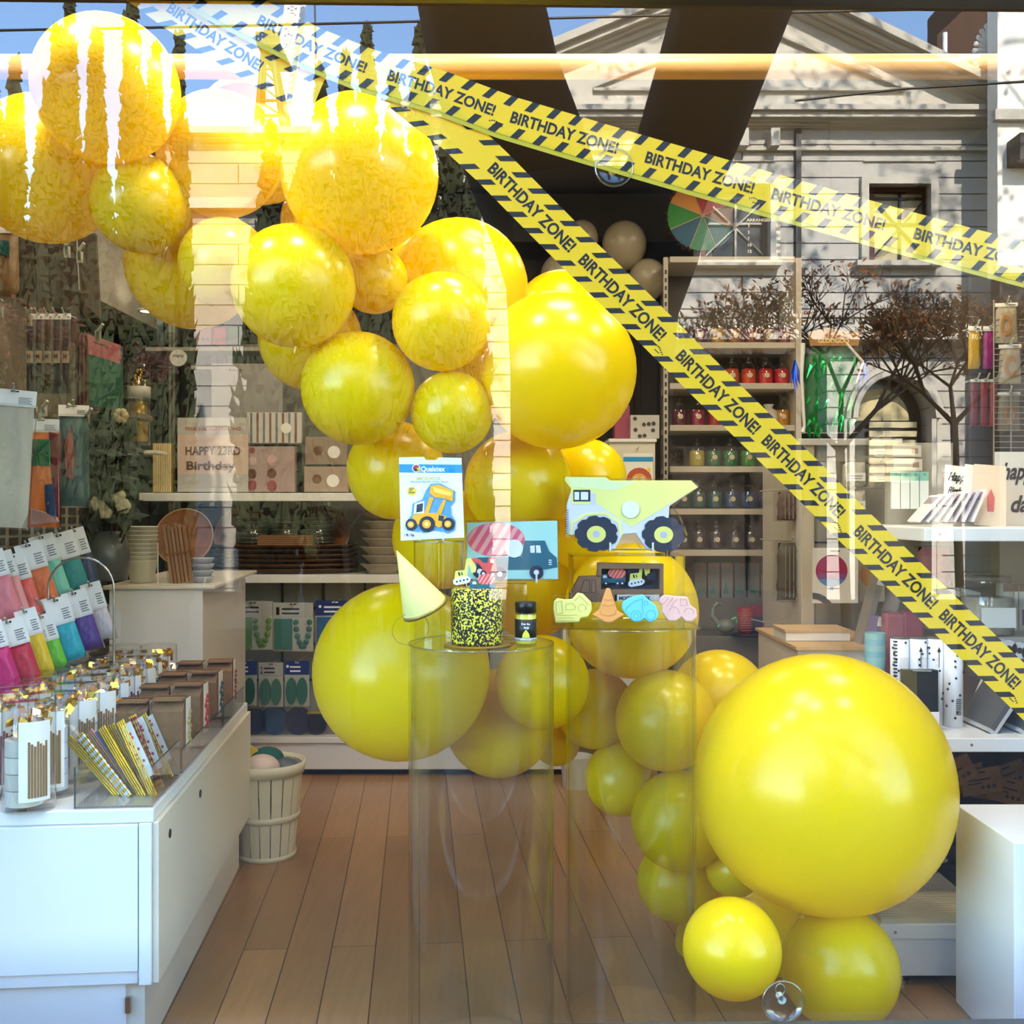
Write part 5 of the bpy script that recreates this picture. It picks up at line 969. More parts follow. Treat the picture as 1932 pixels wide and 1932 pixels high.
for i, (u, v) in enumerate(((470, 778), )):
    card_thing('striped_packet', 'packet of wavy striped treat bags on the upper shelf', 'packet', rect(466, 778, 569, 836), 5.62, .03, C('strip_white', 206, 202, 196), prints=[(C('strip_brown', 130, 90, 70) if j % 2 else GREYW, rect(472 + j * 12, 779, 476 + j * 12, 835)) for j in range(8)] + [(PAPER, circ(540, 808, 10))])
    t = thing('packet_riser', 'dark riser block hidden behind the floral napkins', 'riser', stand_on(518, 5.66, zu + .001)); MB(C('riser_dark', 60, 54, 50)).bb(-.13, .13, 0, .08, 0, 1.4 - (838 - 966) * 5.62 / F - zu - .002).obj('block', t)
card_thing('floral_napkins', 'floral napkin packet in dusty reds before the striped packet', 'napkins', rect(468, 842, 556, 928), 5.55, .05, C('floral_base', 176, 150, 146, .5), prints=[(C('floral_%d' % (j % 3), *((150, 70, 80), (206, 170, 170), (110, 60, 50))[j % 3]), circ(476 + (j * 37) % 74, 850 + (j * 23) % 70, 6 + j % 4, 9)) for j in range(20)])
for i, (u0, v0, u1, v1) in enumerate(((576, 824, 655, 876), (574, 880, 656, 928))): card_thing('picture_napkins', ['upper', 'lower'][i] + ' brown and cream napkin packet right of the floral one', 'napkins', rect(u0, v0, u1, v1), 5.6 - i * .04, .04, C('nap_brown_%d' % i, 150 + 20 * i, 128 + 20 * i, 112 + 20 * i), prints=[(C('nap_tan', 120, 84, 60), circ(u0 + 24, (v0 + v1) / 2, 9, 12)), (PAPER, circ(u0 + 54, (v0 + v1) / 2 + 3, 12, 12, ))])
t = thing('packet_riser', 'low dark block under the upper brown napkin packet', 'riser', stand_on(616, 5.66, zu + .001)); MB(C('riser_dark', 60, 54, 50)).bb(-.11, .11, 0, .06, 0, 1.4 - (877 - 966) * 5.6 / F - zu - .002).obj('block', t)
# gold tube of tassels
t = thing('gold_tube', 'clear cylinder with gold ribbon and printed band standing beside the plant', 'tube', P(262, 832, 4.9)); MB(C('gold_deep', 176, 140, 40, .3, metal=.8)).lathe([(1e-4, 0), (.04, 0), (.04, .18), (1e-4, .18)], n=24).obj('gold_ribbon', t); q = MB(GOLD)
for i in range(24): c_ = Vector((random.gauss(0, .018), random.gauss(0, .018), random.uniform(.25, .33))); q.ball(c_, .007, 6)
q.obj('gold_beads', t); MB(ACR).lathe([(1e-4, -.02), (.05, -.02), (.05, .35), (.045, .352), (1e-4, .352)], n=32).obj('clear_tube', t); MB(C('band_grey', 170, 164, 150)).lathe([(.051, .20), (.052, .20), (.052, .25), (.051, .25)], n=32).obj('band', t)
t2 = thing('display_shelf', 'short slim shelf behind the plant holding the gold tube', 'shelf', P(262, 842, 4.9)); MB(CREAM).bb(-.5, .1, -.06, .1, -.035, -.021).obj('board', t2); MB(RACKW).bb(-.45, -.44, -.0, .1, -.1, -.035).obj('bracket', t2)
for i in range(3):
    u0 = 296 + i * 16; card_thing('upright_album', ['left', 'middle', 'right'][i] + ' dark upright album by the low ceiling edge', 'album', rect(u0, 560 + 14 * i, u0 + 12, 650), 5.9, .08, C('album_%d' % i, 30 + 8 * i, 42, 34), group='dark upright albums')
for i, (u, c_) in enumerate(((384, ('wrap_mauve', 150, 110, 116)), (416, ('wrap_red', 150, 30, 50)), (440, ('wrap_green', 20, 70, 40)))):
    card_thing('card_packet', ['mauve', 'deep red', 'dark green'][i] + ' scalloped card packet below the shaded rim balloon', 'packet', rect(u - 14, 618, u + 14, 650), 5.85, .03, C(*c_), prints=[(C('scallop', 90, 60, 70), circ(u - 8 + 8 * j, 640, 3, 10)) for j in range(3)])
t = thing('top_shelf', 'highest rear shelf with card packets and small dark boxes', 'shelf', P(395, 655, 5.8)); MB(C('shelf_grey', 160, 152, 140)).bb(-.35, .3, 0, .25, -.02, .0).obj('board', t); q = MB(BLACK)
for j in range(6): MB(C('smallbox', 54, 48, 46)).bb(.0 + j * .05, .035 + j * .05, .02, .06, -.10, -.045).obj('small_box', t)
MB(C('shelf_grey', 160, 152, 140)).bb(-.1, .3, 0, .2, -.12, -.10).obj('lower_board', t)
# honeycomb packets on the pegboard
def honey(u, v, w, h, d, head, body, label, num=None, shape='wave', group='honeycomb decoration packets'):
    k_ = d / F; W_, H_ = w * k_, h * k_; t = thing('honeycomb_packet', label, 'packet', P(u, v, d), group); hh = H_ * .3
    q = MB(C(*head, .5)).bb(-W_ / 2, W_ / 2, 0, .006, H_ / 2 - hh, H_ / 2); c_ = q.obj('header_card', t); q = MB(WP if head[0] == 'header_blue' else BLACK)
    q.bb(-W_ * .08, W_ * .08, -.001, 0, H_ / 2 - .012, H_ / 2 - .006)
    if num: q.text(num, -W_ * .42, H_ / 2 - hh * .82, W_ * .08, hh * .5, -.001)
    for i in range(2): q.bb(-W_ * .28, W_ * .15, -.001, 0, H_ / 2 - hh * (.5 + .3 * i), H_ / 2 - hh * (.38 + .3 * i))
    if head[0] == 'header_blue': q.prism([(-W_ * .38 + .008 * math.cos(a), H_ / 2 - hh * .4 + .008 * math.sin(a)) for a in [i * .63 for i in range(10)]], -.001, 0)
    q.obj('print', c_); MB(C('packet_back', 200, 204, 200, .5)).bb(-W_ / 2, W_ / 2, .003, .006, -H_ / 2, H_ / 2 - hh).obj('backing', t); q = MB(C(*body, .5))
    if shape == 'wave':
        q.bb(-W_ * .46, -W_ * .02, -.012, .003, -H_ * .46, H_ * .17)
        for j in range(10): a = math.pi * j / 9; q.ball((W_ * (.24 + .17 * math.cos(a)), -.002, -H_ * .02 - H_ * .4 * math.sin(a) + H_ * .12 * (abs(math.cos(a)))), .016, 8, sy=.5)
    else:
        for x in (-.22, .22): q.prism([(x * W_ + W_ * .22 * math.cos(a), -H_ * .16 + H_ * .3 * math.sin(a) * (1 if math.sin(a) > 0 else 1)) for a in [i * .42 for i in range(15)]], -.012, .003)
    q.obj('honeycomb', t); MB(FILM).bb(-W_ / 2, W_ / 2, -.016, -.015, -H_ / 2, H_ / 2 - hh).obj('film', t)
    q = MB(RACKW); q.tube([(0, -.03, H_ / 2 + .004), (0, -.02, H_ / 2 - .008), (0, .2, H_ / 2 - .008)], .003, 6); q.obj('prong', t)
HW = ('header_grey', 178, 180, 176); HB = ('header_blue', 16, 44, 120)
honey(424, 1186, 30, 90, 5.66, HW, ('hc_yellow', 214, 176, 40), 'yellow honeycomb packet half hidden by the side panel')
honey(477, 1180, 74, 92, 5.64, HW, ('hc_lime', 100, 160, 50), 'lime green honeycomb garland packet, upper row, numbered one', '1')
honey(553, 1183, 76, 92, 5.64, HW, ('hc_sea', 30, 128, 124), 'sea green honeycomb garland packet, upper row, numbered one', '1')
honey(632, 1180, 74, 94, 5.64, HB, ('hc_blue', 20, 110, 180), 'bright blue garland packet with dark blue header, upper row by the big balloon')
honey(461, 1290, 46, 84, 5.62, HB, ('hc_green', 20, 100, 60), 'green fan packet with dark blue header, lower row left', shape='fan')
honey(511, 1292, 46, 84, 5.62, HW, ('hc_jade', 50, 130, 110), 'jade honeycomb ball packet, lower row, numbered two', '2', 'fan')
honey(560, 1290, 46, 86, 5.62, HB, ('hc_teal', 10, 120, 110), 'teal fan packet with dark blue header, lower row right', shape='fan')
for i, (u, r_, c_) in enumerate(((478, 25, ('pom_slate', 56, 64, 98)), (517, 27, ('pom_blue', 14, 82, 142)), (562, 26, ('pom_navy', 26, 44, 96)), (596, 20, ('pom_ink', 30, 36, 64)))):
    t = thing('paper_fan_pack', ['slate grey', 'bright blue', 'navy', 'inky'][i] + ' round paper fan pack standing on the lower rear shelf', 'paper fan', P(u, 1388 - r_ - 1, 5.66), 'round paper fan packs'); R_ = r_ * 5.66 / F
    q = MB(C(*c_, .5)).disc((0, 0), R_, 0, .03, n=40); q.obj('fan', t, bevel=.006)
    MB(FILM).bb(-R_, R_, -.004, -.003, -R_, R_ * 1.2).obj('film', t); MB(C('fan_topper', 190, 170, 40)).bb(-R_ * .8, R_ * .5, .0, .01, R_ * 1.0, R_ * 1.22).obj('yellow_tab', t, label='yellow tab at the top of the pack')
t = thing('grey_box', 'small grey box on the lower rear shelf beside the big balloon', 'box', stand_on(612, 5.68, zb + .001)); MB(C('smallgrey', 130, 122, 114)).bb(-.05, .08, 0, .1, 0, .06).obj('carton', t); MB(CREAM).bb(-.052, .082, -.002, .102, .06, .068).obj('lid', t)
# bushel basket
bc = P(503, 1609, 4.33); bc.z = 0; t = thing('bushel_basket', 'cream slatted bushel basket on the floor by the counter end', 'basket', bc); BC = C('basket_cream', 222, 214, 186, .55); h = .375
q = MB(BC)
for i in range(18):
    a = i * 6.2832 / 18; w_ = .155; vs = []
    for z, r in ((.0, .112), (h, .147)):
        for rr in (r, r - .004):
            for s in (-w_, w_): vs.append((rr * math.cos(a + s), rr * math.sin(a + s), z))
    q = MB(BC).add(vs, [(0, 1, 5, 4), (2, 6, 7, 3), (0, 2, 3, 1), (4, 5, 7, 6), (0, 4, 6, 2), (1, 3, 7, 5)]); q.obj('slat', t)
for nm, z0, z1, r0_, r1_ in (('base_hoop', .0, .02, .114, .116), ('middle_hoop', .155, .18, .128, .131), ('rim', h - .035, h + .012, .1475, .153)): MB(BC).lathe([(r0_, z0), (r0_ + .004, z0), (r1_ + .004, z1), (r1_, z1), (r0_ - .003, z0)], n=40).obj(nm, t)
MB(C('basket_inner', 150, 142, 120)).lathe([(1e-4, .004), (.108, .004), (.128, .2), (.125, .2), (1e-4, .012)], n=32).obj('lining', t)
def in_basket(name, label, cat, dx, dy, z, mb): t = thing(name, label, cat, bc + Vector((dx, dy, z))); mb.obj('body', t); return t
in_basket('wrapped_fan', 'round pinkish wrapped parcel bulging from the basket', 'parcel', -.01, -.045, .36, MB(C('parcel_pink', 214, 194, 186, .35, bump=.3, scale=20)).ball((0, 0, 0), .075, 24, sz=.8))
in_basket('green_pom', 'dark green pom pom behind the parcel in the basket', 'pom pom', -.01, .05, .38, MB(C('pom_green', 20, 84, 76, .8, bump=.8, scale=40)).ball((0, 0, 0), .07, 20, sz=.7))
in_basket('yellow_card', 'folded yellow card sticking out of the basket', 'card', -.07, .02, .36, MB(C('card_yellow', 232, 200, 20)).prism([(-.03, 0), (.03, 0), (.03, .06), (.0, .08), (-.03, .05)], 0, .008))
in_basket('playing_card_pack', 'white spotted card pack at the left inside the basket', 'card pack', -.1, -.06, .33, MB(PAPER).bb(-.02, .02, 0, .01, 0, .1).disc((0, .03), .006, -.001, 0, C('dot_red', 190, 50, 60)).disc((.006, .06), .006, -.001, 0, NAVY).disc((-.006, .08), .006, -.001, 0, BLACK))
in_basket('grey_bag', 'crumpled grey bag at the right inside the basket', 'bag', .07, .02, .35, MB(C('bag_grey', 90, 96, 100, .3, bump=.8, scale=25)).ball((0, 0, 0), .06, 18, sz=.7))
# ------------------------------------------------------------------ rear right: wheel, menu board, sweet jars
JY = 5.7
zj = lambda v, d=JY: 1.4 - (v - 966) * d / F
t = thing('jar_shelving', 'tall open white shelving with rows of sweet jars at the rear right', 'shelving', (0, 0, 0)); x0, x1 = P(1264, 0, JY).x, P(1500, 0, JY).x
JW = C('shelf_greywhite', 190, 180, 164, .5)
for v in (488, 650, 727, 806, 884, 964, 1042): MB(JW).bb(x0, x1, JY, JY + .34, zj(v) - .02, zj(v) + .012).obj('shelf', t, bevel=.002)
MB(C('shelf_back', 96, 86, 72, .7)).bb(x0, x1, JY + .34, JY + .36, 0, zj(488)).obj('back_panel', t)
MB(JW).bb(x1, x1 + .03, JY - .02, JY + .36, 0, zj(488)).obj('side_panel', t)
q = MB(JW).bb(x0 - .035, x0 - .012, JY - .01, JY + .02, 0, zj(486)); 
for i in range(40): q.bb(x0 - .029, x0 - .019, JY - .012, JY - .01, 1.0 + i * .043, 1.022 + i * .043, BLACK)
q.obj('slotted_post', t, label='pale upright post with a column of dark slots')
MB(C('grey_counter', 120, 112, 102, .5)).bb(x0, x1, JY - .1, JY + .34, 0, zj(1196)).obj('base_cabinet', t, bevel=.003)
RW = ['upper', 'orange', 'berry', 'green', 'blue', 'bottom']
ROWS = [(650, [(1287, 'cocoa', (92, 58, 34)), (1320, 'plum', (96, 30, 50)), (1354, 'amber', (178, 130, 30)), (1386, 'caramel', (150, 90, 40)), (1418, 'brick red', (130, 44, 30)), (1450, 'toffee', (130, 86, 44)), (1480, 'maroon', (120, 30, 30))], 'dark top jar row'),
        (727, [(1380, 'orange', (226, 96, 44)), (1412, 'flame orange', (232, 74, 40)), (1444, 'scarlet', (222, 40, 48)), (1474, 'cherry red', (214, 30, 56))], 'orange and red jar row'),
        (806, [(1282, 'mulberry', (110, 30, 60)), (1316, 'raspberry', (160, 30, 70)), (1349, 'ruby', (190, 36, 40)), (1475, 'mustard', (214, 140, 20))], 'berry coloured jar row'),
        (884, [(1315, 'olive yellow', (196, 180, 40)), (1346, 'bottle green', (20, 110, 64)), (1378, 'emerald', (16, 120, 60)), (1411, 'grass green', (70, 150, 40)), (1443, 'forest', (20, 96, 50))], 'green jar row'),
        (964, [(1289, 'petrol', (16, 64, 80)), (1318, 'deep teal', (14, 84, 90)), (1348, 'lagoon', (16, 96, 108)), (1380, 'royal blue', (24, 70, 130)), (1412, 'cobalt', (26, 66, 140)), (1444, 'navy', (24, 50, 112))], 'blue jar row'),
        (1042, [(1289, 'ink', (26, 26, 50)), (1318, 'aubergine', (46, 24, 60)), (1351, 'grape', (50, 26, 70)), (1386, 'slate purple', (44, 36, 70)), (1416, 'charcoal violet', (40, 32, 54)), (1450, 'blue black', (24, 28, 50))], 'dark bottom jar row')]
JG = clear('jar_glass', (.93, .95, .94), 1.5, .05)
gm = ct = None
for v, js, rn in ROWS:
    for u, cn, c_ in js:
        p = P(u, 966, JY + .13); p.z = zj(v) + .014; t = thing('sweet_jar', f'{cn} filled stoppered glass jar in the {rn}', 'jar', p, 'stoppered sweet jars')
        if gm is None:
            g = MB(JG).lathe([(1e-4, 0), (.041, 0), (.043, .006), (.043, .095), (.03, .115), (.026, .122), (.028, .126)], n=20).obj('glass', t); gm = g
            s_ = MB(JG).lathe([(1e-4, .124), (.024, .124), (.012, .132), (.006, .137), (.013, .146), (.012, .156), (1e-4, .160)], n=16).obj('stopper', t); sm = s_
            l_ = MB(C('jar_sticker', 214, 200, 160, .6)).disc((0, .052), .014, -.0455, -.044, n=18).obj('round_label', t); lm = l_
        else:
            for src in (gm, sm, lm): c = src.copy(); COL.objects.link(c); c.parent = t
        MB(C('sweets_' + cn.replace(' ', '_'), *c_, .5, bump=.6, scale=90)).lathe([(1e-4, .004), (.039, .004), (.0405, .012), (.0405, .082), (.034, .09), (1e-4, .086)], n=20).obj('sweets', t)
t = thing('wrapped_jar_toy', 'pale netted bundle on the berry jar shelf beside the mustard jar', 'bundle', stand_on(1450, JY + .12, zj(806) + .014)); MB(C('net_cream', 214, 204, 190, .6, bump=.8, scale=60)).lathe([(1e-4, 0), (.05, 0), (.055, .04), (.045, .085), (.02, .1), (.03, .12), (1e-4, .12)], n=20).obj('bundle', t)
# prize wheel on top
WY = 5.8; wc = P(1325, 408, WY); t = thing('prize_wheel', 'round prize wheel of coloured wedges with gold tinsel rim on top of the jar shelving', 'wheel', wc); R_ = 66 * WY / F
CL = [('wheel_red', (176, 26, 32)), ('wheel_pink', (206, 110, 110)), ('wheel_brown', (140, 100, 60)), ('wheel_teal', (30, 96, 100)), ('wheel_mint', (70, 140, 110)), ('wheel_blue', (30, 90, 120)), ('wheel_green', (40, 140, 40)), ('wheel_orange', (226, 150, 40))]
for i in range(8):
    a0 = math.radians(68 - 45 * i + 45); n = 7; MB(C(CL[i][0], *CL[i][1], .5)).prism([(0, 0)] + [(R_ * math.cos(a0 - math.radians(45) * j / n), R_ * math.sin(a0 - math.radians(45) * j / n)) for j in range(n + 1)], -.01, .01).obj('wedge', t)
q = MB(C('wheel_line', 200, 180, 150))
for i in range(4): a = math.radians(68 + 45 * i); q.cyl((R_ * math.cos(a), -.012, R_ * math.sin(a)), (-R_ * math.cos(a), -.012, -R_ * math.sin(a)), .003, n=5)
q.obj('divider_lines', t); q = MB(C('tinsel', 170, 120, 40, .25, metal=.9))
for i in range(420):
    a = random.uniform(0, 6.283); r = R_ * random.uniform(1.0, 1.1); c_ = Vector((r * math.cos(a), random.uniform(-.03, .02), r * math.sin(a))); s_ = Vector([random.uniform(-1, 1) for _ in '123']).normalized() * .012; b_ = s_.orthogonal().normalized() * .004; q.add([c_ - s_, c_ + b_, c_ + s_, c_ - b_], [(0, 1, 2, 3)])
q.obj('tinsel_rim', t, kind='stuff'); MB(BLACK).bb(-.05, .05, -.02, .06, zj(486, JY) - wc.z + .013, -R_).obj('stand', t)
t = thing('menu_board', 'black letter board listing arrangements and numbers beside the prize wheel', 'board', at(P(1432, 486, JY + .05), 0)); k_ = (JY + .05) / F; q = MB(C('board_black', 26, 26, 26, .6)).bb(-48 * k_, 52 * k_, 0, .02, 0, 92 * k_); q.obj('board', t); q = MB(PAPER)
q.text('ARRANGEMENTS', -24 * k_, 68 * k_, 70 * k_, 5.5 * k_, -.002)
for i, s_ in enumerate(('3', '5', '7', '10', '12')):
    q.text(s_, -21 * k_, (57 - 12 * i) * k_, (3 + 4 * (len(s_) - 1)) * k_, 5.5 * k_, -.002); q.text('00' if i % 2 else '50', 32 * k_, (57 - 12 * i) * k_, 8 * k_, 5.5 * k_, -.002)
q.obj('letters', t)
# dim balloons in the rear
for u, v, r, lb in ((1178, 460, 42, 'largest of the dim pearl balloons in the dark rear, by the wheel'), (1222, 525, 36, 'dim pearl balloon nearest the slotted post'), (1098, 446, 30, 'small dim pearl balloon behind the steep tape, upper'), (1062, 520, 42, 'dim grey balloon left of the steep tape, above the glossy yellow one'), (1140, 520, 34, 'dim grey balloon hidden behind the steep tape')):
    M = Matrix.Translation(P(u, v, 6.0)) @ Ry(20 * math.sin(u)); R_ = r * 6 / F; MB(C('pearl_latex', 168, 156, 132, .3)).lathe([(.008, -R_ * 1.3), (.012, -R_ * 1.26), (.006, -R_ * 1.22)] + [(max(1e-4, R_ * math.sin(a)), -R_ * (1.2 if a < 1.57 else 1.02) * math.cos(a)) for a in [math.pi * i / 20 for i in range(1, 21)]], n=28).obj('pearl_balloon', M=M, label=lb, cat='balloon', group='dim pearl balloons on the dark rear wall')
# small cabinet with lion packet
t = thing('small_cabinet', 'narrow white cabinet behind the tipper truck napkins', 'cabinet', (0, 0, 0)); MB(CREAM).bb(P(1150, 0, 5.3).x, P(1236, 0, 5.3).x, 5.3, 5.6, 0, zj(834, 5.3)).obj('body', t); MB(WHITE).bb(P(1148, 0, 5.3).x, P(1238, 0, 5.3).x, 5.28, 5.62, zj(834, 5.3), zj(828, 5.3)).obj('top', t)
card_thing('pattern_box', 'box with dark and silver pattern on top of the narrow cabinet', 'box', rect(1190, 783, 1244, 827), 5.35, .12, C('pattern_silver', 190, 186, 178, .3), prints=[(C('pattern_dark', 60, 50, 60), circ(1198 + (j * 17) % 42, 790 + (j * 11) % 34, 4, 8)) for j in range(8)])
card_thing('pink_box', 'dusky pink box beside the patterned box', 'box', rect(1160, 765, 1188, 827), 5.4, .1, C('dusky_pink', 150, 60, 84, .5))
t = card_thing('lion_packet', 'white packet with an orange lion balloon and blue band hanging on the narrow cabinet', 'packet', rect(1176, 855, 1232, 940), 5.24, .01, PAPER, prints=((C('cyan_band', 20, 150, 214), rect(1176, 862, 1232, 871)), (C('lion_mane', 190, 84, 50), circ(1206, 905, 24, 16, .95)), (C('lion_face', 232, 170, 70), circ(1206, 908, 15)), (WP, circ(1200, 903, 3.2, 10)), (WP, circ(1212, 903, 3.2, 10)), (BLACK, circ(1200, 903, 1.5, 8)), (BLACK, circ(1212, 903, 1.5, 8)), (C('badge_yellow', 250, 216, 70), circ(1224, 886, 4, 10))))
MB(RACKW).tube([(0, -.03, .25), (0, .06, .245)], .003, 6).obj('prong', t)
# party ware under the jars
zc = zj(1196) + .001
for i in range(6):
    u = 1322 + i * 25; card_thing('party_box', ['leftmost', 'second', 'third', 'fourth', 'fifth', 'rightmost'][i] + ' tall grey party box in the row under the jars', 'box', rect(u - 11, 1062, u + 11, 1128), 5.9, .08, C('box_grey_%d' % (i % 3), 110 + 14 * (i % 3), 116 + 10 * (i % 3), 122 + 8 * (i % 3), .5), group='grey party boxes', prints=((C('box_teal', 60, 130, 130), [(u - 8, 1120), (u - 2, 1095), (u + 3, 1120)]), (C('box_red', 220, 60, 60), rect(u + 1, 1064, u + 6, 1068))))
t = thing('box_riser', 'grey riser shelf under the row of party boxes', 'riser', stand_on(1385, 5.9, zc)); MB(C('grey_counter', 120, 112, 102)).bb(-.25, .25, 0, .1, 0, zj(1128, 5.9) - zc).obj('block', t)
t = thing('swan_light', 'small glass swan with green glints under the jars', 'swan figure', stand_on(1362, 5.62, zc)); SW = C('swan_grey', 120, 124, 112, .2); q = MB(SW).ball((.02, 0, .05), .05, 20, sz=.8); q.obj('body', t)
MB(SW).tube([(-.02, 0, .06), (-.05, 0, .1), (-.045, 0, .15), (-.02, 0, .172), (0, 0, .16)], [.018, .014, .012, .012, .006], 10).obj('neck', t); MB(C('glint_green', 120, 230, 170, .2)).tube([(.04, -.05, .09), (.065, -.04, .1), (.075, -.03, .07)], .004, 6).tube([(-.03, -.04, .05), (-.02, -.045, .062)], .004, 6).obj('glints', t)
t = thing('red_cup', 'dark red striped cup under the jars', 'cup', stand_on(1406, 5.6, zc)); MB(C('cup_red', 150, 30, 44, .4)).lathe([(1e-4, .012), (.036, .012), (.044, .15), (.04, .15), (1e-4, .02)], n=24).obj('cup', t); q = MB(C('cup_band', 206, 120, 110))
for i in range(8): q.lathe([(.0385 + .0008 * i * 1.2, .03 + i * .013), (.0395 + .0008 * i * 1.2, .034 + i * .013)], n=24)
q.obj('bands', t)
for i in range(3): t = thing('party_plate', ['lowest', 'middle', 'top'][i] + ' dark party plate in the little stack under the red cup', 'plate', stand_on(1410, 5.6, zc + i * .004 - .0), 'small stack of dark plates'); MB(C('plate_wine', 70, 34, 40, .4)).lathe([(1e-4, 0), (.07, 0), (.09, .003), (1e-4, .002)], n=28).obj('plate', t)
t = thing('pink_carton', 'magenta and blue carton behind the red cup', 'carton', stand_on(1432, 5.72, zc)); MB(C('carton_magenta', 170, 30, 90, .5)).bb(-.04, .04, 0, .04, .09, .15).obj('upper_panel', t); MB(C('carton_blue', 50, 60, 120, .5)).bb(-.04, .04, 0, .04, 0, .09).obj('lower_panel', t)
t = thing('ladybird_toy', 'bright red ladybird toy under the jars at the unit end', 'toy', stand_on(1458, 5.58, zc)); MB(C('ladybird_red', 214, 30, 24, .3)).ball((0, 0, .06), .052, 20).obj('shell', t); q = MB(BLACK)
for a, b_ in ((-.02, .08), (.02, .07), (.0, .04), (-.03, .045), (.03, .035)): q.ball((a, -.045, b_), .009, 8, sy=.6)
q.ball((0, -.01, .118), .022, 12); q.obj('spots_and_head', t); MB(C('ladybird_red', 214, 30, 24)).bb(-.03, .03, 0, .01, .12, .19).obj('card_back', t)
# ------------------------------------------------------------------ right: peg unit, packs, front shelves
UY = 4.85; ux0, ux1 = P(1512, 0, UY).x, P(1700, 0, UY).x
t = thing('peg_unit', 'tall white unit with slotted panels behind the steep tape', 'unit', (0, 0, 0)); zu2 = 1.4 - (828 - 966) * UY / F
MB(CREAM).bb(ux0, ux0 + .06, UY, UY + .75, 0, zu2 - .03).obj('side_panel', t, bevel=.002); q = MB(C('unit_front', 176, 170, 156, .55)).bb(ux0 + .06, ux1, UY + .02, UY + .04, 0, zu2 - .03)
for v in (1022, 1180): q.bb(P(1538, 0, UY).x, P(1586, 0, UY).x, UY + .015, UY + .02, 1.4 - (v + 3 - 966) * UY / F, 1.4 - (v - 966) * UY / F, BLACK)
q.obj('slotted_front', t); MB(WHITE).bb(ux0 - .02, ux1, UY - .02, UY + .77, zu2 - .03, zu2).obj('top', t, bevel=.003)
# tassel garland in foil
t = hanging(1565, 735, 4.5, 96, 158, ('foil_green_bag', 14, 96, 44), 'clear pack of shiny green foil tassels with a brown printed header', hd=4, group=None, name='tassel_pack', cat='packet', card=False, yaw=0, puff=.03)
MB(C('dark_cord', 60, 54, 46, .8)).cyl((0, 0, .2), (0, 0, 1.72), .0012, n=5).obj('hanging_cord', t); FG = C('foil_green_bright', 30, 190, 90, .15, metal=.8); q = MB(FG)
for i in range(70): x = random.uniform(-.1, .1); z = random.uniform(-.17, .15); q.add([(x, -.034, z), (x + random.uniform(.004, .01), -.040, z - .01), (x + random.uniform(-.02, .03), -.034, z - random.uniform(.03, .08)), (x - .008, -.036, z - .02)], [(0, 1, 2, 3)])
q.obj('foil_strands', t); q = MB(C('header_brown', 146, 104, 54, .6)).prism(pts([(1520, 636), (1526, 628), (1560, 622), (1600, 630), (1618, 628), (1614, 655), (1524, 655)], 1565, 735, 4.5), -.04, -.036); h_ = q.obj('header_card', t); MB(C('header_gold_ink', 226, 196, 130)).text('GLOOGOO', -.06, .192, .13, .018, -.0415).obj('lettering', h_)
for i, (x, m_) in enumerate(((-.16, ('foil_blue_r', 20, 60, 190)), (.13, ('foil_blue_l', 24, 70, 200)))):
    q = MB(C(*m_, .15, metal=.7))
    for j in range(12): q.add([(x, -.03, .12), (x + .008, -.034, .12), (x + random.uniform(-.03, .04), -.03, random.uniform(-.02, .06)), (x - .006, -.03, .08)], [(0, 1, 2, 3)])
    q.obj('blue_tassel', t)
MB(C('pale_ribbon', 206, 204, 200, .3)).tube([(-.125, -.04, .19), (-.13, -.042, .05), (-.118, -.04, -.16), (-.125, -.04, -.185)], [.012, .008, .007, .012], 8).tube([(.06, -.04, .19), (.13, -.04, .11), (.1, -.04, .02)], [.006, .006, .004], 6).obj('ribbon', t)
# clear packs with white labels
PK = [(1557, 895, 'left one of the middle row'), (1611, 895, 'right one of the middle row'), (1611, 948, 'bottom right one'), (1563, 948, 'bottom left one'), (1661, 850, 'single top one beside the foil tassels'), (1660, 897, 'far right one of the middle row')]
for u, v, lb in PK:
    t = hanging(u, v, 4.68, 44, 46, ('cotton_cream', 226, 220, 204), 'clear pack of pale confetti with white label, ' + lb, hd=4, group='clear confetti packs', name='confetti_pack', cat='packet', card=False, yaw=0, puff=.024, reach=.2); MB(PAPER).bb(-.04, .04, -.033, -.031, -.03, .006).obj('label', t); q = MB(GREYW).bb(-.028, .028, -.0345, -.033, -.010, -.006).bb(-.024, .024, -.0345, -.033, -.02, -.017); q.obj('label_print', t)
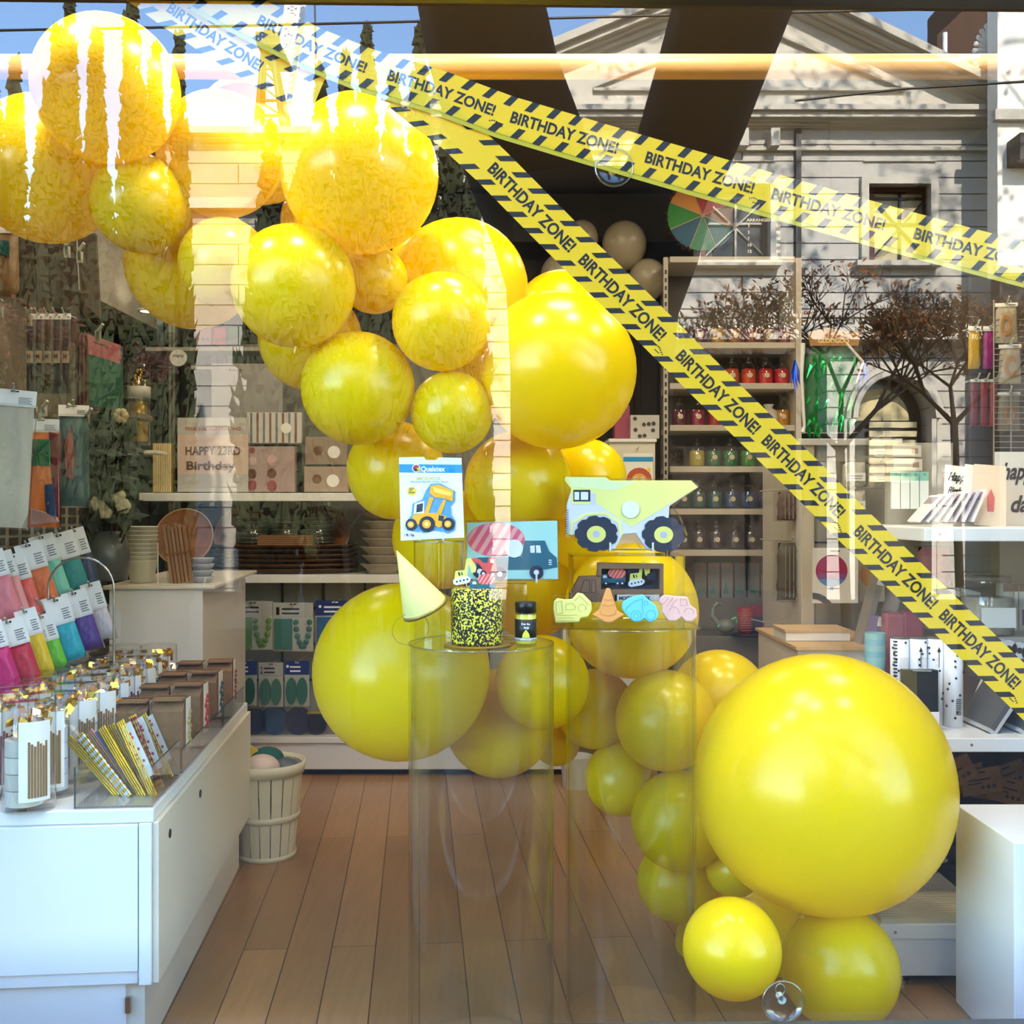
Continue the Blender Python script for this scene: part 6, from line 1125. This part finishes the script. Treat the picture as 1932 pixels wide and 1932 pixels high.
# shelf A (upper right front)
SY = 3.3; sx = P(1745, 0, SY).x; za = 1.4 - (996 - 966) * SY / F
t = thing('front_shelf', 'bright white upper shelf at the right edge carrying cards and paper packs', 'shelf', (0, 0, 0)); MB(WHITE).bb(sx, 2.3, SY, SY + 1.0, za - .042, za).obj('board', t, bevel=.003); MB(STEEL).cyl((P(1773, 0, SY).x, SY - .002, za - .02), (P(1773, 0, SY).x, SY, za - .02), .004, n=12).obj('screw', t)
MB(CREAM).bb(2.25, 2.3, SY, SY + 1.0, za - .3, za - .042).obj('bracket_panel', t)
zl = 1.4 - (1393 - 966) * 3.2 / F; t = thing('lower_front_shelf', 'bright white lower shelf at the right carrying dotted tubes and trays', 'shelf', (0, 0, 0)); xl = P(1640, 0, 3.2).x
MB(WHITE).bb(xl, 2.25, 3.2, 4.1, zl - .042, zl).obj('board', t, bevel=.003); MB(STEEL).cyl((P(1833, 0, 3.2).x, 3.198, zl - .02), (P(1833, 0, 3.2).x, 3.2, zl - .02), .0045, n=12).obj('screw', t); MB(CREAM).bb(xl + .05, xl + .09, 3.72, 4.05, 0, zl - .042).obj('leg', t); MB(CREAM).bb(2.15, 2.2, 3.3, 4.0, 0, zl - .042).obj('leg', t)
t = thing('back_board', 'beige back board closing off the right hand shelves', 'board', (0, 0, 0)); MB(C('beige_board', 176, 164, 132, .6)).bb(P(1705, 0, 4.3).x, 2.34, 4.32, 4.35, 0, za - .05).obj('panel', t)
t = thing('wire_grid', 'white wire grid panel at the right edge above the upper shelf', 'grid', (0, 0, 0)); q = MB(C('grid_grey', 150, 146, 136, .4)); gx0, gx1 = P(1876, 0, 4.0).x, 2.33
for i in range(34): z = za + .05 + i * .022; q.cyl((gx0, 4.0, z), (gx1, 4.0, z), .002, n=4, caps=False)
for i in range(8): x = gx0 + i * .065; q.cyl((x, 4.004, za + .001), (x, 4.004, za + .85), .003, n=4, caps=False)
q.obj('wires', t); MB(C('dark_slat', 66, 56, 46, .7)).bb(gx0 - .02, gx1, 4.15, 4.18, za + .001, 2.5).obj('dark_back_panel', t)
on_a = lambda u, d: stand_on(u, d, za + .001)
# paper goods on shelf A
for i in range(4):
    u = 1690 + i * 18; card_thing('gift_tag', ['leftmost', 'second', 'third', 'rightmost'][i] + ' of four mint and white gift tag strips', 'gift tag', rect(u - 8, 890, u + 8, 960), 4.1, .012, C('tag_white', 232, 240, 238, .5), group='mint gift tag strips', prints=((C('tag_mint', 130, 196, 182), rect(u - 8, 890, u + 8, 907)),)); MB(RACKW).tube([(0, -.02, .135), (0, .15, .13)], .0025, 5).obj('prong', LAST[0])
for i, (u0, v0, u1, v1) in enumerate(((1684, 840, 1738, 862), (1686, 866, 1740, 888))): card_thing('card_box', ['upper', 'lower'][i] + ' pale card box over the mint gift tags', 'box', rect(u0, v0, u1, v1), 4.15, .08, C('pale_card', 224, 216, 204), prints=((C('card_ink', 170, 140, 120), rect(u1 - 18, v0 + 6, u1 - 6, v0 + 16)),))
t = thing('tag_rack', 'white panel rack carrying the mint gift tags', 'rack', (0, 0, 0)); MB(C('unit_front', 176, 170, 156)).bb(P(1676, 0, 4.24).x, P(1800, 0, 4.24).x, 4.25, 4.28, 0, zj(835, 4.24)).obj('panel', t)
for i in range(7):
    u = 1738 + i * 17; x = P(u, 0, 3.6).x; t = thing('paper_packet', ['first', 'second', 'third', 'fourth', 'fifth', 'sixth', 'seventh'][i] + ' from the left of the white packets fanned on the upper shelf', 'packet', Matrix.Translation((x, 3.62, za + .016)) @ Ry(42 - i * 3) @ Rz(0), 'fanned white packets'); MB(C('fan_paper_%d' % (i % 3), 236 - 12 * (i % 3), 230 - 14 * (i % 3), 228 - 8 * (i % 3), .4)).bb(-.004, .004, 0, .10, 0, .12).obj('packet', t); MB(C('fan_ink_%d' % (i % 2), 150, 140, 150)).bb(-.0055, -.004, .01, .09, .08, .11).obj('print', t)
for i, (u, lean, lb) in enumerate(((1808, 6, 'white happy birthday card behind the fanned packets'), (1842, 8, 'second white card with blue print beside the happy card'), (1868, 4, 'cream card with pink rocket by the wire grid'))):
    t = thing('greeting_card', lb, 'card', at(on_a(u, 3.75 - .04 * i), 0, -8, lean), 'greeting cards on the upper shelf'); MB(PAPER if i < 2 else C('card_cream', 240, 216, 190)).bb(-.055, .055, 0, .006, 0, .215).obj('card', t)
    q = MB(BLACK if i == 0 else C('card_print_%d' % i, *((90, 110, 170), (220, 120, 120))[i - 1] if i else (0, 0, 0)))
    if i == 0: q.text('Happy', -.045, .16, .07, .03, -.002, slant=.3); q.text('Birthday', -.045, .11, .08, .028, -.002, slant=.3)
    elif i == 1: q.ball((0, 0, .14), .016, 10, sy=.2); q.bb(-.03, .03, -.002, 0, .05, .055)
    else: q.prism([(-.01, .05), (.012, .05), (.014, .1), (.002, .13), (-.012, .1)], -.002, 0)
    q.obj('print', t)
for i, (u, v, w, h, d, c_, lb) in enumerate(((1708, 895, 0, 0, 0, 0, 0),)): pass
t = thing('script_sign', 'white board with black looping script letters at the right edge', 'sign', at(on_a(1925, 3.9), 0)); MB(C('script_white', 226, 222, 216)).bb(-.09, .12, 0, .01, 0, .27).obj('board', t); q = MB(BLACK); q.text('happy', -.07, .17, .14, .06, -.002, slant=.25); q.text('day', -.04, .05, .10, .06, -.002, slant=.25); q.obj('script', t)
# letter packets, ribbons
for i, (u, v, d, lb) in enumerate(((1898, 612, 4.0, 'upper pale packet printed with a tan letter O at the right edge'), (1905, 690, 4.0, 'lower pale packet printed with a tan letter C at the right edge'), (1903, 780, 4.02, 'dim packet with dark number above the wire grid'))):
    t = hanging(u, v, d, 38, 68, ('letter_beige_%d' % i, 168 - 40 * (i > 1), 154 - 40 * (i > 1), 130 - 40 * (i > 1)), lb, hd=6, group='letter packets at the right edge', name='letter_packet', cat='packet', yaw=-12, puff=.008); MB(C('letter_gold', 150, 100, 40)).text('OC0'[i], -.022, -.04, .04, .07, -.016).obj('letter', t)
for i, (u, c_, lb) in enumerate(((1838, ('ribbon_gold', 200, 160, 50), 'golden hanging ribbon bag left of the purple one'), (1866, ('ribbon_purple', 150, 30, 120), 'purple hanging ribbon bag beside the upper letter packet'))): hanging(u, 660, 4.1, 22, 72, c_, lb, hd=8, group='hanging ribbon bags', name='ribbon_bag', cat='bag', yaw=0, puff=.01)
for i in range(3): hanging(1838 + i * 18, 762, 4.05, 15, 84, ('wine_%d' % i, 130 + 20 * i, 60, 66), ['left', 'middle', 'right'][i] + ' of the striped wine red bags hanging above the greeting cards', hd=4, group='striped wine red bags', name='striped_bag', cat='bag', yaw=0, puff=.01)
t = thing('slat_rack', 'dark hanging rack panel behind the ribbon bags at the upper right', 'rack', (0, 0, 0)); MB(C('dark_slat', 66, 56, 46)).bb(P(1800, 0, 4.3).x, 2.0, 4.3, 4.32, 1.5, 2.35).obj('panel', t)
# hanging bundles at the unit's left
for u, v, w, h, c_, lb in ((1487, 955, 42, 54, ('bundle_rose', 120, 96, 92), 'pinkish card bundle hanging left of the confetti packs'), (1488, 1078, 46, 108, ('bundle_grey', 108, 102, 92), 'long grey striped bag bundle hanging beside the foil balloon packet'), (1470, 1215, 34, 62, ('bundle_brown', 110, 96, 80), 'brown card bundle hanging low beside the giant balloon')):
    t = hanging(u, v, 4.95, w, h, c_, lb, hd=4, group=None, name='bag_bundle', cat='bundle', card=False, yaw=12, puff=.04, reach=.3); q = MB(C('bundle_edge', 170, 160, 144))
    for j in range(5): q.bb(-.04 + j * .02, -.037 + j * .02, -.048, -.046, -h * .0011, h * .0011)
    q.obj('stripes', t)
# foil balloon packets
t = card_thing('foil_balloon_packet', 'white packet showing a round pink to blue foil balloon', 'packet', rect(1533, 1034, 1619, 1138), 4.7, .02, PAPER, prints=((C('fb_magenta', 176, 40, 96, .3), circ(1569, 1077, 30, 32)), (C('fb_violet', 140, 80, 150, .3), [(1540, 1083), (1598, 1083), (1594, 1094), (1580, 1105), (1558, 1105), (1544, 1094)]), (C('fb_blue', 90, 150, 214, .3), [(1543, 1093), (1595, 1093), (1584, 1103), (1569, 1107), (1554, 1103)]), (C('fb_blue', 90, 150, 214), [(1567, 1107), (1571, 1107), (1573, 1114), (1565, 1114)]), (BLACK, rect(1566, 1038, 1584, 1041)), (C('arc_grey', 100, 100, 104), [(1533, 1118)] + [(1533 + 42 * math.sin(a), 1160 - 42 * math.cos(a)) for a in (.3, .6, .9, 1.02)] + [(1562, 1138)] + [(1533 + 30 * math.sin(a), 1160 - 30 * math.cos(a)) for a in (.75, .5, .25)] + [(1533, 1130)])))
MB(RACKW).tube([(0, -.03, .235), (0, .16, .23)], .003, 6).obj('prong', t); card_thing('foil_balloon_packet', 'packet with an orange foil balloon, half behind the steep tape', 'packet', rect(1623, 1045, 1690, 1135), 4.78, .02, C('packet_dim', 190, 186, 176), prints=((C('fb_orange', 200, 140, 60, .3), circ(1648, 1084, 26)),), tilt=0); MB(RACKW).tube([(0, -.03, .2), (0, .1, .195)], .003, 6).obj('prong', LAST[0])
for i, (u0, v0, u1, v1, c_, lb) in enumerate(((1628, 1222, 1668, 1075, ('lean_grey', 146, 138, 128), 'clear grey leaning packet furthest left beside the tape'), (1655, 1222, 1700, 1082, ('lean_pale', 176, 166, 156), 'pale leaning packet in the middle beside the tape'), (1630, 1245, 1648, 1160, ('lean_violet', 130, 120, 170), 'violet striped leaning packet above the giant balloon'))):
    x, z = P(u0, v0, 4.2).x, P(u0, v0, 4.2).z; t = thing('leaning_packet', lb, 'packet', Matrix.Translation((x, 4.2 - .05 * i, z)) @ Ry(math.degrees(math.atan2(u1 - u0, v0 - v1))), 'leaning clear packets'); H_ = math.dist((u0, v0), (u1, v1)) * 4.2 / F; MB(C(*c_, .4)).bb(-.012, .012, 0, .1, 0, H_).obj('packet', t); MB(PAPER).bb(-.013, .013, -.002, 0, H_ * .8, H_).obj('header', t)
t = thing('back_counter', 'cream counter block behind the giant balloon carrying leaning packets', 'counter', (0, 0, 0)); MB(CREAM).bb(P(1510, 0, 4.1).x, P(1700, 0, 4.1).x, 4.14, 4.8, 0, zj(1228, 4.1)).obj('body', t, bevel=.003); MB(C('counter_wood', 210, 176, 130, .5)).bb(P(1505, 0, 4.1).x, P(1702, 0, 4.1).x, 4.12, 4.82, zj(1228, 4.1), zj(1222, 4.1)).obj('top', t)
t = thing('low_drawer_box', 'low white box with wooden lid beside the brown bundle', 'box', stand_on(1548, 4.3, zj(1222, 4.1) + .002)); MB(WHITE).bb(-.14, .12, 0, .2, 0, .035).obj('box', t); MB(C('counter_wood', 210, 176, 130)).bb(-.145, .125, -.004, .2, .035, .045).obj('lid', t)
zl1 = zl + .001
for i, (u, v, c_, lb) in enumerate(((1690, 1208, ('rose_bag_a', 176, 100, 116), 'rose pink bag left of the two behind the dotted tubes'), (1724, 1204, ('rose_bag_b', 170, 84, 104), 'darker rose bag right of the two behind the dotted tubes'))):
    t = thing('paper_bag', lb, 'bag', stand_on(u, 3.95, zl1), 'rose bags on the lower shelf'); h = 1.4 - (v - 50 - 966) * 3.95 / F - zl; MB(C(*c_, .5, bump=.3, scale=12)).bb(-.04, .04, 0, .05, 0, h).obj('bag', t, bevel=.012); MB(FILM).bb(-.043, .043, -.004, .054, 0, h + .005).obj('film', t)
t = thing('teal_cup_stack', 'pale teal stack of paper cups above the giant balloon', 'cup stack', stand_on(1651, 3.9, zl1))
for i in range(5): MB(C('cup_teal_%d' % (i % 2), 140 - 16 * (i % 2), 190 - 10 * (i % 2), 194, .5)).lathe([(1e-4, 0), (.026, 0), (.038, .15), (.035, .15), (1e-4, .01)], c=(0, 0, i * .022), n=24).obj('cup', t)
hanging(1762, 1070, 4.0, 62, 76, ('rose_tissue', 190, 110, 110), 'rose tissue pack hanging under the upper shelf', hd=4, group=None, name='tissue_pack', cat='packet', card=False, yaw=0, puff=.02)
t = thing('large_jar', 'wide clear jar with white label on the shelf right of the steep tape', 'jar', stand_on(1862, 3.8, 1.4 - (1195 - 966) * 3.8 / F)); MB(C('jar_filling', 190, 182, 168, .6)).lathe([(1e-4, .005), (.085, .005), (.085, .13), (1e-4, .13)], n=32).obj('filling', t); MB(JG).lathe([(1e-4, 0), (.09, 0), (.09, .16), (.075, .175), (.075, .19)], n=32).obj('glass', t); MB(PAPER).bb(-.06, .06, -.094, -.0915, .03, .10).obj('label', t); MB(C('jar_lid', 120, 110, 90, .4)).lathe([(1e-4, .19), (.08, .19), (.08, .205), (1e-4, .205)], n=32).obj('lid', t)
t = thing('middle_shelf', 'slim shelf at the right edge carrying the wide jar and white cartons', 'shelf', (0, 0, 0)); zm = 1.4 - (1195 - 966) * 3.8 / F - .002; MB(C('shelf_greywhite', 190, 180, 164)).bb(P(1818, 0, 3.8).x, 2.2, 3.7, 4.3, zm - .02, zm).obj('board', t)
for i, (u0, u1) in enumerate(((1893, 1921), (1923, 1960))): card_thing('white_carton', ['left', 'right'][i] + ' tall white carton with brown top at the right edge', 'carton', rect(u0, 1102, u1, 1196), 3.9, .06, PAPER, group='white cartons', prints=((C('carton_brown', 140, 104, 76), rect(u0, 1102, u1, 1116)), (C('carton_violet', 110, 100, 170), rect(u0 + 6, 1150, u0 + 12, 1180))))
t = thing('pale_box_pack', 'pale folded packet lying open on the wide jar', 'packet', at(P(1825, 1130, 3.9), 0, 0, 14)); MB(C('pale_card', 224, 216, 204)).bb(-.09, .09, 0, .12, 0, .02).obj('packet', t); MB(PAPER).bb(-.02, .04, -.005, .08, .02, .034).obj('label', t)
# dotted tubes and black bag
DOT = BLACK
for i, (u, lb) in enumerate(((1697, 'leftmost dotted white tube with striped edge, behind the black bag'), (1731, 'dotted white tube with an upward arrow, behind the black bag'), (1765, 'dotted white tube right of the black bag'), (1799, 'rightmost dotted white tube standing full height on the lower shelf'))):
    d = 3.42 if i < 3 else 3.38; t = thing('dotted_tube', lb, 'tube', stand_on(u, d, zl1), 'black dotted white tubes'); r = .0285; h = .275; MB(C('tube_white', 240, 242, 246, .4)).lathe([(1e-4, 0), (r, 0), (r, h), (1e-4, h)], n=28).obj('tube', t); q = MB(BLACK)
    for j in range(14):
        a = math.radians(random.uniform(-160, -20)); z = .03 + j * .018 ; c_ = (r * math.cos(a), r * math.sin(a), z); 
        q.ball(c_, .0042, 8, sy=1)
    for j in range(9): a = math.radians(-75); q.bb(-.004, .012, -r - .0015, -r + .004, .04 + j * .006, .042 + j * .006) if i == 3 else None
    if i in (1, 2): q.bb(-.001, .001, -r - .0015, -r + .003, h - .09, h - .04); q.prism([(-.006, h - .04), (.006, h - .04), (0, h - .025)], -r - .0015, -r + .003)
    if i == 0:
        for j in range(16): q.bb(-r * .9, -r * .5, -r * .85, -r * .5, .1 + j * .011, .104 + j * .011)
    q.obj('dots', t); MB(C('tube_cap', 90, 84, 78, .5)).lathe([(1e-4, h), (r + .0005, h), (r + .0005, h + .004), (1e-4, h + .004)], n=28).obj('cap', t)
t = thing('black_gift_bag', 'clear topped black gift bag in front of the dotted tubes', 'bag', stand_on(1738, 3.30, zl1)); MB(C('bag_black', 24, 24, 26, .35)).bb(-.012, .055, 0, .03, 0, .19).obj('bag', t, bevel=.004); MB(C('bag_olive', 96, 84, 20, .5)).bb(-.055, -.012, .002, .028, 0, .19).obj('olive_panel', t); MB(FILM).bb(-.058, .058, -.002, .033, 0, .225).obj('film_top', t)
MB(C('bag_cyan', 30, 130, 170, .5)).bb(-.02, .02, -.003, -.0005, .0, .03).obj('cyan_label', t); MB(PAPER).bb(.025, .055, -.004, -.0005, 0, .06).obj('white_label', t); MB(STEEL).cyl((-.03, -.004, .19), (.03, -.004, .188), .003, n=8).obj('clip', t)
# leaning grey trays
for i, (x_, lb) in enumerate(((1868, 'grey foil tray leaning at the right of the lower shelf'), (1925, 'second grey foil tray cut by the right edge'))):
    t = thing('foil_tray', lb, 'tray', Matrix.Translation(stand_on(x_, 3.27, zl1)) @ Ry(34), 'leaning foil trays'); q = MB(C('tray_grey', 92, 92, 92, .3)).bb(-.008, .008, 0, .22, 0, .2); q.obj('tray', t); MB(C('tray_rim', 190, 190, 188, .3)).bb(.008, .016, -.006, .006, 0, .21).bb(-.012, .016, -.008, .22, -.0, .012).obj('rim', t); MB(C('tray_teal', 90, 140, 150, .3)).bb(.008, .012, .006, .2, .02, .19).obj('blue_film', t)
for i, (u, c_, lb) in enumerate(((1850, 'napkin_dark', 'dark grey packet leaning beside the rightmost dotted tube'),)):
    t = thing('leaning_packet', lb, 'packet', Matrix.Translation(stand_on(1828, 3.5, zl1)) @ Ry(24)); MB(C('napkin_dark', 84, 82, 86, .4)).bb(-.01, .01, 0, .16, 0, .22).obj('packet', t); MB(PAPER).bb(-.012, -.009, -.002, .01, 0, .22).obj('edge', t)
for i in range(3): t = thing('ribbon_roll', ['left', 'middle', 'right'][i] + ' pale dotted ribbon roll under the white cartons', 'ribbon roll', P(1898 + i * 20, 1222 + 4 * i, 3.5), 'pale dotted ribbon rolls'); q = MB(C('roll_pale', 214, 208, 206, .5)).cyl((0, -.02, 0), (0, .05, 0), .028, n=24); q.obj('roll', t); MB(BLACK).cyl((0, -.021, 0), (0, -.019, 0), .010, n=16).obj('core', t); MB(RACKW).cyl((0, .05, 0), (0, .8, 0), .004, n=6).obj('prong', t)
# under the lower shelf
t = thing('timber_panel', 'weathered brown timber panel under the lower right shelf', 'panel', (0, 0, 0)); q = MB(C('weathered_timber', 128, 84, 40, .7, var=.4, scale=4))
for i in range(6): q.bb(1.42 + i * .16, 1.57 + i * .16, 4.14, 4.17, 0, zl - .06)
q.obj('boards', t)
for i in range(6): 
    u, v = 1815 + (i * 41) % 110, 1462 + (i * 17) % 40; t = thing('kraft_packet', ['lowest left', 'low middle', 'upper left', 'upper middle', 'upper right', 'lowest right'][i] + ' brown kraft packet heaped under the lower right shelf', 'packet', at(P(u, v + 20, 3.6 + .05 * i), 0, 0, -30 + 22 * i % 50), 'heaped kraft packets'); MB(KRAFT).bb(-.07, .07, 0, .012, 0, .09).obj('packet', t, bevel=.003); q = MB(C('kraft_ink', 70, 44, 24)).bb(-.015, .015, -.001, 0, .074, .080).bb(-.05, .03, -.001, 0, .05, .055).bb(-.05, .0, -.001, 0, .038, .042)
    for j in range(3): q.disc((.0 + j * .02, .025), .007, -.001, 0, n=7)
    q.obj('print', t)
t = thing('packet_crate', 'dark crate under the lower right shelf holding kraft packets', 'crate', stand_on(1880, 3.75, 0)); MB(C('crate_dark', 60, 44, 30, .8)).bb(-.22, .3, .15, .3, 0, 1.4 - (1500 - 966) * 3.75 / F).obj('crate', t)
# white pedestal
t = thing('white_pedestal', 'white square pedestal at the lower right edge', 'pedestal', Matrix.Translation((1.268, 2.676, 0)) @ Rz(0)); q = MB(C('pedestal_white', 238, 240, 242, .35)).bb(0, .45, 0, .354, 0, .565); q.obj('body', t, bevel=.003)
# low step cabinet with dark tray
t = thing('low_cabinet', 'low white cabinet with ribbed top and metal feet behind the squat balloon', 'cabinet', stand_on(1745, 3.13, 0)); MB(WHITE).bb(-.13, .2, 0, .5, .03, .14).obj('body', t, bevel=.002); MB(WHITE).bb(-.135, .2, -.008, .5, .142, .185).obj('top_rail', t, bevel=.002); q = MB(C('ribbed_top', 206, 196, 168, .5)).bb(-.13, .2, .0, .42, .185, .20)
for i in range(22): q.bb(-.13, .2, .004 + i * .019, .012 + i * .019, .20, .203)
q.obj('ribbed_top', t)
for x in (-.06, .15): MB(STEEL).cyl((x, .03, 0), (x, .03, .012), .022, n=18).cyl((x, .03, .012), (x, .03, .03), .01, n=12).obj('foot', t)
MB(STEEL).cyl((-.09, -.009, .162), (-.09, -.007, .162), .004, n=10).obj('screw', t)
t = thing('dark_tray', 'dark flat tray with pale round stickers on the low cabinet', 'tray', Matrix.Translation(stand_on(1718, 3.62, .21))); MB(C('tray_dark', 34, 30, 26, .4)).bb(-.16, .12, -.1, .12, 0, .02).obj('tray', t, bevel=.004); MB(C('sticker_pale', 206, 200, 176)).cyl((.07, -.05, .02), (.07, -.05, .021), .035, n=20).obj('sticker', t); MB(C('sticker_red', 190, 50, 40)).cyl((.0, .03, .02), (.0, .03, .022), .03, n=20).obj('red_sticker', t)
t = thing('rear_block', 'low block behind the ribbed cabinet supporting the dark tray', 'block', stand_on(1720, 3.66, 0)); MB(C('crate_dark', 60, 44, 30)).bb(-.2, .2, -.02, .3, 0, .205).obj('block', t)
t = thing('white_bin', 'ribbed pale bin on the floor seen between the two plinths', 'bin', stand_on(1088, 5.4, 0)); MB(C('bin_white', 206, 202, 190, .5)).lathe([(1e-4, 0), (.07, 0), (.085, .16), (.08, .16), (1e-4, .01)], n=20, smooth=False).obj('bin', t)
